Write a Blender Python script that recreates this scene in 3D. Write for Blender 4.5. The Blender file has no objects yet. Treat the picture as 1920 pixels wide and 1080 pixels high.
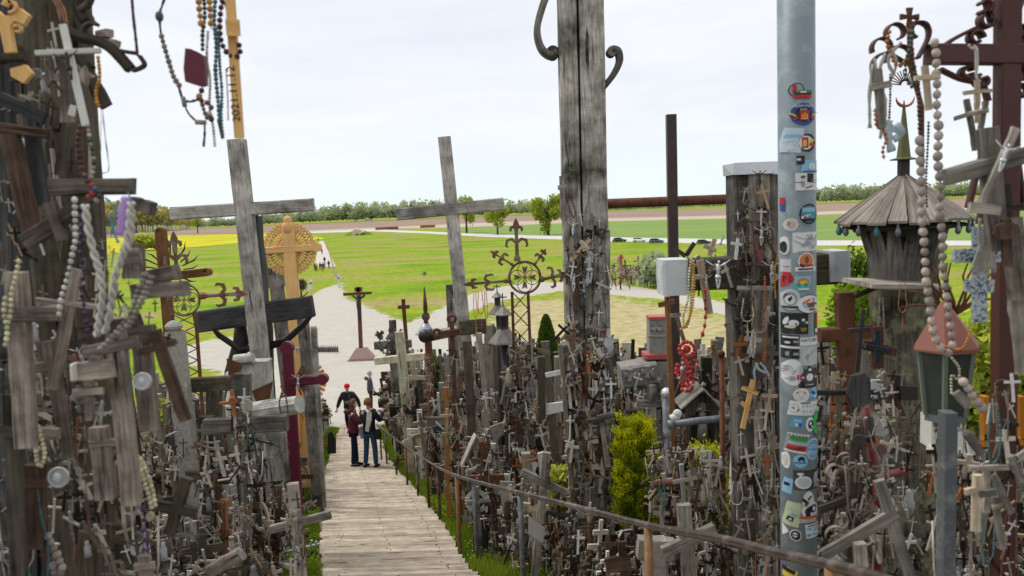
import bpy, math, random
from math import sin, cos, pi, radians, hypot, atan2, sqrt, asin
from mathutils import Vector as V, Matrix, noise
random.seed(7)
R_ = random.random
def U_(a, b): return a + (b - a) * random.random()
S = bpy.context.scene
C = S.collection
# ------------------------------------------------------------------ camera
EYE = V((0, 0, 10.9)); FP = 1493.0
PITCH, ROLL = radians(5.66), radians(2.35)
FW = V((0, cos(PITCH), -sin(PITCH)))
_u, _r = V((0, sin(PITCH), cos(PITCH))), V((1, 0, 0))
RT = cos(ROLL) * _r - sin(ROLL) * _u
UP = cos(ROLL) * _u + sin(ROLL) * _r
cd = bpy.data.cameras.new('camera'); cam = bpy.data.objects.new('camera', cd); C.objects.link(cam)
cd.sensor_width = 36; cd.lens = 28; cd.clip_end = 9000; cd.clip_start = .05
cd.dof.use_dof = True; cd.dof.focus_distance = 8.5; cd.dof.aperture_fstop = 4.5
_b = -FW
cam.matrix_world = Matrix(((RT.x, UP.x, _b.x, EYE.x), (RT.y, UP.y, _b.y, EYE.y), (RT.z, UP.z, _b.z, EYE.z), (0, 0, 0, 1)))
S.camera = cam
# ------------------------------------------------------------------ light
w = bpy.data.worlds.new('World'); S.world = w; w.use_nodes = True
def nd(nt, t, ins=None, **pr):
    n = nt.nodes.new(t)
    for k, v in pr.items(): setattr(n, k, v)
    for k, v in (ins or {}).items():
        s = n.inputs[k]
        if isinstance(v, bpy.types.NodeSocket): nt.links.new(v, s)
        else: s.default_value = v
    return n
def ramp(nt, fac, stops, interp='LINEAR'):
    n = nd(nt, 'ShaderNodeValToRGB', {'Fac': fac}); cr = n.color_ramp; cr.interpolation = interp
    while len(cr.elements) < len(stops): cr.elements.new(.5)
    for e, (p, c) in zip(cr.elements, stops):
        e.position = p; e.color = (c[0], c[1], c[2], 1) if hasattr(c, '__len__') else (c, c, c, 1)
    return n.outputs[0]
def mix(nt, a, b, f, mode='MIX'):
    n = nd(nt, 'ShaderNodeMix', data_type='RGBA', blend_type=mode)
    for i, v in ((0, f), (6, a), (7, b)):
        if isinstance(v, bpy.types.NodeSocket): nt.links.new(v, n.inputs[i])
        elif i == 0: n.inputs[i].default_value = v
        else: n.inputs[i].default_value = (v[0], v[1], v[2], 1) if hasattr(v, '__len__') else (v, v, v, 1)
    return n.outputs[2]
def mth(nt, op, a, b=0.0, c=None):
    n = nd(nt, 'ShaderNodeMath', {0: a, 1: b}, operation=op)
    if c is not None:
        if isinstance(c, bpy.types.NodeSocket): nt.links.new(c, n.inputs[2])
        else: n.inputs[2].default_value = c
    return n.outputs[0]
SUN_EL, SUN_AZ = radians(60), radians(-58)
nt = w.node_tree; nt.nodes.clear()
sky = nd(nt, 'ShaderNodeTexSky', sky_type='NISHITA', sun_disc=False, sun_elevation=SUN_EL, sun_rotation=SUN_AZ)
tc = nd(nt, 'ShaderNodeTexCoord')
mp = nd(nt, 'ShaderNodeMapping', {'Vector': tc.outputs['Generated'], 'Scale': (1.2, 1.2, 6.0), 'Rotation': (0, .12, 0)})
nz = nd(nt, 'ShaderNodeTexNoise', {'Vector': mp.outputs[0], 'Scale': 2.2, 'Detail': 7, 'Roughness': .55, 'Distortion': .4})
cov = ramp(nt, nz.outputs[0], [(.25, .84), (.7, .98)])
cl = ramp(nt, nz.outputs[0], [(.3, (6.05, 6.25, 6.7)), (.45, (6.35, 6.5, 6.85)), (.66, (6.8, 6.9, 7.1))])
skyc = mix(nt, sky.outputs[0], cl, cov)
sp = nd(nt, 'ShaderNodeSeparateXYZ', {0: tc.outputs['Generated']})
hz = nd(nt, 'ShaderNodeMapRange', {0: sp.outputs[2], 1: 0.0, 2: .13, 3: 1.0, 4: 0.0}, interpolation_type='SMOOTHSTEP')
skyc = mix(nt, skyc, (6.0, 7.2, 8.1), mth(nt, 'MULTIPLY', hz.outputs[0], .5))
bg = nd(nt, 'ShaderNodeBackground', {0: skyc, 1: .1})
nd(nt, 'ShaderNodeOutputWorld', {0: bg.outputs[0]})
sd = bpy.data.lights.new('sun', 'SUN'); sd.energy = 1.5; sd.angle = radians(10); sd.color = (1, .96, .9)
so = bpy.data.objects.new('sun', sd); C.objects.link(so)
_sd = V((sin(SUN_AZ) * cos(SUN_EL), cos(SUN_AZ) * cos(SUN_EL), sin(SUN_EL)))
so.rotation_euler = _sd.to_track_quat('Z', 'Y').to_euler()
S.view_settings.view_transform = 'Standard'; S.view_settings.look = 'None'
S.view_settings.exposure = .55; S.view_settings.gamma = 1; S.view_settings.use_curve_mapping = False
# ------------------------------------------------------------------ projection helpers: picture point + distance -> place
def ray(x, y): return FW + RT * ((x - 960) / FP) - UP * ((y - 540) / FP)
def P(x, y, d): return EYE + ray(x, y) * d
PROF = [(-8, 9.35), (0, 9.3), (2, 8.85), (5, 8.0), (9, 6.86), (14, 5.65), (20.5, 4.4), (28, 3.2), (36, 2.0), (45, .95), (55, .25), (66, 0)]
def prof(y):
    if y <= PROF[0][0]: return PROF[0][1]
    for (a, za), (b, zb) in zip(PROF, PROF[1:]):
        if y <= b:
            return za + (zb - za) * (y - a) / (b - a)
    return 0.0
def gz(x, y):
    z = prof(y); k = min(1, max(0, (abs(x + 1) - 14) / 26.)); return z * (1 - k * k * (3 - 2 * k))
def G(x, y):
    d = ray(x, y); t = 1.0; st = .05
    while t < 5000:
        p = EYE + d * t
        if p.z <= gz(p.x, p.y): return p
        t += st
        if t > 80: st = t * .002
    return p
def G0(x, y):
    d = ray(x, y); z = min(d.z, -.0025); return EYE + d * (-EYE.z / z)
def proj(p):
    q = p - EYE; d = q.dot(FW)
    return 960 + FP * q.dot(RT) / d, 540 - FP * q.dot(UP) / d, d
# ------------------------------------------------------------------ mesh builder
def RECT(w_, d_, c=0.0):
    a, b = w_ / 2, d_ / 2
    if c <= 0: return [(-a, -b), (a, -b), (a, b), (-a, b)]
    return [(-a + c, -b), (a - c, -b), (a, -b + c), (a, b - c), (a - c, b), (-a + c, b), (-a, b - c), (-a, -b + c)]
def CIRC(r, n=8): return [(r * cos(2 * pi * i / n), r * sin(2 * pi * i / n)) for i in range(n)]
FRONT = V((0, -1, 0))
class MB:
    def __init__(s): s.v = []; s.f = []; s.uv = []; s.t = []; s.sm = []
    def face(s, idx, uvs, t, sm=False):
        s.f.append(idx); s.uv.extend(uvs); s.t.append(t); s.sm.append(sm)
    def sweep(s, pts, sec, sc=None, n=FRONT, jit=0.0, smooth=False, tint=None, fixed=True, closed=False):
        pts = [V(p) for p in pts]; N = len(pts); m = len(sec); t = R_() if tint is None else tint
        uo, vo = U_(0, 40), U_(0, 40); L = 0; base = len(s.v); ls = []; prev = V(n)
        per = [0.0]
        for i in range(m): a, b = sec[i], sec[(i + 1) % m]; per.append(per[-1] + hypot(a[0] - b[0], a[1] - b[1]))
        for i, p in enumerate(pts):
            if closed: tg = pts[(i + 1) % N] - pts[i - 1]
            else: tg = pts[min(i + 1, N - 1)] - pts[max(i - 1, 0)]
            if tg.length < 1e-9: tg = V((0, 0, 1))
            tg.normalize()
            nn = (V(n) if fixed else prev); nn = nn - tg * nn.dot(tg)
            if nn.length < .05:
                nn = V((1, .3, .2)); nn = nn - tg * nn.dot(tg)
            nn.normalize(); prev = nn; sd_ = tg.cross(nn)
            k = 1.0 if sc is None else sc[i]
            kx, ky = (k if hasattr(k, '__len__') else (k, k))
            for a, b in sec:
                q = p + sd_ * (a * kx) + nn * (b * ky)
                if jit: q = q + V((U_(-jit, jit), U_(-jit, jit), U_(-jit, jit)))
                s.v.append(q)
            if i: L += (pts[i] - pts[i - 1]).length
            ls.append(L)
        R = range(N if closed else N - 1)
        for i in R:
            i2 = (i + 1) % N; u0 = ls[i] + uo; u1 = (ls[i2] if i2 else L + .05) + uo
            for j in range(m):
                j2 = (j + 1) % m
                s.face((base + i * m + j, base + i * m + j2, base + i2 * m + j2, base + i2 * m + j),
                       [(u0, vo + per[j]), (u0, vo + per[j + 1]), (u1, vo + per[j + 1]), (u1, vo + per[j])], t, smooth)
        if not closed:
            for e, rev in ((0, True), (N - 1, False)):
                idx = [base + e * m + j for j in range(m)]; uv = [(uo + 90 + sec[j][0], vo + 7 + sec[j][1]) for j in range(m)]
                if rev: idx.reverse(); uv.reverse()
                s.face(tuple(idx), uv, t, False)
        return s
    def beam(s, a, b, w_, d_, n=FRONT, c=None, tap=1.0, jit=0.0, seg=1, tint=None):
        a, b = V(a), V(b)
        if c is None: c = min(w_, d_) * .1
        pts = [a.lerp(b, i / seg) for i in range(seg + 1)]
        sc = [1 + (tap - 1) * i / seg for i in range(seg + 1)]
        return s.sweep(pts, RECT(w_, d_, c), sc, n, jit, False, tint)
    def tube(s, pts, r, n=8, r2=None, smooth=True, tint=None, closed=False):
        N = len(pts); sc = None if r2 is None else [1 + (r2 / r - 1) * i / max(1, N - 1) for i in range(N)]
        return s.sweep(pts, CIRC(r, n), sc, FRONT, 0, smooth, tint, False, closed)
    def prism(s, out, th, o=(0, 0, 0), ax=(1, 0, 0), az=(0, 0, 1), tint=None):
        o = V(o); ax = V(ax).normalized(); az = V(az).normalized(); ay = az.cross(ax); t = R_() if tint is None else tint
        b = len(s.v); n = len(out); uo = U_(0, 30)
        ar = sum(out[i][0] * out[(i + 1) % n][1] - out[(i + 1) % n][0] * out[i][1] for i in range(n))
        if ar < 0: out = out[::-1]
        for k in (-.5, .5):
            for x, z in out: s.v.append(o + ax * x + az * z + ay * (th * k))
        s.face(tuple(b + i for i in range(n)), [(z + uo, x) for x, z in out], t)
        s.face(tuple(b + n + i for i in reversed(range(n))), [(z + uo, x) for x, z in reversed(out)], t)
        for i in range(n):
            j = (i + 1) % n
            s.face((b + j, b + i, b + n + i, b + n + j), [(out[j][1] + uo, 0), (out[i][1] + uo, 0), (out[i][1] + uo, th), (out[j][1] + uo, th)], t)
        return s
    def ball(s, c, r, n=8, m=5, sc=(1, 1, 1), tint=None):
        c = V(c); t = R_() if tint is None else tint; b = len(s.v)
        s.v.append(c + V((0, 0, r * sc[2])))
        for i in range(1, m):
            a = pi * i / m
            for j in range(n):
                s.v.append(c + V((r * sc[0] * sin(a) * cos(2 * pi * j / n), r * sc[1] * sin(a) * sin(2 * pi * j / n), r * sc[2] * cos(a))))
        s.v.append(c - V((0, 0, r * sc[2]))); e = len(s.v) - 1
        for j in range(n):
            k = (j + 1) % n
            s.face((b, b + 1 + j, b + 1 + k), [(0, 0), (r, j * r), (r, j * r + r)], t, True)
            for i in range(m - 2):
                q = b + 1 + i * n
                s.face((q + j, q + n + j, q + n + k, q + k), [(i * r, j * r), (i * r + r, j * r), (i * r + r, j * r + r), (i * r, j * r + r)], t, True)
            q = b + 1 + (m - 2) * n
            s.face((q + j, e, q + k), [(0, 0), (r, 0), (r, r)], t, True)
        return s
    def lathe(s, prf, o=(0, 0, 0), n=12, smooth=True, tint=None, ax=(0, 0, 1)):
        o = V(o); ax = V(ax).normalized()
        return s.sweep([o + ax * z for r, z in prf], CIRC(1, n), [max(r, 1e-4) for r, z in prf], FRONT, 0, smooth, tint, False)
    def poly(s, pts, tint=.5, smooth=False):
        b = len(s.v); s.v.extend(V(p) for p in pts)
        s.face(tuple(range(b, b + len(pts))), [(p[0], p[1]) for p in pts], tint, smooth); return s
    def add(s, o, M, tint=None):
        b = len(s.v); s.v.extend(M @ v for v in o.v)
        s.f.extend(tuple(b + i for i in f) for f in o.f)
        du = U_(0, 50); s.uv.extend((a + du, c) for a, c in o.uv); s.sm.extend(o.sm)
        s.t.extend([tint] * len(o.f) if tint is not None else o.t); return s
    def mesh(s, name, off=V((0, 0, 0))):
        me = bpy.data.meshes.new(name)
        me.from_pydata([tuple(v - off) for v in s.v], [], s.f)
        uv = me.uv_layers.new(name='UVMap'); flat = [c for p in s.uv for c in p]; uv.data.foreach_set('uv', flat)
        at = me.attributes.new('tint', 'FLOAT', 'FACE'); at.data.foreach_set('value', s.t)
        me.polygons.foreach_set('use_smooth', s.sm); me.validate(clean_customdata=False); me.update(); return me
    def obj(s, name, m, parent=None, kind=None, label=None):
        off = parent['_o'] if parent is not None else V((0, 0, 0))
        o = bpy.data.objects.new(name, s.mesh(name, V(off))); C.objects.link(o); o.data.materials.append(m)
        if parent is not None: o.parent = parent; o['_o'] = V(off)
        if kind: o['kind'] = kind
        if label: o['label'] = label
        return o
def tag(o, label=None, cat=None, group=None, kind=None):
    if label: o['label'] = label
    if cat: o['category'] = cat
    if group: o['group'] = group
    if kind: o['kind'] = kind
    return o
def thing(name, label, cat, loc=(0, 0, 0), group=None):
    o = bpy.data.objects.new(name, None); C.objects.link(o); o.location = V(loc); o['_o'] = V(loc); o.empty_display_size = .1
    return tag(o, label, cat, group)
def one(name, label, cat, mb, m, group=None, base=None):
    """a thing that is one mesh, its origin at its own base"""
    if base is None:
        lo = min(mb.v, key=lambda v: v.z); xs = [v.x for v in mb.v]; ys = [v.y for v in mb.v]
        base = V(((min(xs) + max(xs)) / 2, (min(ys) + max(ys)) / 2, lo.z))
    o = bpy.data.objects.new(name, mb.mesh(name, V(base))); C.objects.link(o); o.data.materials.append(m); o.location = base; o['_o'] = V(base)
    return tag(o, label, cat, group)
# ------------------------------------------------------------------ materials
def newmat(name):
    m = bpy.data.materials.new(name); m.use_nodes = True; t = m.node_tree; t.nodes.clear(); return m, t
def finish(t, col, rough=.8, metal=0.0, bump=None, bs=.3, bd=.01, extra=None):
    ins = {'Base Color': col, 'Roughness': rough, 'Metallic': metal, 'Specular IOR Level': .12 if not isinstance(rough, float) or rough > .6 else .4}
    if bump is not None: ins['Normal'] = nd(t, 'ShaderNodeBump', {'Height': bump, 'Strength': min(1, bs * 1.4), 'Distance': bd}).outputs[0]
    ins.update(extra or {})
    b = nd(t, 'ShaderNodeBsdfPrincipled', ins); nd(t, 'ShaderNodeOutputMaterial', {0: b.outputs[0]}); return b
def c4(c): return (c[0], c[1], c[2], 1)
def vary(t, lo=.65, hi=1.3):
    a = nd(t, 'ShaderNodeAttribute', attribute_name='tint'); oi = nd(t, 'ShaderNodeObjectInfo')
    s_ = mth(t, 'FRACT', mth(t, 'ADD', a.outputs['Fac'], oi.outputs['Random']))
    return nd(t, 'ShaderNodeMapRange', {0: s_, 1: 0.0, 2: 1.0, 3: lo, 4: hi}).outputs[0]
def wood(name, dark, light, moss=0.0, lo=.7, hi=1.25, rough=.85, fine=1.0, stain=0.25, mossc=(.16, .17, .09)):
    m, t = newmat(name)
    uv = nd(t, 'ShaderNodeUVMap', uv_map='UVMap'); tc = nd(t, 'ShaderNodeTexCoord')
    m1 = nd(t, 'ShaderNodeMapping', {'Vector': uv.outputs[0], 'Scale': (4 * fine, 70 * fine, 1)})
    n1 = nd(t, 'ShaderNodeTexNoise', {'Vector': m1.outputs[0], 'Scale': 1.0, 'Detail': 5, 'Roughness': .65, 'Distortion': .3})
    m2 = nd(t, 'ShaderNodeMapping', {'Vector': uv.outputs[0], 'Scale': (1.6 * fine, 26 * fine, 1), 'Location': (3, 9, 0)})
    n2 = nd(t, 'ShaderNodeTexNoise', {'Vector': m2.outputs[0], 'Scale': 1.0, 'Detail': 3, 'Distortion': .5})
    n3 = nd(t, 'ShaderNodeTexNoise', {'Vector': tc.outputs['Object'], 'Scale': 3.5 * fine, 'Detail': 4, 'Roughness': .6})
    col = ramp(t, n1.outputs[0], [(.28, dark), (.5, [a * .45 + b * .55 for a, b in zip(dark, light)]), (.72, light)])
    crack = ramp(t, n2.outputs[0], [(.30, 0.0), (.37, 1.0)])
    col = mix(t, [c * .28 for c in dark], col, crack)
    st = ramp(t, n3.outputs[0], [(.35, 1 - stain * 1.6), (.65, 1 + stain * .4)])
    col = mix(t, col, st, 1.0, 'MULTIPLY')
    if moss:
        n4 = nd(t, 'ShaderNodeTexNoise', {'Vector': tc.outputs['Object'], 'Scale': 9.0, 'Detail': 5, 'Roughness': .7})
        col = mix(t, col, mossc, mth(t, 'MULTIPLY', ramp(t, n4.outputs[0], [(.5, 0.0), (.66, 1.0)]), moss))
    cc = nd(t, 'ShaderNodeVectorMath', {0: col, 'Scale': vary(t, lo, hi)}, operation='SCALE')
    h = mth(t, 'ADD', n1.outputs[0], mth(t, 'MULTIPLY', crack, .6))
    finish(t, cc.outputs[0], rough, 0, h, .55, .006); return m
def paint(name, col, rough=.5, metal=0.0, lo=.85, hi=1.12, wear=.3, wearc=None, scale=6.0, spec=.5):
    m, t = newmat(name); tc = nd(t, 'ShaderNodeTexCoord')
    n = nd(t, 'ShaderNodeTexNoise', {'Vector': tc.outputs['Object'], 'Scale': scale, 'Detail': 6, 'Roughness': .65})
    wc = wearc or [c * .45 for c in col]
    c = mix(t, col, wc, mth(t, 'MULTIPLY', ramp(t, n.outputs[0], [(.48, 0.0), (.68, 1.0)]), wear))
    cc = nd(t, 'ShaderNodeVectorMath', {0: c, 'Scale': vary(t, lo, hi)}, operation='SCALE')
    rg = mth(t, 'ADD', mth(t, 'MULTIPLY', n.outputs[0], .3), rough - .15)
    finish(t, cc.outputs[0], rg, metal, n.outputs[0], .25, .004, {'Specular IOR Level': .15 if rough > .6 else .4}); return m
W_GREY = wood('weathered_grey_wood', (.15, .125, .10), (.62, .56, .47), .2, stain=.5, lo=.6)
W_GREYL = wood('sun_bleached_grey_wood', (.25, .22, .185), (.76, .71, .63), .15, stain=.4, lo=.88, hi=1.1)
W_WPNT = wood('peeling_white_painted_wood', (.36, .35, .29), (.72, .72, .65), .15, stain=.4, lo=.9, hi=1.05)
W_NEAR = wood('shade_darkened_brown_grey_wood', (.055, .042, .034), (.285, .235, .19), .15, stain=.6, lo=.6, hi=1.3)  # grey wood coloured darker, painting in the shade of the left foreground
W_NEARL = wood('washed_brown_grey_wood', (.10, .078, .062), (.66, .55, .455), .1, stain=.5, lo=.6, hi=1.15, fine=1.5)
W_GREY2 = wood('weathered_grey_wood_cool', (.075, .066, .058), (.35, .32, .28), .25, stain=.5, lo=.6)
W_DARK = wood('dark_weathered_wood', (.022, .018, .015), (.12, .10, .08), .25)
W_BLACK = wood('blackened_wood', (.03, .03, .032), (.15, .15, .15), .1)
W_BRN = wood('brown_weathered_wood', (.05, .03, .021), (.21, .135, .095), .1, stain=.5)
W_MOSS = wood('mossy_post_wood', (.024, .019, .014), (.16, .132, .10), .5, mossc=(.15, .145, .07))  # real moss; the dark base also paints shade behind the left pile
W_TRUNK = wood('lichen_spotted_trunk', (.035, .03, .022), (.24, .21, .16), .95, mossc=(.26, .255, .15), stain=.6)
W_POST = wood('lichen_covered_oak', (.19, .17, .14), (.74, .69, .605), .6, mossc=(.27, .26, .16), lo=.85, hi=1.1, stain=.55)
W_TAN = wood('varnished_brown_wood', (.13, .055, .02), (.32, .16, .07), 0)
W_PINE = wood('fresh_pine_wood', (.74, .41, .14), (.97, .62, .27), 0, lo=.92, hi=1.05, stain=.06)
W_PALE = wood('pale_raw_wood', (.40, .31, .20), (.70, .58, .42), .05)
W_YEL = wood('pale_yellowed_wood', (.50, .46, .30), (.80, .77, .56), .12)
W_ORG = wood('orange_stained_wood', (.30, .10, .04), (.58, .25, .10), 0, stain=.35)
W_DECK = wood('worn_deck_board', (.33, .255, .18), (.74, .64, .51), .0, lo=.70, hi=1.15, stain=.14, fine=1.3)
W_SHING = wood('weathered_shingle_wood', (.14, .115, .095), (.46, .40, .34), .15)
M_MAR = paint('maroon_paint', (.13, .012, .03), .45)
M_BOX = paint('dull_white_sheet_metal', (.54, .57, .58), .65, wear=.6, wearc=(.30, .31, .30), scale=9)
M_WHT = paint('chalky_white_paint', (.64, .64, .57), .8, wear=.5, wearc=(.42, .42, .34))
M_RUST = paint('rusty_iron', (.16, .07, .038), .75, .15, wear=.8, wearc=(.055, .03, .022), scale=14)
M_RUSTG = paint('rusty_wrought_iron_with_old_paint', (.19, .10, .065), .7, .15, wear=.9, wearc=(.30, .29, .22), scale=9)
M_RRED = paint('red_oxide_paint', (.075, .024, .018), .5, .1, wear=.6, wearc=(.06, .02, .016), scale=10)
M_IRON = paint('black_iron', (.03, .027, .026), .55, .3, wear=.4, wearc=(.08, .05, .04))
M_STEEL = paint('galvanised_steel', (.20, .245, .26), .5, .25, wear=.75, wearc=(.36, .41, .42), scale=9, lo=.98, hi=1.02)
M_STEELD = paint('grey_painted_steel', (.13, .14, .15), .5, .3, wear=.55, wearc=(.38, .38, .37), scale=22)
M_SILV = paint('aluminium', (.62, .63, .64), .35, .7, wear=.3)
M_CORP = paint('grey_cast_figure', (.50, .51, .52), .45, .35, wear=.4, wearc=(.25, .25, .25))
M_BRZ = paint('dark_bronze', (.04, .034, .03), .5, .4)
M_STONE = paint('grey_carved_stone', (.30, .29, .26), .9, wear=.6, wearc=(.16, .155, .13), scale=18)
M_CONC = paint('lichened_concrete', (.33, .31, .27), .95, wear=.7, wearc=(.14, .13, .10), scale=30)
M_GRAN = paint('red_granite', (.30, .19, .175), .6, wear=.3, scale=30)
M_REDT = paint('faded_red_paint', (.50, .10, .075), .6, wear=.4, wearc=(.32, .10, .08))
M_LRED = paint('faded_red_sheet_metal', (.21, .075, .052), .6, wear=.5, wearc=(.22, .09, .06))
M_CORD = paint('dark_cord', (.05, .045, .05), .9)
M_WCORD = paint('white_cord', (.50, .48, .42), .9, wear=.5, scale=40)
M_GLASS = paint('dirty_glass', (.06, .07, .06), .12, wear=.5, wearc=(.16, .17, .13))
def bead(name, col, rough=.35): return paint(name, col, rough + .1, lo=.65, hi=1.2, wear=.5, scale=70)
B_GREY = bead('grey_wooden_beads', (.28, .24, .21), .6)
B_BIG = bead('big_wooden_beads', (.46, .385, .33), .65)
B_PUR = bead('purple_beads', (.055, .02, .10))
B_WHT = bead('white_beads', (.62, .60, .53))
B_AMB = bead('amber_beads', (.60, .27, .03), .2)
B_RED = bead('red_beads', (.55, .03, .03), .2)
B_GRN = bead('dark_green_beads', (.03, .09, .05))
B_TEAL = bead('teal_beads', (.05, .17, .18))
B_BRN = bead('brown_beads', (.10, .05, .03), .5)
B_PLM = bead('plum_beads', (.09, .025, .04), .4)
B_CRM = bead('cream_beads', (.62, .58, .36), .4)
B_ORG = bead('orange_beads', (.45, .15, .05), .4)
B_COL = None
def mixed(name, stops, rough=.75, metal=0.):
    m, t = newmat(name); tc = nd(t, 'ShaderNodeTexCoord')
    a = nd(t, 'ShaderNodeAttribute', attribute_name='tint')
    uv = nd(t, 'ShaderNodeUVMap', uv_map='UVMap')
    m1 = nd(t, 'ShaderNodeMapping', {'Vector': uv.outputs[0], 'Scale': (8, 90, 1)})
    n = nd(t, 'ShaderNodeTexNoise', {'Vector': m1.outputs[0], 'Scale': 1.0, 'Detail': 4})
    c = ramp(t, a.outputs['Fac'], stops, 'CONSTANT')
    c = mix(t, c, ramp(t, n.outputs[0], [(.3, .5), (.7, 1.25)]), 1.0, 'MULTIPLY')
    finish(t, c, rough, metal, n.outputs[0], .4, .004); return m
B_COL = mixed('many_coloured_beads', [(0, (.05, .04, .04)), (.2, (.35, .30, .24)), (.4, (.55, .5, .4)), (.55, (.35, .05, .04)), (.65, (.05, .10, .06)), (.75, (.08, .10, .22)), (.83, (.5, .25, .06)), (.9, (.12, .04, .05))], .4)
M_MIX = mixed('offering_crosses', [(0, (.03, .025, .018)), (.11, (.09, .075, .055)), (.23, (.20, .172, .13)), (.38, (.36, .315, .25)), (.54, (.60, .545, .45)), (.75, (.075, .04, .026)), (.83, (.17, .095, .055)), (.875, (.46, .32, .18)), (.905, (.74, .73, .69)), (.965, (.09, .04, .03)), (.985, (.48, .17, .06))])
M_MIXM = mixed('metal_offerings', [(0, (.08, .075, .07)), (.25, (.25, .25, .25)), (.5, (.5, .5, .5)), (.7, (.12, .07, .05)), (.85, (.45, .40, .28))], .45, .5)
# ------------------------------------------------------------------ the setting
def inpoly(x, y, pl):
    c = False; j = len(pl) - 1
    for i in range(len(pl)):
        xi, yi = pl[i]; xj, yj = pl[j]
        if (yi > y) != (yj > y) and x < (xj - xi) * (y - yi) / (yj - yi) + xi: c = not c
        j = i
    return c
def sdf(x, y, pl):
    d = 1e9
    for i in range(len(pl)):
        (ax, ay), (bx, by) = pl[i], pl[i - 1]; dx, dy = bx - ax, by - ay
        q = max(0, min(1, ((x - ax) * dx + (y - ay) * dy) / (dx * dx + dy * dy + 1e-9)))
        d = min(d, hypot(x - ax - q * dx, y - ay - q * dy))
    return d if inpoly(x, y, pl) else -d
def GP(l): return [(p.x, p.y) for p in (G(a, b) for a, b in l)]
SAND = GP([(597, 475), (590, 500), (585, 560), (566, 590), (540, 610), (440, 632), (300, 648), (300, 665), (420, 700), (560, 790), (640, 850), (760, 850), (1300, 830), (1350, 700), (1200, 668), (1000, 640), (880, 622), (862, 590), (930, 565), (1055, 545), (1140, 552), (1250, 562), (1360, 592), (1480, 612), (1480, 596), (1360, 568), (1250, 547), (1140, 531), (1055, 530), (985, 528), (880, 552), (800, 592), (760, 606), (700, 580), (648, 560), (628, 500), (618, 475)])
DRY = GP([(985, 565), (1140, 556), (1480, 620), (1480, 720), (1350, 720), (1000, 655), (890, 612)])
LAWN = GP([(300, 690), (400, 680), (440, 700), (380, 715), (300, 712)])
# boardwalk edges (world), right and left
BR = [(1.0, -4), (1.0, 0), (.93, 2.2), (.6, 4.4)]; BL = [(-.75, -4), (-.75, 0), (-.8, 2.2), (-1.2, 4.6)]
for y_, l_, r_ in [(1080, 605, 885), (1030, 604, 858), (980, 606, 825), (930, 607, 790), (883, 611, 742), (850, 622, 722), (820, 632, 712), (797, 640, 706)]:
    a, b = G(l_, y_), G(r_, y_); BL.append((a.x, a.y)); BR.append((b.x, b.y))
def edge(pl, y):
    for (x0, y0), (x1, y1) in zip(pl, pl[1:]):
        if y <= y1: return x0 + (x1 - x0) * (y - y0) / (y1 - y0)
    return pl[-1][0]
def mound(x, y):                       # the hillside left and right of the boardwalk stands a little higher and uneven
    if y > 34 or y < -8: return 0
    e = max(edge(BL, y) - x, x - edge(BR, y))
    if e < 0 and y < 29: return -.16
    k = min(1, max(0, (e - .1) / 1.2))
    return k * (.18 + .12 * noise.noise((x * .8, y * .8, 0))) * min(1, (34 - y) / 8)
xs = []; x = -60
while x < 70: xs.append(x); x += .6 if -26 < x < 40 else 2.0
xs = [-4000, -2000, -1000, -500, -250, -120] + xs + [130, 260, 520, 1000, 2000, 4000]
ys = [-300, -60, -20]; y = -8
while y < 150: ys.append(y); y += .5 if y < 40 else (.8 if y < 90 else 2.0)
ys += [170, 200, 250, 320, 420, 600, 900, 1400, 2200, 4200]
gm = bpy.data.meshes.new('ground'); nx, ny = len(xs), len(ys)
gv = []; sa = []; dr = []; hl = []
for y in ys:
    for x in xs:
        gv.append((x, y, gz(x, y) + mound(x, y)))
        near = -30 < x < 45 and 20 < y < 160
        sa.append(max(-4, min(4, sdf(x, y, SAND))) if near else -4)
        dr.append(max(-6, min(6, max(sdf(x, y, DRY) * .5, -2 if sa[-1] < -3.9 else sa[-1] + .0))) if near else -6)
        hl.append(min(1, max(0, (46 - y) / 12)))
gm.from_pydata(gv, [], [(j * nx + i, j * nx + i + 1, (j + 1) * nx + i + 1, (j + 1) * nx + i) for j in range(ny - 1) for i in range(nx - 1)])
for nm, vals in (('sand', sa), ('dry', dr), ('hill', hl)):
    gm.attributes.new(nm, 'FLOAT', 'POINT').data.foreach_set('value', vals)
gm.polygons.foreach_set('use_smooth', [True] * len(gm.polygons)); gm.update()
ground = bpy.data.objects.new('ground', gm); C.objects.link(ground); ground['kind'] = 'structure'
m, t = newmat('meadow_and_sand')
tc = nd(t, 'ShaderNodeTexCoord'); ob = tc.outputs['Object']
A = lambda n: nd(t, 'ShaderNodeAttribute', attribute_name=n).outputs['Fac']
mpb = nd(t, 'ShaderNodeMapping', {'Vector': ob, 'Scale': (.6, 1, 1)})
nb = nd(t, 'ShaderNodeTexNoise', {'Vector': mpb.outputs[0], 'Scale': .07, 'Detail': 7, 'Roughness': .6}).outputs[0]
nm_ = nd(t, 'ShaderNodeTexNoise', {'Vector': ob, 'Scale': .9, 'Detail': 6, 'Roughness': .7}).outputs[0]
nf = nd(t, 'ShaderNodeTexNoise', {'Vector': ob, 'Scale': 14.0, 'Detail': 6, 'Roughness': .75}).outputs[0]
gr = ramp(t, nb, [(.36, (.15, .27, .006)), (.46, (.23, .345, .008)), (.53, (.29, .325, .03)), (.60, (.34, .30, .09)), (.68, (.36, .30, .13))])
gr = mix(t, gr, ramp(t, nm_, [(.3, .62), (.7, 1.25)]), 1.0, 'MULTIPLY')
gr = mix(t, gr, ramp(t, nf, [(.3, .7), (.7, 1.2)]), 1.0, 'MULTIPLY')
dryc = ramp(t, nm_, [(.35, (.26, .27, .06)), (.5, (.42, .36, .18)), (.65, (.52, .42, .27))])
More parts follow.
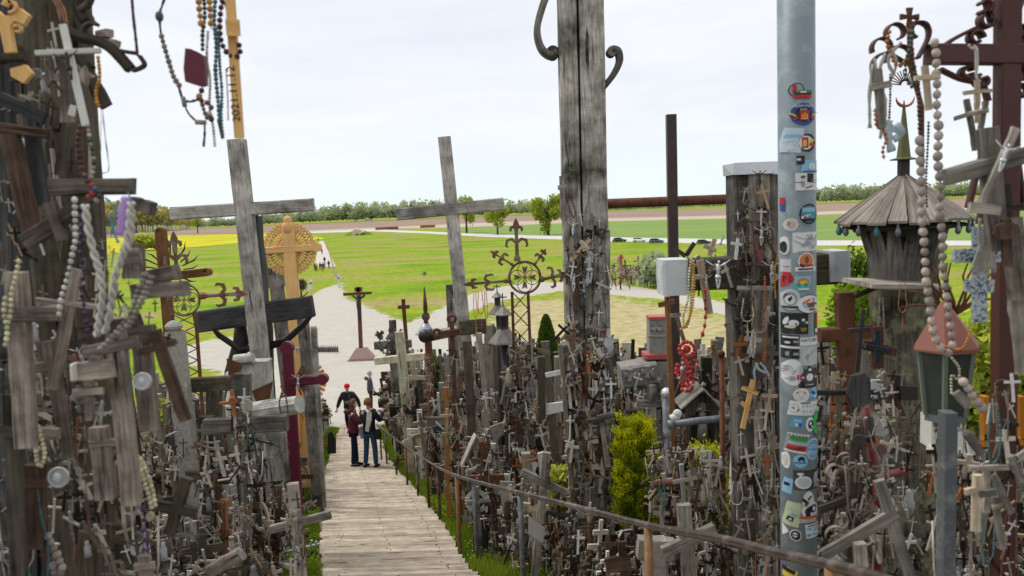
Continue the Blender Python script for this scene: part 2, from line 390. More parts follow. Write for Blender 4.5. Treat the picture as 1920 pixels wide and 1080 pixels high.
df = ramp(t, mth(t, 'ADD', mth(t, 'MULTIPLY', A('dry'), .16), nm_), [(.38, 0.0), (.62, 1.0)])
col = mix(t, gr, dryc, df)
sc_ = ramp(t, nf, [(.3, (.39, .355, .30)), (.7, (.60, .56, .495))])
sc_ = mix(t, sc_, ramp(t, nm_, [(.3, .88), (.7, 1.06)]), 1.0, 'MULTIPLY')
sf = ramp(t, mth(t, 'ADD', mth(t, 'MULTIPLY', A('sand'), .3), nm_), [(.44, 0.0), (.56, 1.0)])
col = mix(t, col, sc_, sf)
soil = ramp(t, nf, [(.3, (.035, .028, .018)), (.5, (.10, .08, .055)), (.62, (.06, .085, .015)), (.75, (.17, .14, .10))])
col = mix(t, col, soil, mth(t, 'MULTIPLY', A('hill'), mth(t, 'SUBTRACT', 1.0, sf)))
finish(t, col, .95, 0, nf, .6, .03); gm.materials.append(m)
def flat(name, px, z, mat_, kind='structure', sub=1):
    mb = MB(); pts = [G0(a, b) for a, b in px]; mb.poly([(p.x, p.y, z) for p in pts]); o = mb.obj(name, mat_); o['kind'] = kind; return o
def fieldmat(name, stops, scale, stretch=(1, .15, 1), rough=.95):
    m, t = newmat(name); tc = nd(t, 'ShaderNodeTexCoord')
    mp = nd(t, 'ShaderNodeMapping', {'Vector': tc.outputs['Object'], 'Scale': stretch})
    n = nd(t, 'ShaderNodeTexNoise', {'Vector': mp.outputs[0], 'Scale': scale, 'Detail': 6, 'Roughness': .65}).outputs[0]
    finish(t, ramp(t, n, stops), rough); return m
F_PLOW = fieldmat('ploughed_soil', [(.3, (.21, .145, .11)), (.5, (.30, .215, .165)), (.7, (.37, .28, .22))], .04, (.3, 1.5, 1))
F_TAN = fieldmat('dry_soil', [(.3, (.42, .33, .25)), (.7, (.54, .44, .35))], .05, (.3, 1, 1))
F_RAPE = fieldmat('rapeseed_bloom', [(.38, (.22, .27, .01)), (.50, (.52, .47, .012)), (.75, (.80, .62, .006))], .11, (.35, 1.6, 1))
F_GRN = fieldmat('young_cereal', [(.3, (.15, .24, .05)), (.55, (.20, .29, .07)), (.75, (.26, .31, .12))], .03, (.3, 1.5, 1))
F_ROAD = fieldmat('pale_gravel_road', [(.3, (.50, .48, .45)), (.7, (.64, .61, .57))], .8, (1, 1, 1))
F_PATH = fieldmat('pale_path_gravel', [(.3, (.47, .42, .365)), (.7, (.63, .58, .52))], 3.0, (1, 1, 1))
flat('field', [(840, 424), (1150, 412), (1560, 398), (1990, 383), (1990, 462), (1480, 452), (1150, 446), (960, 440), (830, 433)], .02, F_GRN)
flat('field', [(150, 440), (330, 430), (745, 413), (900, 407), (1150, 396), (1360, 391), (1560, 381), (1990, 366), (1990, 384), (1560, 396), (1360, 404), (1150, 409), (900, 418), (745, 425), (560, 433), (150, 448)], .03, F_PLOW)
flat('field', [(560, 433), (745, 425), (900, 418), (1150, 409), (1360, 404), (1560, 396), (1990, 384), (1990, 389), (1560, 402), (1360, 410), (1150, 415), (900, 425), (840, 427), (745, 429), (600, 436)], .04, F_TAN)
flat('field', [(150, 449), (315, 442), (496, 438), (560, 439), (606, 446), (606, 449), (560, 449), (496, 452), (446, 456), (315, 467), (150, 482)], .05, F_RAPE)
flat('road', [(560, 436), (700, 430), (800, 434), (900, 439), (1150, 445), (1480, 451), (1990, 452), (1990, 461), (1480, 461), (1150, 453), (900, 444), (800, 438), (700, 434), (560, 438)], .06, F_ROAD)
pa = MB(); pr_ = [((590, 500), (630, 500)), ((594, 478), (619, 478)), ((597, 462), (611, 462)), ((599, 452), (607, 452))]
pp = [(G0(*a), G0(*b)) for a, b in pr_]
for (a, b), (c, d) in zip(pp, pp[1:]): pa.poly([(a.x, a.y, .03), (b.x, b.y, .03), (d.x, d.y, .03), (c.x, c.y, .03)])
pa.obj('path', F_PATH, kind='structure')
# ------------------------------------------------------------------ boardwalk
bw = thing('boardwalk', None, None, (0, 6, 0)); bw['kind'] = 'structure'
y = -1.5; LB = BL[-1][1]
while y < LB:
    wd = .125 + U_(-.006, .008)
    yl, yr = y + U_(-.01, .01), y + U_(-.01, .01) - .05
    xl, xr = edge(BL, y) + U_(-.05, .03), edge(BR, y) + U_(-.03, .06)
    if R_() < .06: xr -= .08
    z = prof(y) + .03
    mb = MB(); mb.beam((xl, yl, z + U_(-.004, .004)), (xr, yr, z + U_(-.004, .004)), wd, .035, n=(0, -.22, 1), c=.010, seg=4, jit=.0035)
    if y > 3:
        pass
    mb.obj('plank', W_DECK, bw); y += wd + U_(.020, .038)
mb = MB()
for s_ in (.15, .85):
    for i in range(0, 30):
        a, b = i, i + 1
        pa_ = V((edge(BL, a) * (1 - s_) + edge(BR, a) * s_, a, prof(a) - .045)); pb_ = V((edge(BL, b) * (1 - s_) + edge(BR, b) * s_, b, prof(b) - .045))
        mb.beam(pa_, pb_, .08, .09, n=(0, 0, 1))
mb.obj('joist', W_DARK, bw)
nails = MB()
for o in [o for o in bw.children if o.name.startswith('plank')]:
    c = o.data.vertices; x0 = min(v.co.x for v in c); x1 = max(v.co.x for v in c); yy = sum(v.co.y for v in c) / len(c); zz = max(v.co.z for v in c)
    for q in (.12, .15, .5, .86):
        nails.ball((x0 + (x1 - x0) * q, yy + U_(-.03, .03), zz - .004), .008, 5, 3)
nails.v = [v + V((0, 6, 0)) for v in nails.v]; nails.obj('nail', M_IRON, bw, kind='stuff')
# ------------------------------------------------------------------ handrail
hr = [(706, 796, 22), (712, 800, 21), (740, 822, 18), (780, 850, 15), (820, 875, 12), (860, 893, 9), (920, 910, 7.7), (1000, 930, 6.3), (1100, 955, 5.3), (1215, 985, 4.4), (1350, 1010, 3.4), (1450, 1035, 2.9), (1560, 1060, 2.5), (1640, 1082, 2.2), (1900, 1180, 1.5)]
rail = thing('handrail', 'long bent brown metal handrail running down beside the boardwalk', 'handrail', (.75, 4.4, 8.2))
hp = [P(*q) for q in hr]
def smooth(pts, n=5):
    out = []
    for i in range(len(pts) - 1):
        p0, p1, p2, p3 = pts[max(i - 1, 0)], pts[i], pts[i + 1], pts[min(i + 2, len(pts) - 1)]
        for k in range(n):
            u = k / n; out.append(.5 * ((2 * p1) + (p2 - p0) * u + (2 * p0 - 5 * p1 + 4 * p2 - p3) * u * u + (3 * p1 - p0 - 3 * p2 + p3) * u ** 3))
    out.append(pts[-1]); return out
M_RAIL = paint('worn_brown_handrail_paint', (.05, .032, .028), .36, .25, wear=.65, wearc=(.26, .22, .18), scale=7)
M_RPOST = paint('ochre_stained_rail_post', (.24, .13, .06), .75, .0, wear=.5, wearc=(.36, .24, .12), scale=14)
mb = MB(); mb.tube(smooth(hp), .019, 12); mb.obj('rail', M_RAIL, rail)
for px_, py_, d_, ml in [(712, 800, 21, W_GREY), (722, 808, 20, W_GREY), (740, 822, 18, W_GREY), (760, 836, 16.4, M_RPOST), (780, 850, 15, W_GREY), (800, 863, 13.4, M_RUST), (820, 875, 12, W_BRN), (856, 892, 9.2, M_RPOST), (888, 901, 8.4, M_STEELD), (975, 925, 6.7, M_STEELD), (1215, 985, 4.4, M_RPOST), (1560, 1060, 2.5, M_RPOST)]:
    a = P(px_, py_, d_); a.z -= .012
    mb = MB(); mb.tube([(a.x, a.y, prof(a.y) - .2), (a.x, a.y, a.z)], .024, 10); mb.obj('post', ml, rail)
# ------------------------------------------------------------------ trees and woods far off
def leafmat(name, a, b, c):
    m, t = newmat(name); at = nd(t, 'ShaderNodeAttribute', attribute_name='tint')
    col = ramp(t, at.outputs['Fac'], [(0, a), (.5, b), (1, c)])
    d = nd(t, 'ShaderNodeBsdfDiffuse', {0: col}); tr = nd(t, 'ShaderNodeBsdfTranslucent', {0: col})
    mx = nd(t, 'ShaderNodeMixShader', {0: .35, 1: d.outputs[0], 2: tr.outputs[0]}); nd(t, 'ShaderNodeOutputMaterial', {0: mx.outputs[0]}); return m
L_SPR = leafmat('spring_leaves', (.20, .26, .03), (.40, .46, .06), (.60, .62, .12))
L_DRK = leafmat('dark_thuja_foliage', (.02, .05, .008), (.06, .12, .016), (.15, .22, .03))
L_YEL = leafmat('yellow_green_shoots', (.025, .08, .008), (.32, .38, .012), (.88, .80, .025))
L_GRASS = leafmat('grass_blades', (.08, .14, .01), (.20, .30, .02), (.34, .40, .05))
L_WOOD = leafmat('haze_tinted_far_leaves', (.24, .31, .19), (.38, .45, .25), (.56, .58, .30))  # paled, greyed greens put the distance haze into the leaf colour
L_BIRCH = leafmat('pale_birch_leaves', (.28, .27, .09), (.46, .42, .14), (.62, .54, .2))
L_HERB = leafmat('herb_leaves', (.06, .14, .012), (.14, .27, .02), (.26, .36, .03))
M_TRK = paint('tree_bark', (.09, .075, .06), .95)
def leaf(mb, c, s_, t_):
    a = V((U_(-1, 1), U_(-1, 1), U_(-1, 1))).normalized(); b = a.cross(V((U_(-1, 1), U_(-1, 1), U_(-1, 1)))).normalized()
    mb.poly([c + a * s_, c + b * s_ * .8, c - a * s_ * .9, c - b * s_ * .7], max(0, min(1, t_)))
def crown(mb, c, rx, rz, n, s_, droop=0.0):
    blobs = []
    for _ in range(9):
        d = V((U_(-1, 1), U_(-1, 1), U_(-.8, 1))).normalized() * U_(.35, .75)
        blobs.append((V((d.x * rx, d.y * rx, d.z * rz)), U_(.28, .5), U_(-.25, .2)))
    for _ in range(n):
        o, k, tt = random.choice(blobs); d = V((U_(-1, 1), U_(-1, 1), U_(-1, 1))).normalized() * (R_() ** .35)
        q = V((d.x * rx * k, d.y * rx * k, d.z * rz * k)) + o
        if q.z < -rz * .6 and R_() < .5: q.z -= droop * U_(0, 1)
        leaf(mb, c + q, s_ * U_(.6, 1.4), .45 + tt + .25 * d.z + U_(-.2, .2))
def mid_tree(px_, py_, h_px, w_px, label, droop=0.0, n=1500):
    b = G0(px_, py_); d_ = proj(b)[2]; H = h_px * d_ / FP; W = w_px * d_ / FP / 2
    H *= 1.08; W *= 1.15; tr = thing('tree', label, 'tree', b, 'trees in the meadow')
    mb = MB(); mb.tube([b - V((0, 0, .3)), b + V((.1, 0, H * .3)), b + V((.3, 0, H * .6)), b + V((.2, 0, H * .9))], .035 * H, 8, .006 * H)
    for _ in range(7):
        z = U_(.25, .55) * H; a = U_(0, 6.28); L = U_(.5, .85) * W
        mb.tube([b + V((.1, 0, z)), b + V((cos(a) * L * .5, sin(a) * L * .5, z + .15 * H)), b + V((cos(a) * L, sin(a) * L, z + .22 * H))], .014 * H, 5, .004 * H)
    mb.obj('trunk', M_TRK, tr)
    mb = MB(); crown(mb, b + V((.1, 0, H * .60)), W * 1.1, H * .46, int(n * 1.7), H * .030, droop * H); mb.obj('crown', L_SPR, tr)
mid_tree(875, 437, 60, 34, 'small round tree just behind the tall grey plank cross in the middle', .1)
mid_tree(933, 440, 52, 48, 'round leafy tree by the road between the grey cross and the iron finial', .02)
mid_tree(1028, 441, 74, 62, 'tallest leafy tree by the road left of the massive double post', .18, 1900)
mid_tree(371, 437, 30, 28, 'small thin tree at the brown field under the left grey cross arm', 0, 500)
def wood_band(name, seq, mat_, trunks=False, dens=1.0):
    cr = MB(); tk = MB()
    for x0, b0, h0, x1, b1, h1 in seq:
        n = int((x1 - x0) * .72 * dens)
        for i in range(n):
            u = R_(); bx = x0 + (x1 - x0) * u; by = b0 + (b1 - b0) * u; hp_ = (h0 + (h1 - h0) * u) * (U_(.62, 1.0) if R_() < .8 else U_(1.0, 1.3))
            base = G0(bx, by); base.y += U_(0, 60); d_ = base.y; H = 1.18 * hp_ * d_ / FP; W = H * U_(.32, .5)
            for _ in range(70):
                d = V((U_(-1, 1), U_(-1, 1), U_(-1, 1))).normalized() * (R_() ** .4)
                top = .16 if not trunks else .38
                q = V((d.x * W, d.y * W, H * (top + (1 - top) * (.5 + .5 * d.z))))
                if hp_ > 22: q.x *= 1 - .5 * (q.z / H)
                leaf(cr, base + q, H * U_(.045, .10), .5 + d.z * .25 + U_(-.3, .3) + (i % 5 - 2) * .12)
            if trunks: tk.tube([base, base + V((0, 0, H * .6))], H * .012, 5)
    cr.obj(name, mat_, kind='stuff')
    if trunks: tk.obj('birch_trunks', M_WHT, kind='stuff')
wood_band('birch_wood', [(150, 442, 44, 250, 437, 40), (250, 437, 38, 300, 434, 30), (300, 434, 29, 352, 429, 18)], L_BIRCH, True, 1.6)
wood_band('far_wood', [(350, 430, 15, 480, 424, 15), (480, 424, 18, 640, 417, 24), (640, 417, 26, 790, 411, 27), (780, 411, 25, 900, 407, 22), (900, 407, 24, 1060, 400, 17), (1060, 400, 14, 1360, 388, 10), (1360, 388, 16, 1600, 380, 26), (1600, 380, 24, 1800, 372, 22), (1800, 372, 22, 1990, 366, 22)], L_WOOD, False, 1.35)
# ------------------------------------------------------------------ far buildings, wall, portal
def boxes(l):
    mb = MB()
    for (x0, y0, z0, x1, y1, z1) in l: mb.beam(((x0 + x1) / 2, (y0 + y1) / 2, z0), ((x0 + x1) / 2, (y0 + y1) / 2, z1), x1 - x0, y1 - y0, c=0)
    return mb
b = G0(690, 414); w_ = 14 * b.y / FP
hs = thing('farm_building', 'long low white farm building at the edge of the far wood', 'building', b)
boxes([(b.x - w_ / 2, b.y, 0, b.x + w_ / 2, b.y + 10, 4)]).obj('wall', M_WHT, hs)
mb = MB(); mb.prism([(-6, 4), (6, 4), (0, 7)], w_ + 1, b + V((0, 5, 0)), (0, 1, 0)); mb.obj('roof', paint('grey_roof', (.35, .35, .36)), hs)
for x_, y_, ww, c_, lb in [(667, 415, 5, M_WHT, 'tiny white shed beside the long farm building at the far wood'), (846, 409, 8, paint('red_brick_house', (.3, .12, .08)), 'low red farmhouse at the far wood behind the middle grey cross'), (452, 424, 12, paint('ochre_house', (.4, .3, .2)), 'low ochre farmhouse at the far wood left of the halo cross')]:
    b = G0(x_, y_); w_ = ww * b.y / FP; hs = thing('farmhouse', lb, 'house', b)
    boxes([(b.x - w_ / 2, b.y, 0, b.x + w_ / 2, b.y + 8, 3)]).obj('wall', c_, hs)
    mb = MB(); mb.prism([(-5, 3), (5, 3), (0, 6)], w_ + 1, b + V((0, 4, 0)), (0, 1, 0)); mb.obj('roof', M_RRED, hs)
BRICK = paint('terracotta_wall', (.30, .11, .07), .9)
for x0, x1, y_, ht, lb in [(704, 747, 431.5, 5, 'long low terracotta wall left of the car park beyond the meadow'), (788, 816, 427.5, 5, 'shorter low terracotta wall at the right end of the far car park')]:
    a, b = G0(x0, y_), G0(x1, y_ - (x1 - x0) * .041); h_ = ht * a.y / FP
    mb = MB(); mb.beam(a + V((0, 0, h_ / 2)), b + V((0, 0, h_ / 2)), h_, 1.0, c=0); one('brick_wall', lb, 'wall', mb, BRICK)
b = G0(671, 441); k = b.y / FP
mb = MB(); mb.prism([(-11 * k, 0), (-9 * k, 8 * k), (-4 * k, 11 * k), (4 * k, 11 * k), (9 * k, 8 * k), (12 * k, 5 * k), (2.5 * k, 0), (2 * k, 2.5 * k), (0, 3.2 * k), (-2 * k, 2.5 * k), (-2.5 * k, 0)], 5, b)
one('tunnel_portal', 'small cream concrete tunnel portal in the grass bank beyond the meadow', 'portal', mb, paint('cream_concrete', (.62, .54, .40)))
mb = MB(); mb.lathe([(30 * k, 0), (26 * k, 2 * k), (16 * k, 7 * k), (6 * k, 9.6 * k), (0, 10 * k)], b + V((-1, 7, -.2)), 18); o = mb.obj('grass_bank', L_GRASS); o['kind'] = 'structure'
# ------------------------------------------------------------------ cars
CGLS = paint('dark_car_glass', (.015, .02, .025), .1, lo=1, hi=1); CTYR = paint('tyre_rubber', (.02, .02, .02), .9); CRIM = paint('alloy_rim', (.5, .5, .5), .3, .8)
def car(px_, py_, wpx, colr, label, head, flip=1, L=4.4):
    b = G0(px_, py_ + 4); d_ = proj(b)[2]; W = 1.8
    cn = paint('car_paint_' + str(px_), colr, .25, .0, .98, 1.02, 0); M = Matrix.Translation(b) @ Matrix.Rotation(head, 4, 'Z'); ca = thing('parked_car', label, 'car', b, 'cars parked along the far road')
    k = wpx * d_ / FP / (L * abs(cos(head)) + W * abs(sin(head)))
    def put(mb, name, m_, par=ca):
        q = MB(); q.add(mb, M @ Matrix.Scale(k, 4)); return q.obj(name, m_, par)
    bd = MB(); sec = []
    prof_ = [(-2.2, .35, .62, .8), (-2.1, .3, .95, .86), (-1.5, .25, 1.0, .9), (-.6, .22, 1.02, .9), (.8, .22, 1.0, .9), (1.6, .25, .86, .88), (2.1, .3, .72, .8), (2.22, .35, .6, .7)]
    v0 = len(bd.v)
    for x_, zb, zt, hw in prof_:
        for yy, zz in ((-hw, zb), (-hw - .02, (zb + zt) / 2), (-hw + .08, zt), (hw - .08, zt), (hw + .02, (zb + zt) / 2), (hw, zb)): bd.v.append(V((x_ * flip, yy, zz)))
    n = len(prof_)
    for i in range(n - 1):
        for j in range(6):
            a = i * 6 + j; c = i * 6 + (j + 1) % 6; bd.face((a, c, c + 6, a + 6), [(0, 0)] * 4, .5, True)
    bd.face(tuple(range(6)), [(0, 0)] * 6, .5); bd.face(tuple((n - 1) * 6 + j for j in range(6)), [(0, 0)] * 6, .5)
    bd.prism([(-1.5 * flip, 1.44), (.15 * flip, 1.46), (.35 * flip, 1.40), (-1.75 * flip, 1.38)], 1.4, (0, 0, 0)); put(bd, 'body', cn)
    gl = MB(); gl.prism([(-2.05 * flip, .98), (-1.6 * flip, 1.40), (.2 * flip, 1.42), (1.05 * flip, .98)], 1.5); put(gl, 'window', CGLS)
    pl = MB()
    for x_ in (-.65,): pl.beam((x_ * flip, 0, .98), (x_ * flip, 0, 1.42), .1, 1.52, c=0)
    put(pl, 'pillar', cn)
    for x_ in (-1.35, 1.35):
        for s_ in (-1, 1):
            wh = MB(); wh.tube([(x_ * flip, s_ * .95, .33), (x_ * flip, s_ * .72, .33)], .33, 14); wo = put(wh, 'wheel', CTYR)
            ri = MB(); ri.tube([(x_ * flip, s_ * .965, .33), (x_ * flip, s_ * .8, .33)], .19, 10)
            put(ri, 'rim', CRIM, wo)
    for s_ in (-1, 1):
        hl_ = MB(); hl_.ball((2.12 * flip, s_ * .6, .68), .13, 6, 4); put(hl_, 'headlight', M_WHT)
    ri = MB()
car(1162, 450, 28, (.02, .035, .05), 'dark teal estate car, leftmost on the far road', radians(-20))
car(1199, 450, 28, (.75, .76, .77), 'white hatchback, the only white car on the far road', radians(-18))
car(1231, 452, 30, (.05, .08, .13), 'blue grey estate car just left of the iron pipe cross', radians(-18))
car(1320, 454, 30, (.02, .03, .045), 'dark navy hatchback right of the iron pipe cross', radians(-16))
# fence of low posts along the path
fa = [G0(x_, y_) for x_, y_ in ((612, 456), (616, 470), (621, 490), (628, 515), (634, 530))]
fp = thing('path_fence', 'low pale post and rope fence along the right side of the gravel path', 'fence', fa[-1])
rp = MB()
for a, b in zip(fa, fa[1:]):
    n = max(2, int((b - a).length / 9))
    for i in range(n):
        c = a.lerp(b, i / n); mb = MB(); mb.tube([c, c + V((0, 0, 1.0))], .09, 6); mb.obj('fence_post', W_PALE, fp)
    rp.tube([a + V((0, 0, .85)), b + V((0, 0, .85))], .04, 5)
rp.obj('rope', M_WCORD, fp)
# ------------------------------------------------------------------ kit for crosses, figures, beads
def Q(x, y, Y): r = ray(x, y); return EYE + r * (Y / r.y)
def outl(mb, px, th, Y, yo=0.0, tint=None):
    w_ = [Q(x, y, Y) for x, y in px]; o = w_[0]
    return mb.prism([(p.x - o.x, p.z - o.z) for p in w_], th, (o.x, Y + yo, o.z), tint=tint)
def pxl(Y): return Y / FP
def corpus():
    b = MB(); t_ = .5
    b.sweep([(0, 0, .40), (0, -.015, .52), (0, -.005, .62), (0, .0, .74), (0, 0, .82), (.01, -.01, .87)], CIRC(.075, 8), [(1.15, .8), (.85, .65), (.95, .75), (1.3, .9), (1.0, .6), (.45, .4)], smooth=True, tint=t_)
    b.ball((.03, -.035, .93), .062, 7, 5, (.85, .9, 1.1), t_)
    for s in (-1, 1):
        b.tube([(s * .07, 0, .79), (s * .24, .0, .86), (s * .42, .01, .99)], .036, 6, .02, tint=t_)
        b.ball((s * .43, 0, 1.0), .026, 5, 3, tint=t_)
        b.tube([(s * .05, 0, .44), (s * .055, -.055, .24), (s * .02, -.01, .03), (s * .02, -.05, -.02)], .05, 6, .022, tint=t_)
    b.sweep([(0, -.01, .33), (0, -.015, .40), (0, -.01, .47)], CIRC(.1, 8), [(1.1, .85), (1.2, .9), (.95, .75)], smooth=True, tint=t_)
    return b
CORP = corpus()
def tilt(a, b):
    """frame whose z runs from b up to a, facing the front"""
    z = (V(a) - V(b)); h = z.length; z.normalize(); y = V((0, 1, 0)); y = (y - z * y.dot(z)).normalized(); x = y.cross(z)
    M = Matrix.Identity(4)
    for i in range(3): M[i][0] = x[i]; M[i][1] = y[i]; M[i][2] = z[i]
    return M, h
def figure(parent, top, foot, m_, yo=-.02, name='corpus', label=None):
    M, h = tilt(top, foot); M.translation = V(foot) + V((0, yo, 0))
    b = MB(); b.add(CORP, M @ Matrix.Scale(h, 4), .5); return b.obj(name, m_, parent, label=label)
def pcross(name, label, Y, up, bar, wu, wb, m_, dep=None, ground=False, cat='cross', group=None, mb_=None, corp=None, seg=4, tap=1.0, jit=.0012, barY=None):
    k = pxl(Y); a, b = Q(up[0], up[1], Y), Q(up[2], up[3], Y); dep = dep or wu * k * .7
    if ground:
        d_ = (b - a).normalized()
        while b.z > gz(b.x, b.y) - .1: b = b + d_ * .05
    t_ = thing(name, label, cat, b, group)
    mb = MB(); mb.beam(b, a, wu * k, dep, seg=seg, tap=tap, jit=jit); mb.obj('upright', m_, t_)
    if bar:
        for i in range(0, len(bar), 4):
            c_, e_ = Q(bar[i], bar[i + 1], barY or Y), Q(bar[i + 2], bar[i + 3], barY or Y)
            mb = MB(); mb.beam(c_ + V((0, -.004, 0)), e_ + V((0, -.004, 0)), wb * k, dep * .88, seg=3, jit=jit); mb.obj('crossbar', mb_ or m_, t_)
    if corp:
        x, y, x2, y2, cm = corp; figure(t_, Q(x, y, Y), Q(x2, y2, Y), cm, -dep / 2 - .01)
    return t_
def catm(px, Y, n=5):
    pts = [Q(p[0], p[1], p[2] if len(p) > 2 else Y) for p in px]; return smooth(pts, n)
def resample(pts, s):
    out = [pts[0]]; acc = 0
    for a, b in zip(pts, pts[1:]):
        L = (b - a).length
        if L < 1e-9: continue
        while acc + L >= s:
            u = (s - acc) / L; a = a.lerp(b, u); L = (b - a).length; out.append(a); acc = 0
        acc += L
    return out
def rosary(label, px, Y, rpx, m_, gap=2.15, sc=(1, 1, 1), cord=M_CORD, parts=False, group=None, skip=0, name='rosary', pend=None, world=None, r=None):
    pts = world or catm(px, Y); r = r or rpx * pxl(Y)
    t_ = thing(name, label, 'rosary', min(pts, key=lambda p: p.z), group)
    mb = MB(); mb.tube(pts[::2] + [pts[-1]], r * .16, 4); mb.obj('cord', cord, t_)
    bs = resample(pts, r * gap); mb = MB(); shared = None
    for i, p in enumerate(bs):
        if skip and i % skip == skip - 1: continue
        s_ = U_(.88, 1.1)
        if parts:
            if shared is None:
                q = MB(); q.ball((0, 0, 0), r, 12, 8, sc, .5); shared = q.mesh('bead')
            o = bpy.data.objects.new('bead', shared); C.objects.link(o); o.parent = t_; o.location = p - t_.location; o.scale = (s_, s_, s_); o.rotation_euler = (U_(-.3, .3), U_(-.3, .3), 0)
            if not shared.materials: shared.materials.append(m_)
        else: mb.ball(p, r * s_, 6, 4, sc)
    if not parts: o = mb.obj('beads', m_, t_)
    if pend:
        x, y, h_ = pend; a = Q(x, y, Y); mb = MB(); h_ *= pxl(Y); mb.beam(a, a - V((0, 0, h_)), h_ * .16, h_ * .08); mb.beam(a + V((-h_ * .3, 0, -h_ * .3)), a + V((h_ * .3, 0, -h_ * .3)), h_ * .16, h_ * .07); mb.obj('pendant_cross', M_SILV, t_)
    return t_
def scroll(mb, px, Y, w_, th=None, n=FRONT):
    """flat bar bent along a picture curve"""
    pts = catm(px, Y, 6); k = pxl(Y); mb.sweep(pts, RECT(w_ * k, (th or w_ * .5) * k), None, n, 0, True); return mb
# ------------------------------------------------------------------ middle distance crosses, left
def ring(mb, cx, cy, r, Y, t, n=28, a0=0, a1=2 * pi, yo=0):
    full = abs(a1 - a0 - 2 * pi) < .01; N = n if full else max(4, int(n * (a1 - a0) / 6.28))
    pts = [Q(cx + r * cos(a0 + (a1 - a0) * i / N), cy - r * sin(a0 + (a1 - a0) * i / N), Y) + V((0, yo, 0)) for i in range(N + (0 if full else 1))]
    mb.sweep(pts, CIRC(t * pxl(Y), 6), None, V((0, -1, 0)), 0, True, None, True, full); return mb
# tall plank cross
t1 = pcross('wooden_cross', 'tall grey plank cross leaning left with rusty stains above the yellow field', 9, (444, 262, 494, 720), (323, 401, 588, 384), 31, 24, W_GREYL, ground=True, seg=10, jit=.002, dep=.15)
st = MB()
for x, y, r in ((447, 446, 4), (452, 482, 8), (461, 492, 9), (468, 486, 6), (456, 410, 3), (466, 411, 3), (468, 505, 5)):
    p = Q(x, y, 8.9); st.poly([p + V((cos(a) * r * .006 * U_(.6, 1), -.0, sin(a) * r * .008 * U_(.6, 1))) for a in [i * .7 for i in range(9)]], .5)
# dark beam cross with bronze figure seen from behind
t2 = pcross('crucifix', 'blackened beam crucifix with dark bronze figure seen from behind', 9.6, (484, 405, 508, 860), (368, 604, 587, 574), 10, 40, W_BLACK, ground=True, dep=.16)
fg = MB(); Yf = 9.85
ft = [Q(480, 402, Yf), Q(485, 440, Yf), Q(490, 500, Yf), Q(494, 560, Yf), Q(500, 620, Yf), Q(503, 700, Yf), Q(512, 760, Yf)]
fg.sweep(ft, CIRC(1, 10), [(.03, .05), (.045, .09), (.07, .13), (.06, .12), (.08, .12), (.07, .1), (.04, .06)], smooth=True)
for s, l in ((0, [(500, 650), (450, 655), (410, 628), (398, 612)]), (1, [(500, 650), (535, 640), (570, 608), (585, 588)])):
    fg.tube([Q(x, y, Yf - .05) for x, y in l], .05, 8, .03)
fg.sweep([Q(450, 590, Yf), Q(452, 640, Yf), Q(440, 700, Yf), Q(438, 745, Yf)], CIRC(1, 8), [(.06, .05), (.10, .07), (.13, .08), (.10, .06)], smooth=True)
fg.obj('bronze_figure', M_BRZ, t2)
# bright pine cross with lace halo
Yh = 14
t3 = thing('halo_cross', 'bright fresh pine cross with round lace cut halo and sunburst lower down', 'cross', (Q(568, 760, Yh).x, Yh, gz(-3, Yh) - .1))
mb = MB(); a, b = Q(541, 430, Yh), Q(567, 790, Yh); b2 = b + (b - a).normalized() * 1.2
mb.beam(b2, a, 23 * pxl(Yh), .13, seg=3); mb.lathe([(0.085, 0), (.10, .02), (.115, .1), (.10, .16), (.07, .19), (.085, .22), (.05, .28), (0, .3)], Q(541, 436, Yh), 10); mb.obj('upright', W_PINE, t3)
mb = MB(); mb.beam(Q(494, 470, Yh) + V((0, -.01, 0)), Q(590, 464, Yh) + V((0, -.01, 0)), 13 * pxl(Yh), .12)
for x, y in ((494, 470), (594, 463)): mb.tube([Q(x, y, Yh) + V((0, -.065, 0)), Q(x, y, Yh) + V((0, .05, 0))], 9 * pxl(Yh), 12, smooth=False)
mb.obj('crossbar', W_PINE, t3)
mb = MB(); cx, cy = 541, 467
for r, t in ((17, 4.5), (23, 1.4), (35, 1.5), (46, 1.8)): ring(mb, cx, cy, r, Yh, t, 36, yo=.03)
for i in range(40):
    a = 2 * pi * i / 40
    p = lambda r, da=0: Q(cx + r * cos(a + da), cy - r * sin(a + da), Yh) + V((0, .03, 0))
    mb.beam(p(22), p(35), .026, .03, c=0); mb.beam(p(35), p(46, .07), .022, .03, c=0); mb.beam(p(35), p(46, -.07), .022, .03, c=0)
    ring(mb, cx + 48.5 * cos(a), cy - 48.5 * sin(a), 2.2, Yh, 1.4, 6, yo=.03)
mb.obj('halo', W_PINE, t3)
for r0, r1, n in ((8, 46, 15),):
    cx, cy = 566, 715
    for i in range(n):
        a = -1.2 + i * 2.9 / (n - 1); mb = MB(); c_, s_ = cos(a), sin(a)
        o_ = Q(cx + r0 * c_, cy - r0 * s_, Yh - .08); e_ = Q(cx + r1 * c_, cy - r1 * s_, Yh - .08)
        mb.beam(o_, e_, .075, .03, tap=.75, tint=.5); mb.obj('ray', W_PINE, t3)
for x in (556, 583):
    mb = MB(); mb.beam(Q(x, 745, Yh - .12), Q(x + 3, 830, Yh - .12), .09, .05); mb.obj('side_board', W_PINE, t3)
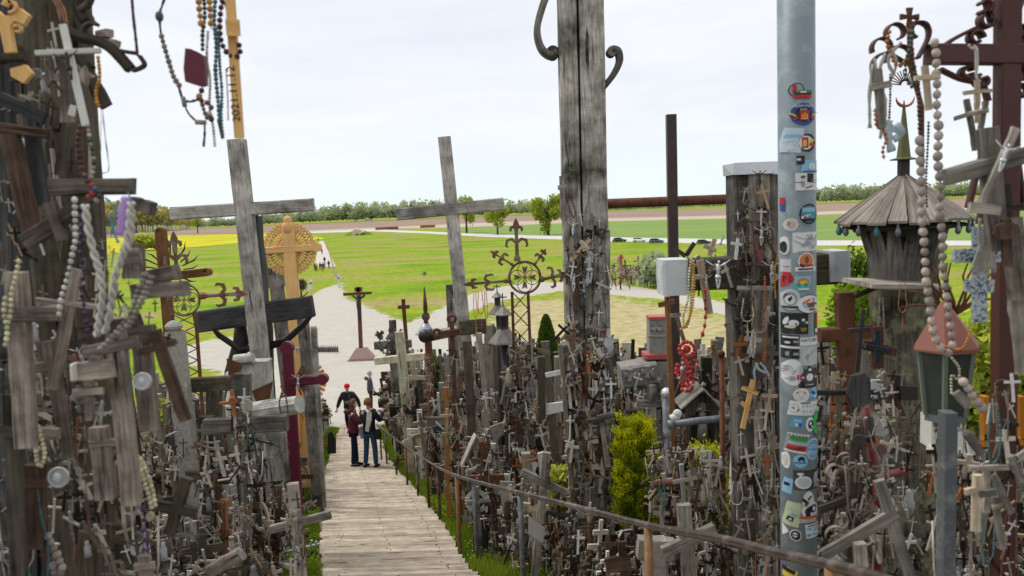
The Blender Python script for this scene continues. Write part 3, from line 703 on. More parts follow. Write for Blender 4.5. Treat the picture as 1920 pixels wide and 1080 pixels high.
# maroon cross
Ym = 7.6
t4 = thing('maroon_cross', 'maroon painted cross with rounded ends and thin iron rays', 'cross', (Q(545, 780, Ym).x, Ym, gz(-2, Ym)))
k = pxl(Ym)
def round_bar(mb, a, b, w_, dep):
    mb.beam(a, b, w_, dep, c=w_ * .12)
    for e in (b,): mb.tube([e + V((0, -dep * .52, 0)), e + V((0, dep * .52, 0))], w_ * .62, 14, smooth=False)
mb = MB(); round_bar(mb, V((Q(545, 780, Ym).x, Ym, gz(-2, Ym))), Q(539, 652, Ym), 20 * k, .07); mb.obj('upright', M_MAR, t4)
mb = MB(); round_bar(mb, Q(543, 715, Ym) + V((0, -.012, 0)), Q(606, 710, Ym) + V((0, -.012, 0)), 17 * k, .07); mb.obj('crossbar', M_MAR, t4)
mb = MB()
for a in [.5, .7, .9, 1.1, -.5, -.7, -.9, -1.15, 2.3, 2.6, -2.4, -2.7]:
    mb.beam(Q(553 + 9 * cos(a), 713 - 9 * sin(a), Ym - .03), Q(553 + 30 * cos(a), 713 - 30 * sin(a), Ym - .03), .017, .008, c=0)
mb.obj('ray', M_RUST, t4, kind='stuff')
figure(t4, Q(562, 700, Ym), Q(562, 728, Ym), M_CORP, -.06)
# second dark carved pole pair behind, post with carved bark, thorny cross
pcross('wooden_cross', 'broad grey board cross standing behind the bright halo cross', 16, (515, 500, 540, 720), (495, 530, 532, 526), 24, 22, W_GREY2, ground=True)
t_ = pcross('carved_post', 'carved grey post with ribbed bark pattern right of the halo cross', 13.2, (567, 585, 580, 740), None, 20, 0, W_GREY2, ground=True, cat='post')
pcross('thorny_cross', 'grey cross with thorny saw edged arms beside the sandy square', 13.6, (588, 612, 594, 720), (556, 656, 634, 655), 11, 9, W_GREYL, ground=True)
mb = MB()
for i in range(22):
    x = 596 + i * 1.8; s_ = 1 if i % 2 else -1; mb.beam(Q(x, 655, 13.5), Q(x + 1, 655 + s_ * 8, 13.5), .02, .02, tap=.3, c=0)
    y = 616 + i * 1.7; mb.beam(Q(588, y, 13.5), Q(588 + s_ * 9, y - 1, 13.5), .02, .02, tap=.3, c=0)
one('thorn_wreath', 'spiky thorn trim nailed along the saw edged grey cross', 'thorn trim', mb, W_GREY)
# sunflower iron
Ys = 16; t_ = thing('iron_flower', 'black iron sunflower on a thin stem left of the gravel path', 'iron flower', (Q(565, 600, Ys).x, Ys, gz(-4, Ys)))
mb = MB(); mb.tube([t_.location, Q(565, 560, Ys), Q(565, 536, Ys)], .018, 6); mb.tube(catm([(552, 549), (560, 554), (565, 556), (572, 553), (577, 547)], Ys), .012, 5); mb.obj('stem', M_IRON, t_)
for i in range(16):
    a = i * 2 * pi / 16; mb = MB(); p = lambda r, o=0: (565 + r * cos(a + o), 534 - r * sin(a + o))
    outl(mb, [p(3, .2), p(9, .17), p(13.5, 0), p(9, -.17), p(3, -.2)], .01, Ys); mb.obj('petal', M_IRON, t_)
mb = MB(); mb.ball(Q(565, 534, Ys), 3.2 * pxl(Ys), 10, 6, (1, .5, 1)); mb.obj('centre', M_RUST, t_)
# wrought iron crosses
def fleur(mb, bx, by, tx, ty, wd, Y, th=.03, M3=True):
    """fleur-de-lis tipped spear between two picture points"""
    dx, dy = tx - bx, ty - by; L = hypot(dx, dy); ux, uy = dx / L, dy / L; vx, vy = -uy, ux
    p = lambda a, b: (bx + ux * a * L + vx * b * wd, by + uy * a * L + vy * b * wd)
    mb.sweep([Q(*p(0, 0), Y), Q(*p(.08, 0), Y), Q(*p(.14, 0), Y), Q(*p(.6, 0), Y)], CIRC(1, 6), [wd * .30 * pxl(Y), wd * .30 * pxl(Y), wd * .17 * pxl(Y), wd * .15 * pxl(Y)])
    outl(mb, [p(.55, .15), p(.72, .17), p(.80, .3), p(.88, .24), p(1, 0), p(.88, -.24), p(.80, -.3), p(.72, -.17), p(.55, -.15)], th, Y)
    for s in (-1, 1):
        for a0, sz in ((.42, 1.0), (.74, .55)):
            mb.sweep([Q(*p(a0, 0), Y), Q(*p(a0 + .09 * sz, s * .45 * sz), Y), Q(*p(a0 + .06 * sz, s * .85 * sz), Y), Q(*p(a0 - .06 * sz, s * .95 * sz), Y), Q(*p(a0 - .10 * sz, s * .80 * sz), Y)], RECT(th, wd * .2 * pxl(Y)), [1, 1, 1.1, .8, .5])
def wrought(label, cx, cy, rr, Y, tips, legs, foot, bar=None, cat='iron cross'):
    t_ = thing('wrought_iron_cross', label, cat, (Q(cx, foot, Y).x, Y, gz(Q(cx, foot, Y).x, Y))); k = pxl(Y)
    mb = MB(); ring(mb, cx, cy, rr, Y, 1.7, 30); ring(mb, cx, cy, rr * .93, Y, .8, 30, yo=.01)
    for i in range(4):
        a = i * pi / 2; ring(mb, cx + rr * .47 * cos(a), cy - rr * .47 * sin(a), rr * .45, Y, .8, 18)
        q = lambda r, o: (cx + r * rr * cos(a + o), cy - r * rr * sin(a + o))
        outl(mb, [q(.2, 0), q(.45, .3), q(.75, .22), q(.62, 0), q(.75, -.22), q(.45, -.3)], .012, Y)
    mb.ball(Q(cx, cy, Y), 2.5 * k, 8, 5); mb.obj('ring', M_RUSTG, t_)
    for x0, y0, x1, y1, w_ in tips: mb = MB(); fleur(mb, x0, y0, x1, y1, w_, Y); mb.obj('finial', M_RUSTG, t_)
    g_ = gz(t_.location.x, Y)
    for x in legs:
        a = Q(x[0], cy + rr * .9, Y); b = Q(x[1], foot, Y); mb = MB(); mb.beam((b.x, Y, g_ - .1), a, 5.5 * k, 5.5 * k); mb.obj('leg', M_RUST, t_)
    (xa, xb), (xc, xd) = legs; mb = MB(); n = 7; y0, y1 = cy + rr * .9, foot
    for i in range(n):
        f0, f1 = i / n, (i + 1) / n; ya, yb = y0 + (y1 - y0) * f0, y0 + (y1 - y0) * f1
        l0, l1, r0, r1 = xa + (xb - xa) * f0, xa + (xb - xa) * f1, xc + (xd - xc) * f0, xc + (xd - xc) * f1
        mb.tube([Q(l0, ya, Y), Q(r1, yb, Y)], 1.1 * k, 5); mb.tube([Q(r0, ya, Y + .02), Q(l1, yb, Y + .02)], 1.1 * k, 5)
    mb.obj('lattice', M_RUST, t_); return t_
wrought('large rusty wrought iron cross with ring and spear finials left of the massive post', 984, 520, 30, 8.2,
        [(970, 490, 967, 408, 21), (1014, 524, 1062, 514, 20), (955, 526, 866, 534, 15), (1003, 495, 1024, 466, 9), (962, 497, 918, 470, 11)], [(960, 965), (990, 999)], 780)
wrought('rusty wrought iron cross with fleur finial before the yellow field', 345, 562, 30, 7.0,
        [(333, 525, 325, 434, 22), (376, 555, 466, 550, 22)], [(322, 330), (367, 374)], 740)
t_ = thing('brown_cross', 'varnished brown wooden cross with pointed rounded arm and black iron rays', 'cross', (Q(325, 700, 7.6).x, 7.6, gz(-3, 7.6)))
mb = MB(); a = Q(302, 436, 7.6); mb.beam(V((Q(325, 700, 7.6).x, 7.6, gz(-3, 7.6))), a, 19 * pxl(7.6), .07); mb.prism([(-.048, 0), (-.04, .03), (0, .05), (.04, .03), (.048, 0)], .07, a); mb.obj('upright', W_TAN, t_)
mb = MB(); a = Q(390, 510, 7.55); mb.beam(Q(300, 520, 7.55), a, 15 * pxl(7.6), .06); mb.tube([a + V((0, -.03, 0)), a + V((0, .03, 0))], .037, 12, smooth=False); mb.obj('crossbar', W_TAN, t_)
for i in range(22):
    a = i * 2 * pi / 22 + .1; r0, r1 = 26, 56 + 6 * (i % 2); p = lambda r, o=0: (318 + r * cos(a + o), 508 - r * sin(a + o)); mb = MB()
    outl(mb, [p(r0, .04), p(r1 * .8, .05), p(r1, .12), p(r1 * .8, -.01), p(r0, -.04)], .008, 7.75); mb.obj('ray', M_IRON, t_)
# concrete post with knob, iron plates, white cross pieces
t_ = thing('concrete_post', 'lichened concrete post with carved octagonal knob', 'post', (Q(330, 930, 6.2).x, 6.2, gz(-2.6, 6.2)))
a = Q(327, 625, 6.2); k = pxl(6.2); mb = MB(); mb.beam(V((a.x + .06, 6.2, gz(-2.6, 6.2) - .1)), a, 32 * k, .13, seg=8, jit=.003); mb.obj('shaft', M_CONC, t_)
mb = MB(); mb.lathe([(.068, 0), (.07, .01), (.045, .02), (.045, .03), (.07, .04), (.072, .06), (.05, .085), (.02, .1), (0, .105)], a, 8, False); mb.obj('knob', M_CONC, t_)
for lb, pts, Y in (('inverted triangular rusty iron plate standing above the grey rail', [(425, 672), (456, 682), (442, 730), (440, 760), (434, 760), (432, 728)], 7.3),
                   ('slanting rusty iron triangle behind the small orange cross', [(472, 733), (512, 715), (504, 762), (480, 752)], 7.0)):
    mb = MB(); outl(mb, pts, .008, Y); one('iron_plate', lb, 'iron plate', mb, M_RUST)
t_ = thing('white_cross', 'toppled thick white painted cross with a rosary wound log arm', 'cross', (Q(500, 860, 6.6).x, 6.6, gz(-2, 6.6)))
mb = MB(); mb.sweep([Q(455, 775, 6.7), Q(500, 768, 6.6), Q(562, 758, 6.5)], CIRC(.085, 10), [1, 1, .95], jit=.006); mb.obj('crossbar', W_WPNT, t_)
mb = MB(); mb.beam(Q(500, 775, 6.75), Q(512, 900, 6.7), 52 * pxl(6.7), .1, seg=4, jit=.004); mb.obj('upright', W_WPNT, t_)
mb = MB(); mb.beam(Q(462, 790, 6.9), Q(476, 870, 6.9), .04, .03); mb.beam(Q(532, 810, 6.5), Q(540, 900, 6.5), .04, .03); mb.obj('side_board', W_GREY, t_)
rosary('brown rosary wound around the end of the toppled white log arm', [(528, 738), (524, 755), (528, 775), (540, 780), (536, 742)], 6.35, 2.2, B_BRN)
mb = MB(); a = Q(460, 750, 8.2); mb.sweep([a + V((0, 0, -.5)), a, a + V((0, 0, .18)), a + V((0, 0, .3)), a + V((0, 0, .36))], CIRC(.2, 12), [1.1, 1, .8, .9, .5], smooth=True)
mb.beam(a + V((.12, 0, -.5)), a + V((.14, 0, .42)), .3, .2, seg=3, jit=.004); mb.tube([Q(440, 676, 8.1), Q(475, 672, 8.1)], .06, 10)
one('white_monument', 'white plastered stump with rolled top behind the maroon cross', 'monument', mb, W_WPNT)
pcross('wooden_rail_cross', 'heavy dark grey crossbar with sagging ends below the inverted iron plate', 6.3, (402, 730, 400, 990), (345, 722, 434, 718), 26, 27, W_MOSS, ground=True, seg=6)
pcross('wooden_cross', 'weathered cross crowded with hangings under the small orange cross', 5.4, (455, 700, 456, 1010), (385, 800, 540, 792), 30, 30, W_GREY2, ground=True, seg=6)
pcross('wooden_cross', 'dark grey cross with empty arm left of the toppled white one', 5.9, (388, 780, 392, 1010), (350, 890, 430, 895), 26, 24, W_DARK, ground=True, seg=4)
pcross('wooden_cross', 'slanted silver grey cross with thick arm nearest the boardwalk left edge', 5.0, (549, 906, 566, 1100), (508, 992, 620, 964), 21, 15, W_GREY, ground=True, seg=4)
t_ = pcross('orange_cross', 'small orange turned wood cross with ring boss on grey stakes', 5.2, (435, 731, 440, 780), (412, 757, 446, 752), 7, 6, W_ORG, dep=.02)
mb = MB(); ring(mb, 436, 751, 5, 5.15, 2.4, 14); mb.obj('boss', W_ORG, t_)
pcross('crucifix', 'small white metal crucifix beside the orange turned wood cross', 5.2, (458, 728, 459, 775), (446, 745, 470, 744), 4, 3, M_SILV, dep=.01, corp=(458, 742, 458, 765, M_CORP))
pcross('orange_cross', 'orange wooden cross on the left slope beside the boardwalk grass', 17, (601, 823, 604, 878), (592, 834, 611, 833), 6, 5, W_ORG, ground=True, dep=.03)
# plinth cross on the square
Yp = 60; b = G(679, 674)
t_ = thing('plinth_cross', 'dark crucifix on a tapered red granite plinth on the sandy square', 'cross', b); k = b.y / FP; Yp = b.y
mb = MB(); mb.beam(Q(677, 655, Yp), Q(672, 538, Yp), 7 * k, .25); mb.obj('upright', M_RUST, t_)
mb = MB(); mb.beam(Q(644, 552, Yp - .05), Q(697, 549, Yp - .05), 5 * k, .2); mb.beam(Q(665, 543, Yp - .05), Q(679, 542, Yp - .05), 8 * k, .15); mb.obj('crossbar', M_RUST, t_)
mb = MB(); mb.tube([Q(660, 553, Yp - .3), Q(672, 563, Yp - .3), Q(684, 553, Yp - .3)], .09, 6); mb.sweep([Q(672, 556, Yp - .3), Q(673, 575, Yp - .3), Q(675, 600, Yp - .25)], CIRC(.16, 8), [1.1, 1.1, .6], smooth=True); mb.ball(Q(673, 555, Yp - .4), .15, 8, 5); mb.obj('corpus', M_BRZ, t_)
mb = MB(); c_ = V((b.x, b.y, 0)); mb.sweep([c_ + V((0, 0, -.1)), c_ + V((0, 0, .22))], RECT(50 * k, 1.6), None); mb.obj('plinth_step', M_GRAN, t_)
mb = MB(); mb.sweep([c_ + V((0, 0, .2)), c_ + V((0, 0, .35)), c_ + V((0, 0, 1.05))], RECT(42 * k, 1.4), [1, 1, .45]); mb.obj('plinth', M_GRAN, t_)
for x, y, lb in ((760, 492, ''), ): pass
for x, y, h_, lb in ((584, 545, 20, 'small white cross standing on the grass left of the gravel path'), (579, 548, 12, 'white stump shaped marker left of the gravel path'), (636, 540, 26, 'white ribboned post cross right of the gravel path')):
    b = G0(x, y); kk = b.y / FP; mb = MB(); mb.beam(b, b + V((0, 0, h_ * kk)), 4 * kk, .2)
    if 'cross' in lb: mb.beam(b + V((-6 * kk, -.02, h_ * kk * .72)), b + V((6 * kk, -.02, h_ * kk * .72)), 3.2 * kk, .16)
    one('grave_cross' if 'cross' in lb else 'marker_stone', lb, 'cross' if 'cross' in lb else 'marker', mb, M_WHT)
# ------------------------------------------------------------------ middle distance, right of the boardwalk
pcross('yellow_cross', 'pale yellow squared cross with long arm at the start of the right thicket', 17.5, (749, 622, 765, 800), (703, 677, 803, 667), 17, 14, W_YEL, ground=True)
pcross('wooden_cross', 'tall grey round post cross with cracked plank arm in the middle of the picture', 11, (833, 257, 884, 760), (745, 402, 945, 382), 28, 23, W_GREYL, ground=True, seg=8, tap=.8, dep=.17, jit=.003)
pcross('dark_cross', 'dark slim iron crucifix above the leafy grey carving', 23, (756, 561, 762, 640), (746, 576, 768, 575), 7, 7, M_RUST, ground=True)
pcross('carved_cross', 'grey cross wreathed in carved oak leaves behind the pale yellow one', 21, (736, 600, 742, 760), (702, 648, 772, 644), 13, 15, W_GREY2, ground=True)
mb = MB()
for i in range(60):
    a = U_(0, 6.28); r = U_(10, 36); x, y = 735 + r * cos(a), 642 - r * sin(a) * .9; s_ = U_(3, 6)
    outl(mb, [(x + s_ * cos(q) * (1 if j % 2 else .5), y + s_ * sin(q) * (1 if j % 2 else .5)) for j, q in enumerate([n * pi / 5 for n in range(10)])], .03, 20.8 + U_(-.1, .1))
one('carved_leaves', 'carved grey oak leaf spray fixed around the arms of a cross', 'carving', mb, W_GREY2)
t_ = thing('spire_post', 'rusty pole with wooden spire and blue grey cone roof', 'spire post', (Q(806, 700, 14.5).x, 14.5, gz(-1, 14.5)))
k = pxl(14.5); mb = MB(); mb.tube([t_.location, Q(803, 640, 14.5)], 7 * k, 10); mb.obj('shaft', M_RUST, t_)
mb = MB(); mb.lathe([(21 * k, 0), (19 * k, .02), (11 * k, .12), (6 * k, .2)], Q(799, 626, 14.5), 14); mb.obj('cone_roof', paint('blue_grey_zinc', (.34, .38, .40), .5, .3), t_)
mb = MB(); mb.lathe([(5 * k, 0), (4 * k, .03), (8 * k, .09), (7 * k, .15), (3 * k, .20), (4.6 * k, .23), (3.4 * k, .4), (1.2 * k, .64), (0, .68)], Q(799, 605, 14.5), 10); mb.obj('spire', W_BRN, t_)
mb = MB(); a = Q(796, 513, 14.5)
for i in range(9): mb.tube([a, a + V((cos(i * .7) * .05, 0, sin(i * .7) * .05))], .005, 4)
o = mb.obj('star', B_TEAL, t_); o['kind'] = 'stuff'
t_ = thing('ball_end_cross', 'grey pipe cross arm ending in a dark wooden ball', 'cross', (Q(860, 760, 11.6).x, 11.6, gz(-.5, 11.6)))
mb = MB(); mb.tube([t_.location, Q(856, 560, 11.6)], .06, 10); mb.obj('upright', W_GREY2, t_); mb = MB(); mb.tube([Q(800, 632, 11.4), Q(912, 608, 11.4)], .075, 10); mb.obj('crossbar', M_STEELD, t_)
mb = MB(); mb.ball(Q(797, 630, 11.3), 13 * pxl(11.3), 14, 9); mb.tube([Q(801, 630, 11.4), Q(812, 627, 11.4)], .09, 12); mb.obj('ball', M_BRZ, t_)
t_ = thing('rusty_cross', 'rusty iron cross with ring eyes on its top and arm ends', 'cross', (Q(852, 760, 10.8).x, 10.8, gz(-.5, 10.8)))
mb = MB(); mb.beam(t_.location, Q(847, 605, 10.8), .06, .04); ring(mb, 847, 598, 7, 10.8, 3, 14); mb.obj('upright', M_RUST, t_)
mb = MB(); mb.beam(Q(822, 627, 10.75), Q(862, 622, 10.75), .085, .035); ring(mb, 819, 625, 7, 10.75, 3, 14); mb.obj('crossbar', M_RUST, t_)
pcross('dark_post', 'grey post with dark metal cap behind the tall middle cross', 14, (843, 534, 850, 700), None, 14, 0, W_GREY2, ground=True, cat='post')
t_ = pcross('log_arm_cross', 'short fat log arm sticking out right of the tall middle cross', 10.6, (876, 640, 884, 800), (862, 615, 912, 611), 16, 28, W_MOSS, ground=True)
M_ZROOF = paint('weathered_roof_metal', (.20, .185, .17), .6, .3, wear=.7, wearc=(.16, .085, .055), scale=14)
# lanterns
def lantern(label, x, ytop, Y, s):
    k = pxl(Y); b = Q(x, ytop, Y); t_ = thing('lantern_shrine', label, 'shrine', (b.x, Y, gz(b.x, Y)))
    L = lambda pr, o=(0, 0, 0), n=8: MB().lathe([(r * k * s, -z * k * s) for r, z in pr][::-1], b, n, False)
    L([(0, -14), (2, -4), (3, 0), (12, 9), (18, 14), (18, 16)]).obj('upper_roof', M_ZROOF, t_)
    L([(10, 15), (9, 38), (11, 42)], n=6).obj('lantern_box', M_IRON, t_)
    L([(9, 40), (14, 47), (30, 66), (31, 69), (10, 70)], n=6).obj('lower_roof', M_ZROOF, t_)
    mb = MB(); mb.tube([t_.location, b - V((0, 0, 68 * k * s))], 7 * k * s, 8); mb.obj('post', M_IRON, t_)
    mb = MB(); mb.beam(b + V((0, 0, 4 * k * s)), b + V((0, 0, 26 * k * s)), .012, .012, c=0); mb.beam(b + V((-.05, 0, 18 * k * s)), b + V((.05, 0, 18 * k * s)), .012, .012, c=0); mb.obj('roof_cross', M_IRON, t_)
lantern('dark metal lantern shrine with stacked roofs behind the large iron cross', 943, 575, 9.2, 1.0)
lantern('small dark lantern shrine with pagoda roof behind the halo of spears', 932, 548, 11, .6)
# ------------------------------------------------------------------ massive double post
Yd = 7.0; k = pxl(Yd)
t5 = thing('massive_post', 'massive split oak post with carved scroll ears rising above the whole thicket', 'post', (Q(1105, 1000, Yd).x, Yd, gz(1, Yd)))
POSTM = t5
bz = gz(1, Yd) - .2
def log(x0, x1, w_, yo, dep, name='beam', m_=None):
    a = Q(x0, -60, Yd); b = Q(x1, 1010, Yd); b = b + (b - a) * ((b.z - bz) / (a.z - b.z)); mb = MB(); N = 16
    pts = [(b + V((0, yo, 0))).lerp(a + V((0, yo, 0)), i / N) for i in range(N + 1)]
    mb.sweep(pts, RECT(w_ * k, dep, .028 if w_ > 12 else .008), [1.1 - .1 * i / N + U_(-.012, .012) for i in range(N + 1)], FRONT, .0022); mb.obj(name, m_ or W_POST, t5)
log(1059, 1085, 30, .0, .24); log(1073, 1098, 7, .0, .25); log(1104, 1126, 44, -.025, .28)
log(1084, 1106, 20, .09, .2, 'groove_shade_core', W_BLACK); log(1123, 1141, 14, .03, .2)  # filler log coloured black to paint the shade in the central groove
for i in range(20):
    x, y = random.choice([U_(1064, 1078), U_(1092, 1140)]), U_(330, 900); L_ = U_(50, 170); x += (y - 300) * .02; mb = MB(); mb.beam(Q(x + U_(-2, 2), y + L_, Yd - .165), Q(x, y, Yd - .165), U_(5, 10) * k, .02, seg=3, jit=.002); mb.obj('slat', random.choice([W_GREYL, W_GREY, W_GREY2]), t5)
mb = MB(); scroll(mb, [(1034, -30), (1018, 10), (1007, 55), (1013, 88), (1027, 103), (1039, 104), (1043, 96)], Yd, 12, 26); 
mb.tube([Q(1036, 100, Yd) + V((0, -.06, 0)), Q(1036, 100, Yd) + V((0, .06, 0))], 12 * k, 14, smooth=False); mb.obj('scroll', W_GREY2, t5)
mb = MB(); scroll(mb, [(1133, 162), (1150, 140), (1161, 116), (1158, 97), (1146, 93)], Yd, 11, 26); mb.tube([Q(1146, 98, Yd) + V((0, -.06, 0)), Q(1146, 98, Yd) + V((0, .06, 0))], 9 * k, 14, smooth=False); mb.obj('scroll', W_GREY2, t5)
pcross('plank_strip', 'narrow grey plank nailed to the left edge of the massive post', 6.85, (1053, 330, 1056, 412), (1046, 352, 1062, 351), 9, 9, W_GREY, cat='plank cross')
# ------------------------------------------------------------------ iron pipe cross
Yi = 8.4; k = pxl(Yi); t6 = thing('pipe_cross', 'tall brown steel pipe cross with square arms against the sky', 'cross', (Q(1264, 800, Yi).x, Yi, gz(1.5, Yi)))
mb = MB(); mb.beam(V((Q(1266, 800, Yi).x, Yi, gz(1.5, Yi))), Q(1258, 215, Yi), 18 * k, .1, c=.01); mb.obj('upright', paint('brown_pipe_paint', (.055, .035, .032), .5, .2, wear=.4, wearc=(.10, .07, .06)), t6)
mb = MB(); mb.tube([Q(1136, 382, Yi), Q(1372, 373, Yi)], 9 * k, 12); mb.obj('crossbar', M_RUST, t6)
# ------------------------------------------------------------------ thick capped cross
Yc = 4.6; k = pxl(Yc); t7 = thing('capped_cross', 'thick grey wooden cross with metal caps hung with rosaries and crucifixes', 'cross', (Q(1425, 1080, Yc).x, Yc, gz(1.4, Yc)))
CAPX = t7
mb = MB(); a, b = Q(1407, 330, Yc), Q(1424, 1080, Yc)
for o_, w_, y_ in ((-24, 34, .02), (6, 40, 0), (34, 22, .03)):
    a_, b_ = Q(1408 + o_, 328, Yc + y_), Q(1426 + o_ * 1.1, 1120, Yc + y_); b_ = b_ + (b_ - a_) * ((b_.z - gz(1.4, Yc) + .1) / (a_.z - b_.z)); mb = MB()
    mb.beam(b_, a_, w_ * k, .19, seg=12, jit=.0025, c=.012); mb.obj('upright', W_GREY if o_ == 6 else W_GREY2, t7)
mb = MB(); a_ = Q(1407, 318, Yc); mb.beam(a_ + V((0, 0, -.03)), a_ + V((0, 0, .035)), 84 * k, .23, c=.01, jit=.002); mb.obj('metal_cap', M_SILV, t7)
mb = MB(); mb.beam(Q(1262, 516, Yc - .01), Q(1560, 502, Yc - .01), 58 * k, .17, seg=6, jit=.003, c=.01); mb.obj('crossbar', W_MOSS, t7)
for x, y, w_, h_ in ((1260, 518, 47, 66), (1563, 497, 36, 56)):
    mb = MB(); a_ = Q(x, y, Yc - .02); mb.beam(a_ - V((0, 0, h_ / 2 * k)), a_ + V((0, 0, h_ / 2 * k)), w_ * k, .22, c=.014, seg=3, jit=.0015); mb.obj('metal_cap', M_BOX, t7)
# ------------------------------------------------------------------ galvanised pole (stickers later)
Yg = 3.2; RG = 33.8 * pxl(Yg); PG0, PG1 = Q(1497, -40, Yg), Q(1498, 1080, Yg)
PX = PG1.x
t8 = thing('steel_pole', 'round galvanised steel pole covered in stickers', 'pole', (PX, Yg, gz(PX, Yg) - .1))
mb = MB(); mb.sweep([(PX, Yg, gz(PX, Yg) - .1), (PX, Yg, 10), (PX, Yg, 13.0)], CIRC(RG, 48), [1.02, 1.0, .97], smooth=True); mb.obj('shaft', M_STEEL, t8)
# ------------------------------------------------------------------ roofed shrine trunk
Ys = 4.0; k = pxl(Ys); c_ = Q(1693, 440, Ys); cx = c_.x
t9 = thing('roofed_shrine', 'grey tree trunk shrine under a round shingled roof with metal spire', 'shrine', (Q(1690, 1080, Ys).x, Ys, gz(1.9, Ys)))
mb = MB(); zt = Q(1697, 408, Ys).z; zb = gz(1.9, Ys) - .1; N = 14
mb.sweep([V((cx + (.06 - .06 * i / N) , Ys, zb + (zt - zb) * i / N)) for i in range(N + 1)], CIRC(60 * k, 18), [1.05 - .10 * abs(i / N - .3) + U_(-.02, .02) for i in range(N + 1)], jit=.004, smooth=True); mb.obj('trunk', W_TRUNK, t9)
for s in range(14):
    a = s * 2 * pi / 14; mb = MB(); r = 52 * k; p0 = V((cx + r * cos(a), Ys + r * sin(a), Q(1690, 540, Ys).z)); z1 = zt - .01
    r2 = 78 * k; mb.sweep([p0, p0 + V((cos(a) * .02, sin(a) * .02, (z1 - p0.z) * .5)), V((cx + r2 * cos(a), Ys + r2 * sin(a), z1))], RECT(.075, .02, .004), [1, 1.05, .6], V((cos(a), sin(a), 0)), .003); mb.obj('carved_stave', W_GREY2, t9)
z0 = Q(1697, 412, Ys).z; za = Q(1697, 322, Ys).z; RR = 120 * k
for i in range(22):
    a = i * 2 * pi / 22 + .05; b_ = (i + 1) * 2 * pi / 22 + .03; mb = MB(); rr = RR * U_(.97, 1.03); dz = U_(-.004, .006)
    A_ = [V((cx + r * cos(q), Ys + r * sin(q), z0 + (za - z0) * (1 - r / RR) + dz)) for r, q in ((.02, a), (rr, a), (rr, b_), (.02, b_))]
    dn = V((0, 0, -.012)); v0 = len(mb.v); mb.v += A_ + [q + dn for q in A_]; tt = R_()
    L_ = rr; uu = U_(0, 20)
    mb.face((0, 1, 2, 3), [(uu, 0), (uu + L_, 0), (uu + L_, .09), (uu, .09)], tt); mb.face((7, 6, 5, 4), [(uu, 0), (uu, .09), (uu + L_, .09), (uu + L_, 0)], tt)
    for j in range(4): j2 = (j + 1) % 4; mb.face((j2, j, 4 + j, 4 + j2), [(uu, 0), (uu + .1, 0), (uu + .1, .012), (uu, .012)], tt)
    mb.obj('shingle', W_SHING, t9)
for i in range(20):
    a = i * 2 * pi / 20 + .1; p = V((cx + (RR - .02) * cos(a), Ys + (RR - .02) * sin(a), z0 - .006)); mb = MB()
    mb.sweep([p, p - V((0, 0, .018)), p - V((0, 0, .032)), p - V((0, 0, .05)), p - V((0, 0, .062))], CIRC(.012, 6), [.7, .5, 1.1, 1.3, .6], smooth=True); mb.obj('tassel', B_TEAL if i % 3 == 0 else M_STEELD, t9)
mb = MB(); mb.lathe([(RR * .86, z0 - .02), (RR * .9, z0 - .035), (RR * .6, z0 - .05)], (cx, Ys, 0), 24); mb.obj('eave_ring', W_DARK, t9)
mb = MB(); q = Q(1692, 300, Ys).z; mb.beam((cx, Ys, za - .03), (cx, Ys, q), 17 * k, 17 * k); mb.obj('neck', M_IRON, t9)
mb = MB(); mb.lathe([(24 * k, q), (25 * k, q + .004), (13 * k, q + .012), (12 * k, q + .03), (2 * k, q + .27), (1 * k, q + .29)], (cx, Ys, 0), 8, False); mb.obj('spire', paint('green_copper', (.14, .15, .06), .6, .3, wear=.8, wearc=(.17, .09, .04), scale=20), t9)
qc = Q(1697, 182, Ys); mb = MB(); mb.sweep([qc + V((cos(a) * .045, 0, sin(a) * .045)) for a in [pi + .0 + i * pi / 10 for i in range(11)]], RECT(.008, .016), [.2 + 1.2 * sin(i * pi / 10) for i in range(11)]); mb.obj('crescent', paint('copper_sheet', (.3, .11, .05), .5, .5), t9)
mb = MB()
for i in range(14):
    a = .2 + i * 2.8 / 13; o_ = Q(1697, 160, Ys)
    mb.tube([o_ + V((cos(a) * .02, 0, sin(a) * .02)), o_ + V((cos(a) * .075, 0, sin(a) * .075))], .003, 4)
mb.obj('sun_rays', M_RUST, t9)
mb = MB(); q = Q(1690, 531, 3.75); mb.beam(Q(1607, 531, 3.72), Q(1745, 536, 3.72), .025, .2, n=V((0, 0, 1)), seg=4, jit=.002)
mb = MB(); a_, b_ = Q(1605, 531, 3.78), Q(1748, 534, 3.78); mb.beam(a_, b_, .022, .34, seg=4, jit=.0025); mb.obj('shelf', W_GREY, t9)
mb = MB(); mb.beam(Q(1602, 556, 3.85), Q(1640, 540, 3.85), .02, .03); mb.obj('bracket', W_DARK, t9)
# ------------------------------------------------------------------ red iron cross on the right edge
Yr = 2.35; k = pxl(Yr)
t10 = thing('red_iron_cross', 'red oxide painted iron cross with curled strap ornaments at right edge', 'cross', (Q(1878, 1080, Yr).x, Yr, gz(1.4, Yr)))
mb = MB(); a = Q(1890, -60, Yr); b = Q(1878, 1080, Yr); b = b + (b - a) * ((b.z - gz(1.4, Yr) + .1) / (a.z - b.z)); mb.beam(b, a, 36 * k, .05, c=.003); mb.obj('upright', M_RRED, t10)
mb = MB(); mb.beam(Q(1738, 102, Yr - .006), Q(1990, 104, Yr - .006), 35 * k, .045, c=.003); mb.obj('crossbar', M_RRED, t10)
def strap(px, parent=t10, Y=Yr, w_=5, th=22): mb = MB(); scroll(mb, px, Y, w_, th); mb.obj('strap_scroll', M_RRED, parent)
def curl(x, y, r, a0, a1, n=9): return [(x + r * (1 - .045 * i) * cos(a0 + (a1 - a0) * i / n), y - r * (1 - .045 * i) * sin(a0 + (a1 - a0) * i / n)) for i in range(n + 1)]
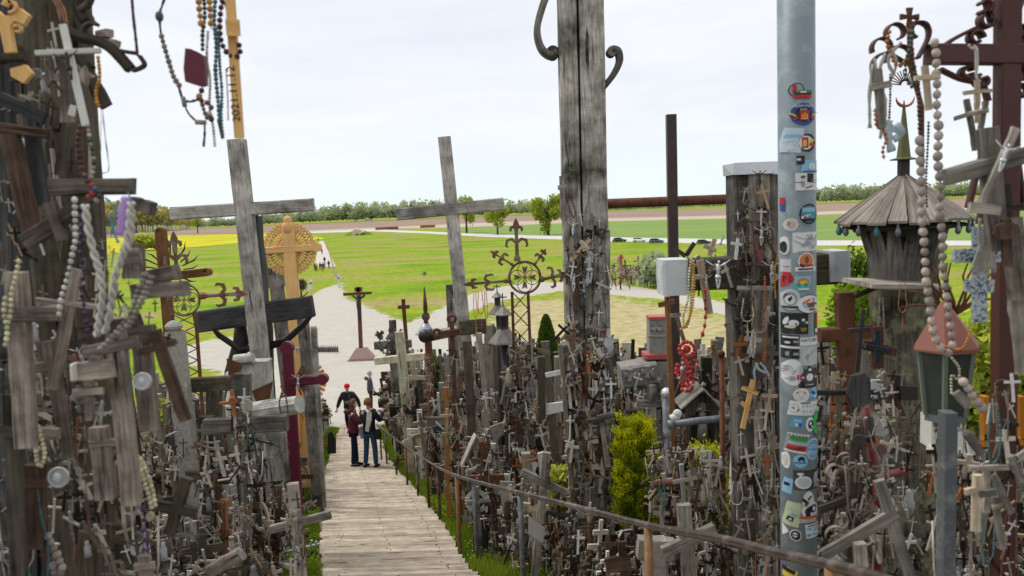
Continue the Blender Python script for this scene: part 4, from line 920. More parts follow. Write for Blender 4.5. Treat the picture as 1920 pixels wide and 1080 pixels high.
for x, y, r, a0, a1 in ((1850, 40, 16, 1.2, 6.6), (1828, 72, 14, 0, 5.5), (1812, 138, 13, .5, 6.4), (1840, 152, 13, 2, 7.4), (1908, 52, 15, 1.6, 7), (1915, 80, 14, 2.4, -3), (1908, 140, 15, 1.4, -4), (1915, 172, 14, 2, -3), (1845, 12, 14, 4, 9)):
    strap(curl(x, y, r, a0, a1))
for l in ([(1760, 92), (1790, 72), (1830, 52)], [(1762, 130), (1800, 148), (1840, 160), (1852, 190)], [(1862, 240), (1835, 310), (1815, 390)], [(1885, 190), (1905, 290), (1918, 390)], [(1895, 60), (1908, 20), (1925, -30)], [(1858, 40), (1848, 0), (1842, -40)], [(1835, 420), (1850, 360), (1870, 350)]): strap(l, w_=6, th=16)
mb = MB(); M4 = lambda x, y, s: [(x + s * a, y + s * b) for a, b in ((-.16, -.16), (-.32, -1), (.32, -1), (.16, -.16), (1, -.32), (1, .32), (.16, .16), (.32, 1.1), (-.32, 1.1), (-.16, .16), (-1, .32), (-1, -.32))]
outl(mb, M4(1705, 32, 17), .012, Yr - .02); mb.obj('maltese_cross', M_RUST, t10)
mb = MB(); mb.tube([Q(1705, 45, Yr - .02), Q(1706, 120, Yr - .02), Q(1728, 200, Yr), Q(1728, 330, Yr)], .008, 6); mb.obj('stem', M_RUST, t10)
for l in (curl(1680, 62, 20, 3.4, -1.2), curl(1722, 60, 20, -.2, 4.3), curl(1655, 90, 22, 3.6, -.6), [(1700, 120), (1660, 100), (1636, 118), (1640, 160)], [(1720, 110), (1740, 70), (1735, 45), (1712, 42)], curl(1690, 110, 30, 3.4, 0)): strap(l, w_=4, th=16)
# big bead rosary looped over the left arm
rosary('long loop of big round wooden beads hanging over the red iron cross arm', [(1752, 80), (1756, 110), (1754, 130), (1757, 160), (1756, 200), (1760, 240), (1758, 300), (1764, 350), (1762, 400), (1768, 450), (1768, 500), (1775, 560), (1782, 610), (1786, 640), (1780, 662), (1762, 650), (1750, 620), (1742, 560), (1736, 520), (1733, 460), (1728, 400), (1728, 350), (1726, 310), (1724, 260)], 2.15, 8.2, B_BIG, parts=True, gap=2.3, sc=(.95, .95, 1.08))
rosary('short cluster of big wooden beads beside the glass lantern box', [(1806, 716), (1815, 728), (1824, 742), (1830, 752), (1842, 766)], 2.1, 9, B_BIG, parts=True, gap=1.8)
rosary('dark twisted cord of little brown beads hanging beside the big bead loop', [(1706, 60), (1712, 120), (1722, 170), (1725, 240), (1726, 300), (1728, 320)], 2.2, 5, B_BRN, gap=1.6)
rosary('orange bead bunch on the ribbons left of the maltese cross', [(1668, 60), (1663, 80), (1670, 100), (1678, 120), (1690, 122), (1700, 110), (1708, 90), (1710, 60)], 2.2, 4.2, B_ORG)
rosary('green bead string draped below the small maltese cross', [(1711, 60), (1706, 90), (1698, 120), (1700, 150), (1712, 162), (1716, 130)], 2.18, 4, B_GRN)
rosary('thin dark red bead string hanging under the curled straps', [(1669, 140), (1669, 180), (1667, 225)], 2.2, 2.6, B_PLM, gap=2)
rosary('black bead string between the two halves of the big bead loop', [(1741, 230), (1740, 260), (1738, 300), (1736, 345), (1738, 390)], 2.25, 2.8, B_GRN, gap=2.2)
rosary('orange beads dangling at the bottom of the white ribbon bundle', [(1642, 215), (1644, 235), (1656, 245), (1662, 262), (1655, 280), (1658, 300)], 2.2, 4, B_ORG)
def rag(name, label, cat, lines, Y, w_, m_, th=.004, group=None):
    mb = MB()
    for l in lines: mb.sweep(catm(l, Y, 4), RECT(w_ * pxl(Y), th), [U_(.6, 1.2) for _ in range((len(l) - 1) * 4 + 1)], V((U_(-.5, .5), -1, 0)), .0008, True)
    return one(name, label, cat, mb, m_)
rag('ribbons', 'off white frayed ribbons knotted at the left end of the red cross arm', 'ribbons', [[(1660, 100), (1650, 130), (1655, 170), (1640, 210)], [(1672, 90), (1680, 120), (1670, 150)], [(1640, 110), (1648, 150), (1660, 200), (1650, 260)], [(1636, 120), (1630, 180), (1631, 240)], [(1690, 80), (1665, 110), (1676, 140)]], 2.2, 6, paint('offwhite_ribbon', (.42, .42, .36), .9))
rag('ribbon', 'pale blue plastic rag hanging beside the copper crescent', 'ribbon', [[(1668, 225), (1664, 250), (1672, 285)], [(1680, 232), (1690, 250), (1675, 262)], [(1655, 245), (1670, 240), (1685, 248)]], 2.2, 14, paint('pale_blue_rag', (.42, .52, .54), .8))
pcross('small_cross', 'thin grey green wooden cross among the ribbons at the left arm end', 2.2, (1645, 130, 1652, 240), (1632, 165, 1668, 158), 14, 12, W_GREY, group=None)
pcross('small_cross', 'pale wooden cross hanging over the end of the red iron arm', 2.1, (1733, 123, 1742, 206), (1713, 147, 1760, 145), 11, 9, W_PALE)
for lb, Y, up, bar, wu, wb, m_ in (
    ('pale wooden cross hanging on a white cord below the red arm', 2.2, (1832, 150, 1832, 230), (1805, 175, 1858, 170), 8, 7, W_PALE),
    ('thin grey board hung slanting left of the red iron upright', 2.2, (1812, 186, 1829, 282), (1788, 222, 1822, 212), 10, 8, W_GREY),
    ('second thin grey slat cross hung beside the red iron upright', 2.15, (1848, 190, 1836, 260), (1812, 215, 1852, 207), 9, 8, W_GREY),
    ('wide cracked grey cross tied across the red iron upright', 2.0, (1851, 240, 1870, 470), (1770, 333, 1925, 290), 34, 30, W_GREY2),
    ('diagonal grey cross with small silver crucifix tied to the red upright', 1.95, (1905, 240, 1840, 385), (1815, 388, 1872, 395), 14, 18, W_GREY),
    ('dark grey cross hanging low under the diagonal slats at right edge', 2.0, (1885, 345, 1888, 420), (1870, 392, 1925, 388), 16, 12, W_DARK),
    ('wide grey board cross at the right edge above the yellow frame', 1.95, (1895, 410, 1912, 560), (1880, 432, 1926, 440), 34, 20, W_NEARL),
    ('small plank cross with oval nameplate at the right edge', 1.9, (1886, 410, 1888, 500), (1870, 430, 1904, 428), 16, 14, W_BRN),
    ('long pale slat cross hanging low at right beside the red upright', 2.0, (1905, 560, 1920, 700), None, 26, 0, W_GREY),
    ('white tipped grey cross hung by cord near the steel square tube', 1.95, (1850, 880, 1850, 960), (1815, 877, 1888, 875), 12, 10, W_GREY),
    ('weathered slat cross leaning across the red upright near its foot', 1.9, (1862, 890, 1896, 962), (1835, 925, 1865, 922), 12, 14, W_GREY2),
    ('narrow grey slat hanging at the foot of the red iron upright', 1.92, (1864, 930, 1880, 1028), (1858, 950, 1880, 946), 13, 9, W_GREY),
    ('light brown wooden cross with curved arm right of the square tube', 2.05, (1833, 890, 1828, 995), (1808, 922, 1836, 915), 16, 12, W_PALE),
    ('chipped grey crossed boards at the lower right edge', 1.9, (1895, 855, 1915, 905), (1905, 858, 1925, 845), 12, 12, W_GREY),
    ('small grey tied cross above the square tube', 2.0, (1812, 812, 1840, 850), (1790, 735, 1812, 760), 16, 16, W_GREY2)):
    pcross('hung_cross', lb, Y, up, bar, wu, wb, m_, seg=7, jit=.0016)
figure(thing('crucifix', 'silver crucifix figure tied on the diagonal grey slats at right', 'crucifix', Q(1875, 300, 1.93)), Q(1885, 270, 1.9), Q(1868, 322, 1.9), M_SILV, -.01)
mb = MB(); outl(mb, [(1862, 440), (1864, 424), (1880, 418), (1898, 418), (1910, 426), (1910, 440), (1898, 448), (1880, 449), (1866, 448)], .012, 1.88); one('nameplate', 'oval brown wooden nameplate at the right edge', 'nameplate', mb, W_BRN)
# mosaic cross
m, t = newmat('blue_white_mosaic'); tc = nd(t, 'ShaderNodeTexCoord'); vo = nd(t, 'ShaderNodeTexNoise', {'Vector': tc.outputs['Object'], 'Scale': 120.0, 'Detail': 2, 'Distortion': 1.5}).outputs[0]
finish(t, ramp(t, vo, [(.44, (.06, .10, .17)), (.52, (.55, .60, .62))]), .5, 0, vo, .3); M_MOS = m
t_ = thing('mosaic_cross', 'hanging cross covered in blue and white mosaic with a white tassel', 'cross', Q(1835, 605, 2.1))
for nm, l in (('upright', (1836, 425, 1836, 604, 26)), ('crossbar', (1786, 480, 1876, 478, 26)), ('crossbar', (1808, 535, 1860, 536, 24))):
    x0, y0, x1, y1, w_ = l; mb = MB(); o_ = V((0, -.003 if nm != 'upright' else 0, 0)); mb.beam(Q(x0, y0, 2.1) + o_, Q(x1, y1, 2.1) + o_, w_ * pxl(2.1), .014 if nm != 'upright' else .012, c=.001); mb.obj(nm, M_MOS, t_)
rag('tassel', 'frayed grey white tassel tied over the mosaic cross', 'tassel', [[(1838 + i * 3, 462), (1836 + i * 5 - 8, 485), (1834 + i * 6 - 12, 505 + (i % 3) * 7)] for i in range(8)] + [[(1838, 410), (1836, 440), (1842, 465)], [(1850, 400), (1852, 430), (1844, 460)]], 2.06, 6, paint('grey_tassel', (.40, .38, .33), .95))
rag('cord', 'white knotted cord tying the pale cross to the red arm', 'cord', [[(1826, 85), (1830, 105), (1829, 130), (1832, 150)], [(1815, 84), (1824, 92), (1830, 88), (1833, 110), (1830, 142)]], 2.18, 4, M_WCORD)
# red-roofed glass lantern box
Yb = 2.6; k = pxl(Yb); c0 = Q(1772, 780, Yb)
t11 = thing('glass_lantern', 'glass fronted lantern box with faded red pyramid roof', 'lantern', (c0.x, Yb, gz(c0.x, Yb)))
z0 = Q(1772, 655, Yb).z; z1 = Q(1765, 565, Yb).z; hw = 54 * k; mb = MB()
mb.sweep([(c0.x, Yb, z0), (c0.x, Yb, z0 + .012), (c0.x - .01, Yb, z1)], CIRC(hw * 1.15, 6), [1, 1, .08]); mb.obj('roof', M_LRED, t11)
zb = Q(1772, 775, Yb).z
for i in range(6):
    a = i * pi / 3 + pi / 6 * 0; mb = MB(); p0 = V((c0.x + hw * .95 * cos(a), Yb + hw * .95 * sin(a), z0)); p1 = V((c0.x + hw * .7 * cos(a), Yb + hw * .7 * sin(a), zb)); mb.beam(p1, p0, .014, .014); mb.obj('frame', paint('green_grey_frame', (.16, .19, .14), .6) if i == 0 else bpy.data.materials['green_grey_frame'], t11)
    b_ = (i + 1) * pi / 3; q0 = V((c0.x + hw * .95 * cos(b_), Yb + hw * .95 * sin(b_), z0)); q1 = V((c0.x + hw * .7 * cos(b_), Yb + hw * .7 * sin(b_), zb)); mb = MB()
    mb.poly([p1 * .97 + q1 * .03, q1 * .97 + p1 * .03, q0 * .97 + p0 * .03, p0 * .97 + q0 * .03]); mb.obj('pane', M_GLASS, t11)
mb = MB(); mb.lathe([(hw * .75, zb - .02), (hw * .72, zb + .004)], (c0.x, Yb, 0), 6, False); mb.tube([(c0.x, Yb, gz(c0.x, Yb)), (c0.x, Yb, zb - .01)], .025, 8); mb.obj('stand', M_STEELD, t11)
rosary('pale bead string hanging on the lantern box glass', [(1785, 672), (1798, 690), (1796, 712), (1784, 704), (1784, 740)], 2.5, 3, B_CRM)
rosary('golden bead string draped on the red lantern roof', [(1742, 612), (1752, 636), (1775, 650), (1800, 655), (1812, 640), (1820, 618)], 2.5, 2.6, B_AMB)
mb = MB(); a = Q(1777, 772, 2.3); mb.beam(V((a.x, 2.3, gz(a.x, 2.3) - .1)), a, 25 * pxl(2.3), .045, c=.003, jit=.0005); one('square_tube', 'flaking grey square steel tube under the glass lantern', 'steel tube', mb, M_STEELD)
M_YEL = paint('orange_yellow_paint', (.42, .17, .02), .7)
t_ = thing('picket_frame', 'orange yellow painted wooden frame behind the red iron cross', 'frame', Q(1875, 830, 3.2))
for l in ((1845, 742, 1845, 835, 10), (1840, 817, 1925, 828, 16), (1912, 742, 1914, 822, 10)): mb = MB(); mb.beam(Q(l[0], l[1], 3.2), Q(l[2], l[3], 3.2), l[4] * pxl(3.2), .04); mb.obj('board', M_YEL, t_)
mb = MB(); outl(mb, [(1736, 778), (1748, 775), (1790, 780), (1800, 850), (1770, 848), (1735, 835)], .1, 3.6); mb.tube([Q(1740, 842, 3.55), Q(1800, 846, 3.55)], .02, 6); one('white_sheet', 'crumpled white tin sheet behind the square steel tube', 'sheet', mb, M_WHT)
# dark red pipe cross, rusty cross, black iron cross and other things before the shrine trunk
t_ = thing('red_pipe_cross', 'dark red tubular cross with fat rounded arms before the shrine trunk', 'cross', (Q(1650, 1080, 3.3).x, 3.3, gz(1.5, 3.3))); k = pxl(3.3)
M_DRED = paint('dark_red_paint', (.19, .02, .025), .45, wear=.4, wearc=(.25, .18, .16), scale=20)
mb = MB(); mb.tube([t_.location, Q(1643, 900, 3.3), Q(1622, 762, 3.3)], 8 * k, 12); mb.obj('upright', M_DRED, t_)
mb = MB(); mb.tube([Q(1602, 912, 3.28), Q(1645, 896, 3.28), Q(1706, 880, 3.28)], 8 * k, 12); mb.obj('crossbar', M_DRED, t_)
pcross('rusty_cross', 'chunky rusty iron cross with slanting top left of the shrine trunk', 3.9, (1582, 548, 1588, 760), (1535, 628, 1640, 620), 30, 26, M_RUST, ground=True, dep=.07)
pcross('iron_cross', 'thin black iron cross with ring end left of the shrine trunk', 3.4, (1618, 580, 1606, 700), (1590, 620, 1630, 616), 7, 8, M_IRON, ground=True, dep=.02)
t_ = pcross('framed_cross', 'blue black glass cross with rusty toothed edges before the shrine trunk', 3.5, (1645, 612, 1645, 690), (1616, 645, 1678, 660), 20, 18, M_RRED, dep=.03)
mb = MB(); mb.beam(Q(1645, 620, 3.46), Q(1645, 680, 3.46), .025, .01); mb.beam(Q(1622, 648, 3.455), Q(1670, 659, 3.455), .022, .01); mb.obj('glass_inlay', paint('blue_black_glass', (.02, .035, .05), .15), t_)
pcross('iron_cross', 'black iron cross with square plates on its arm ends', 3.2, (1682, 704, 1682, 760), (1530, 736, 1712, 734), 9, 9, M_IRON, dep=.02)
mb = MB(); outl(mb, [(1688, 724), (1720, 724), (1720, 750), (1688, 750)], .01, 3.17); one('iron_plate', 'square black iron plate on the end of a long iron arm', 'iron plate', mb, M_IRON)
mb = MB(); outl(mb, [(1596, 705), (1618, 698), (1630, 715), (1630, 745), (1618, 762), (1598, 762), (1588, 740)], .03, 3.15); one('burnt_disc', 'burnt dark round wooden disc beside the sticker pole', 'disc', mb, W_BLACK)
mb = MB(); outl(mb, [(1633, 712), (1650, 712), (1672, 748), (1633, 748)], .015, 3.4); one('icon_panel', 'small pale icon panel in rusty arched frame before the trunk', 'icon', mb, paint('icon_blue', (.42, .5, .5), .5))
mb = MB(); mb.tube([Q(1650, 842, 2.9), Q(1672, 872, 2.9)], 9 * pxl(2.9), 12); one('pipe_end', 'short grey pipe stub with rounded end before the shrine trunk', 'pipe', mb, M_STEELD)
pcross('orange_cross', 'orange wood cross block between the sticker pole and the shrine trunk', 3.6, (1560, 716, 1562, 800), (1540, 760, 1582, 766), 14, 18, W_ORG, ground=True)
pcross('wooden_cross', 'fat grey broken beam cross low before the shrine trunk', 2.7, (1648, 900, 1700, 1060), (1540, 1040, 1680, 960), 20, 22, W_GREY2, ground=True)
pcross('wooden_cross', 'pale grey stake with nailed star at the bottom beside the shrine', 2.4, (1612, 1018, 1616, 1100), None, 22, 0, W_GREY, ground=True, cat='stake')
pcross('branch_cross', 'dark bark covered branch cross with birch curls beside the sticker pole', 3.0, (1605, 800, 1590, 1060), (1535, 955, 1600, 930), 17, 17, W_DARK, ground=True)
mb = MB()
for i in range(26):
    x, y = U_(1560, 1650), U_(860, 1030); r = U_(6, 20); a0 = U_(0, 6); mb.sweep([Q(x + r * cos(a0 + j * .35), y - r * sin(a0 + j * .35), 2.95 + j * .004) for j in range(U_(8, 13).__int__())], RECT(.0035, .02), None, V((U_(-.6, .6), -1, 0)), .001, True)
one('birch_bark_curls', 'curled pale birch bark strips tangled round the branch cross', 'bark strips', mb, W_NEARL)
# bare twigs above lantern
mb = MB()
for i in range(16):
    a = U_(.4, 2.6); p = Q(1790, 590, 2.9); pts = [p]
    for j in range(4): a += U_(-.5, .5); p = p + V((cos(a) * .05, U_(-.02, .02), sin(a) * .05)); pts.append(p)
    mb.tube(pts, .006, 5, .003)
one('twisted_iron_branches', 'bunch of rusty curling iron branches above the red lantern roof', 'iron branches', mb, M_RUST)
# ------------------------------------------------------------------ carved monument, shrine house, pillars between the posts
Yk = 9.5; k = pxl(Yk)
t12 = thing('carved_monument', 'grey carved concrete monument with crosses and branch relief', 'monument', (Q(1215, 790, Yk).x, Yk, gz(1.7, Yk)))
mb = MB(); mb.beam(Q(1232, 674, Yk), Q(1232, 800, Yk) - V((0, 0, .9)), 74 * k, .35, seg=3, jit=.003); mb.obj('upright', M_STONE, t12)
mb = MB(); mb.beam(Q(1162, 704, Yk - .05), Q(1228, 694, Yk - .05), 42 * k, .4, seg=3, jit=.003); mb.obj('crossbar', M_STONE, t12)
mb = MB()
for cx_, cy_ in ((1181, 703), (1214, 697)):
    for a in range(4): aa = a * pi / 2; mb.beam(Q(cx_, cy_, Yk - .255), Q(cx_ + 11 * cos(aa), cy_ + 11 * sin(aa), Yk - .255), .03, .03, tap=2)
for i in range(9): mb.tube(catm([(1238 + i * 2, 752), (1240 + i * 3, 725), (1236 + i * 5, 700 + (i % 3) * 6)], Yk - .185, 3), .01, 5)
mb.obj('relief', M_CONC, t12, kind='stuff')
mb = MB(); mb.beam(Q(1231, 669, Yk), Q(1231, 661, Yk), 52 * k, .33); mb.obj('red_slab', M_REDT, t12); mb = MB(); mb.beam(Q(1231, 597, Yk), Q(1231, 592, Yk), 35 * k, .23); mb.obj('red_slab', M_REDT, t12)
mb = MB(); mb.beam(Q(1231, 661, Yk), Q(1231, 597, Yk), 33 * k, .2, c=.01); 
for a in range(4): aa = a * pi / 2 + pi / 4; mb.beam(Q(1231, 612, Yk - .11), Q(1231 + 10 * cos(aa), 612 + 10 * sin(aa), Yk - .11), .03, .02, tap=1.8)
mb.beam(Q(1215, 630, Yk - .1), Q(1247, 630, Yk - .1), .02, .03); mb.obj('pillar', M_STONE, t12)
Yh = 6.6; k = pxl(Yh); c0 = Q(1312, 800, Yh)
t13 = thing('shrine_house', 'little grey wooden shrine house with gabled plank roof and arched opening', 'shrine', (c0.x, Yh, gz(c0.x, Yh)))
mb = MB(); ap = Q(1318, 728, Yh - .1); le = Q(1275, 765, Yh - .1); re_ = Q(1352, 765, Yh - .1)
for a_, b_ in ((le, ap), (ap, re_)):
    for j in range(4):
        mb = MB(); o_ = V((0, j * .075, 0)); mb.beam(a_ + o_, b_ + o_, .015, .07, n=V((0, 1, 0)), jit=.001, c=.002); mb.obj('roof_board', W_GREY, t13)
mb = MB(); outl(mb, [(1284, 764), (1318, 734), (1347, 764), (1347, 778), (1333, 778), (1330, 762), (1318, 753), (1306, 762), (1303, 778), (1286, 778)], .02, Yh - .02); mb.obj('gable', W_MOSS, t13)
mb = MB(); mb.beam(Q(1290, 775, Yh), Q(1290, 830, Yh), .035, .05); mb.beam(Q(1342, 775, Yh), Q(1342, 830, Yh), .035, .05); mb.beam(Q(1316, 770, Yh + .12), Q(1316, 830, Yh + .12), .25, .02); mb.obj('side', W_MOSS, t13)
mb = MB(); mb.beam(Q(1316, 830, Yh) + V((0, 0, 0)), V((c0.x, Yh, gz(c0.x, Yh) - .1)), .12, .1); mb.obj('post', W_DARK, t13)
mb = MB(); mb.sweep([Q(1317, 825, Yh), Q(1317, 800, Yh), Q(1317, 785, Yh)], CIRC(.04, 8), [1.2, 1, .6], smooth=True); mb.ball(Q(1317, 778, Yh), .03, 8, 6); mb.obj('statuette', M_STONE, t13)
t_ = thing('ball_post', 'steel tube post with a shining metal ball finial', 'post', (Q(1249, 860, 6.2).x, 6.2, gz(1.2, 6.2))); mb = MB(); mb.tube([t_.location, Q(1249, 742, 6.2)], 8 * pxl(6.2), 14); mb.obj('tube', M_STEELD, t_)
mb = MB(); mb.ball(Q(1249, 737, 6.2), 10.5 * pxl(6.2), 16, 10); mb.obj('ball', M_SILV, t_)
mb = MB(); mb.tube([Q(1258, 796, 5.8), Q(1300, 790, 5.8), Q(1378, 782, 5.8)], 7 * pxl(5.8), 12); mb.tube([Q(1252, 797, 5.8), Q(1264, 795, 5.8)], 9 * pxl(5.8), 12); one('steel_pipe', 'horizontal grey pipe with rusty collar before the shrine house', 'pipe', mb, M_STEELD)
mb = MB(); mb.tube([Q(1272, 778, 5.9), Q(1258, 786, 5.9)], 8 * pxl(5.9), 12); mb.ball(Q(1270, 776, 5.9), 9 * pxl(5.9), 12, 8); one('pipe_elbow', 'white plastic pipe cap beside the ball topped post', 'pipe cap', mb, M_WHT)
pcross('wooden_cross', 'clean silver grey cross left of the ball topped post', 6.8, (1223, 722, 1224, 810), (1194, 755, 1246, 757), 12, 12, W_GREY, ground=True)
pcross('orange_post', 'orange and brown carved post under the white metal cap', 6.0, (1251, 556, 1257, 690), (1234, 572, 1264, 565), 10, 9, W_TAN, ground=True, cat='post')
pcross('rust_pipe', 'rusty vertical pipe stub standing below the shrine house', 5.2, (1297, 842, 1298, 905), None, 12, 0, M_RUST, ground=True, cat='pipe')
mb = MB(); mb.tube([Q(1225, 908, 4.9), Q(1360, 896, 4.9)], 7 * pxl(4.9), 12); one('rusty_pipe', 'rusty horizontal pipe low between the bush and the capped cross', 'pipe', mb, M_RUST)
mb = MB(); a = Q(1352, 700, 4.9); mb.tube([V((a.x, 4.9, gz(a.x, 4.9))), Q(1353, 662, 4.9)], 5 * pxl(4.9), 10); mb.ball(Q(1352, 664, 4.9), 8 * pxl(4.9), 12, 8); one('ball_pole', 'thin rusty pole with a round iron knob left of the capped cross', 'pole', mb, M_RUST)
pcross('stone_block', 'lichened square stone cross arm beside the rail post', 4.7, (1226, 1010, 1228, 1080), (1195, 1025, 1262, 1030), 44, 42, M_CONC, ground=True, cat='stone cross')
pcross('wooden_cross', 'grey board cross with pale slanted arm right of the stone block', 4.3, (1282, 945, 1290, 1060), (1242, 1035, 1340, 990), 26, 22, W_GREY, ground=True)
pcross('pale_stick', 'white painted stick leaning left of the rusty pipe stub', 4.8, (1277, 870, 1283, 945), None, 8, 0, M_SILV, cat='stick')
pcross('dark_slab_cross', 'dark brown slab cross lying at the bottom below the rail', 5.0, (1165, 1015, 1170, 1080), (1135, 1060, 1182, 1052), 14, 30, W_BRN, ground=True)
# flower of red beads
t_ = thing('bead_flower', 'red bead flower with bunch of red and clear beads', 'bead flower', Q(1288, 735, 4.3)); k = pxl(4.3)
mb = MB()
for i in range(12): a = i * pi / 6; mb.ball(Q(1288 + 14 * cos(a), 655 - 14 * sin(a), 4.3), 4.2 * k, 7, 5)
mb.ball(Q(1288, 655, 4.31), 8 * k, 10, 6, (1, .4, 1)); mb.obj('flower', B_RED, t_)
mb = MB(); mc = MB()
for i in range(70):
    y = U_(672, 735); hw = 24 * (1 - abs(y - 692) / 62); x = 1288 + U_(-hw, hw); (mb if i % 7 else mc).ball(Q(x, y, 4.3 + U_(-.03, .03)), U_(2.5, 4.4) * k, 6, 4)
mb.obj('bead_bunch', B_RED, t_); mc.obj('clear_beads', B_WHT, t_, kind='stuff')
rosary('red bead string hanging from the capped cross arm to the flower', [(1322, 545), (1323, 580), (1322, 605), (1318, 625), (1312, 640)], 4.35, 4.4, B_RED, gap=3.8, sc=(.8, .8, 1.2))
rosary('cream bead strings hanging beside the white box cap', [(1296, 486), (1292, 520), (1290, 560), (1281, 590), (1284, 615), (1292, 600), (1296, 560), (1300, 500), (1298, 486)], 4.38, 3, B_CRM, gap=1.9)
rosary('olive bead strings looped low under the white box cap', [(1298, 490), (1302, 530), (1298, 575), (1288, 605), (1276, 618)], 4.36, 2.6, B_AMB, gap=2)
rosary('orange bead rosary hanging down the right of the capped cross', [(1434, 520), (1434, 560), (1433, 600), (1434, 650), (1433, 680)], 4.36, 2.6, B_ORG, gap=1.9)
rosary('dark gold bead chain at the right edge of the capped cross', [(1460, 440), (1458, 480), (1452, 510), (1454, 560)], 4.36, 2.2, B_AMB, gap=2)
rosary('white bead rosary with thin wooden cross on the capped cross', [(1411, 622), (1408, 645), (1412, 670), (1416, 648), (1415, 622)], 4.34, 2.1, B_WHT, gap=2)
rag('rag', 'pale blue knotted cloth strip hung on the capped cross', 'rag', [[(1418, 680), (1422, 692), (1438, 700)], [(1420, 682), (1414, 696), (1416, 712)], [(1425, 680), (1434, 690), (1442, 706)]], 4.3, 5, paint('pale_blue_cloth', (.45, .56, .62), .9))
hung = [
 ('cracked pale board cross with white figure on the arm of the capped cross', 4.42, (1312, 488, 1330, 588), (1300, 520, 1325, 518), 13, 9, W_PALE, (1322, 515, 1322, 540, M_CORP)),
 ('short dark slat cross on the face of the capped cross arm', 4.42, (1384, 490, 1380, 540), (1372, 504, 1392, 502), 7, 6, W_DARK, (1382, 500, 1382, 525, M_BRZ)),
 ('grey wooden cross centred where the capped cross arm meets the post', 4.41, (1413, 478, 1413, 530), (1398, 495, 1426, 495), 7, 7, W_GREY2, None),
 ('long double grey slat cross in the middle of the capped cross', 4.4, (1422, 545, 1420, 620), (1382, 540, 1448, 541), 10, 9, W_GREY, None),
 ('bright orange wooden cross with flared ends on the capped cross', 4.4, (1391, 629, 1383, 668), (1374, 646, 1401, 644), 7, 7, W_ORG, None),
 ('plain orange cross low on the capped cross post', 4.4, (1438, 850, 1439, 890), (1430, 862, 1448, 863), 7, 6, W_ORG, None),
 ('fresh pine cross with carved heart on the capped cross', 4.38, (1412, 712, 1392, 803), (1391, 727, 1420, 738), 9, 7, W_PINE, None),
 ('pale cut out wooden cross below the blue cloth strip', 4.38, (1443, 730, 1441, 770), (1428, 742, 1457, 742), 6, 6, W_PALE, None),
 ('white thin stick cross with bead string on the capped cross', 4.38, (1413, 618, 1413, 660), (1397, 622, 1428, 623), 3, 4, W_PALE, None),
 ('orange and white cross tied with orange ribbon on top of the arm', 4.45, (1340, 448, 1330, 480), (1318, 460, 1342, 470), 8, 8, W_PALE, None),
 ('small red brown cone cross on the capped cross shoulder', 4.42, (1424, 445, 1424, 490), None, 11, 0, M_LRED, None),
 ('dark stick cross poking above the white box cap', 4.7, (1302, 455, 1286, 480), (1264, 466, 1285, 480), 8, 8, W_DARK, None),
 ('long grey slat hanging left of the capped cross below its arm', 4.5, (1363, 560, 1366, 690), (1358, 610, 1372, 608), 7, 7, W_GREY, None),
 ('pale leaning slat hung at the foot of the left arm', 4.45, (1268, 590, 1284, 645), (1256, 592, 1276, 590), 7, 7, W_GREY, None)]
for lb, Y, up, bar, wu, wb, m_, cp in hung: pcross('hung_cross', lb, Y, up, bar, wu, wb, m_, corp=cp, cat='small cross')
mb = MB()
def heart(x, y, s): return [(x + s * 16 * sin(a) ** 3 / 16, y - s * (13 * cos(a) - 5 * cos(2 * a) - 2 * cos(3 * a) - cos(4 * a)) / 16) for a in [i * 2 * pi / 20 for i in range(20)]]
for n_, (x, y, s) in enumerate(((1396, 758, 8),)): outl(mb, heart(x, y, s), .006, 4.35)
one('wooden_heart', 'carved pine heart hanging on the pine cross', 'heart', mb, W_PINE)
for i, (x, y, x2, y2, Y, m_, lb) in enumerate([(1346, 488, 1346, 540, 4.38, M_SILV, 'silver crucifix figure with raised arms in the middle of the capped arm'), (1428, 425, 1427, 460, 4.4, M_CORP, 'white crucifix figure near the top of the capped cross'), (1447, 490, 1447, 530, 4.38, M_CORP, 'pale crucifix figure at the right end of the capped arm'), (1384, 560, 1382, 625, 4.36, M_BRZ, 'dark bronze hanging crucifix figure on the capped cross post'), (1424, 320, 1424, 350, 4.4, M_BRZ, 'tiny dark crucifix figure under the metal cap'),
    (1104, 470, 1106, 530, 6.82, M_CORP, 'large silver crucifix figure in the middle of the massive post'), (1097, 548, 1096, 580, 6.82, M_CORP, 'small white crucifix figure low on the massive post'), (1075, 416, 1074, 440, 6.82, M_SILV, 'small silver crucifix figure on the left beam of the massive post'), (1350, 462, 1356, 440, 4.4, M_CORP, 'upturned grey cast figure lying on top of the capped arm')]):
    t_ = thing('crucifix_figure', lb, 'crucifix figure', Q(x2, y2, Y)); figure(t_, Q(x, y, Y), Q(x2, y2, Y), m_, 0)
pcross('hung_cross', 'rusty brown wooden crucifix with pale figure on the massive post', 6.82, (1081, 490, 1080, 580), (1052, 515, 1097, 514), 10, 11, W_BRN, corp=(1075, 512, 1075, 545, M_CORP), cat='small cross')
pcross('hung_cross', 'pale crossed boards with long diagonal tail on the massive post', 6.82, (1106, 448, 1070, 490), (1088, 452, 1104, 468), 8, 8, W_PALE, cat='small cross')
pcross('hung_cross', 'grey double barred plank cross on the lower massive post', 6.8, (1080, 640, 1080, 690), (1064, 658, 1097, 658), 7, 6, W_GREY, cat='small cross')
pcross('hung_cross', 'orange maltese cross fixed low on the massive post', 6.8, (1128, 878, 1126, 895), (1121, 881, 1135, 879), 5, 4, W_ORG, cat='small cross')
pcross('hung_cross', 'pale crossbar with long beam tied at waist of massive post', 6.75, (1128, 790, 1140, 875), (1098, 790, 1160, 776), 10, 9, W_GREY, cat='small cross')
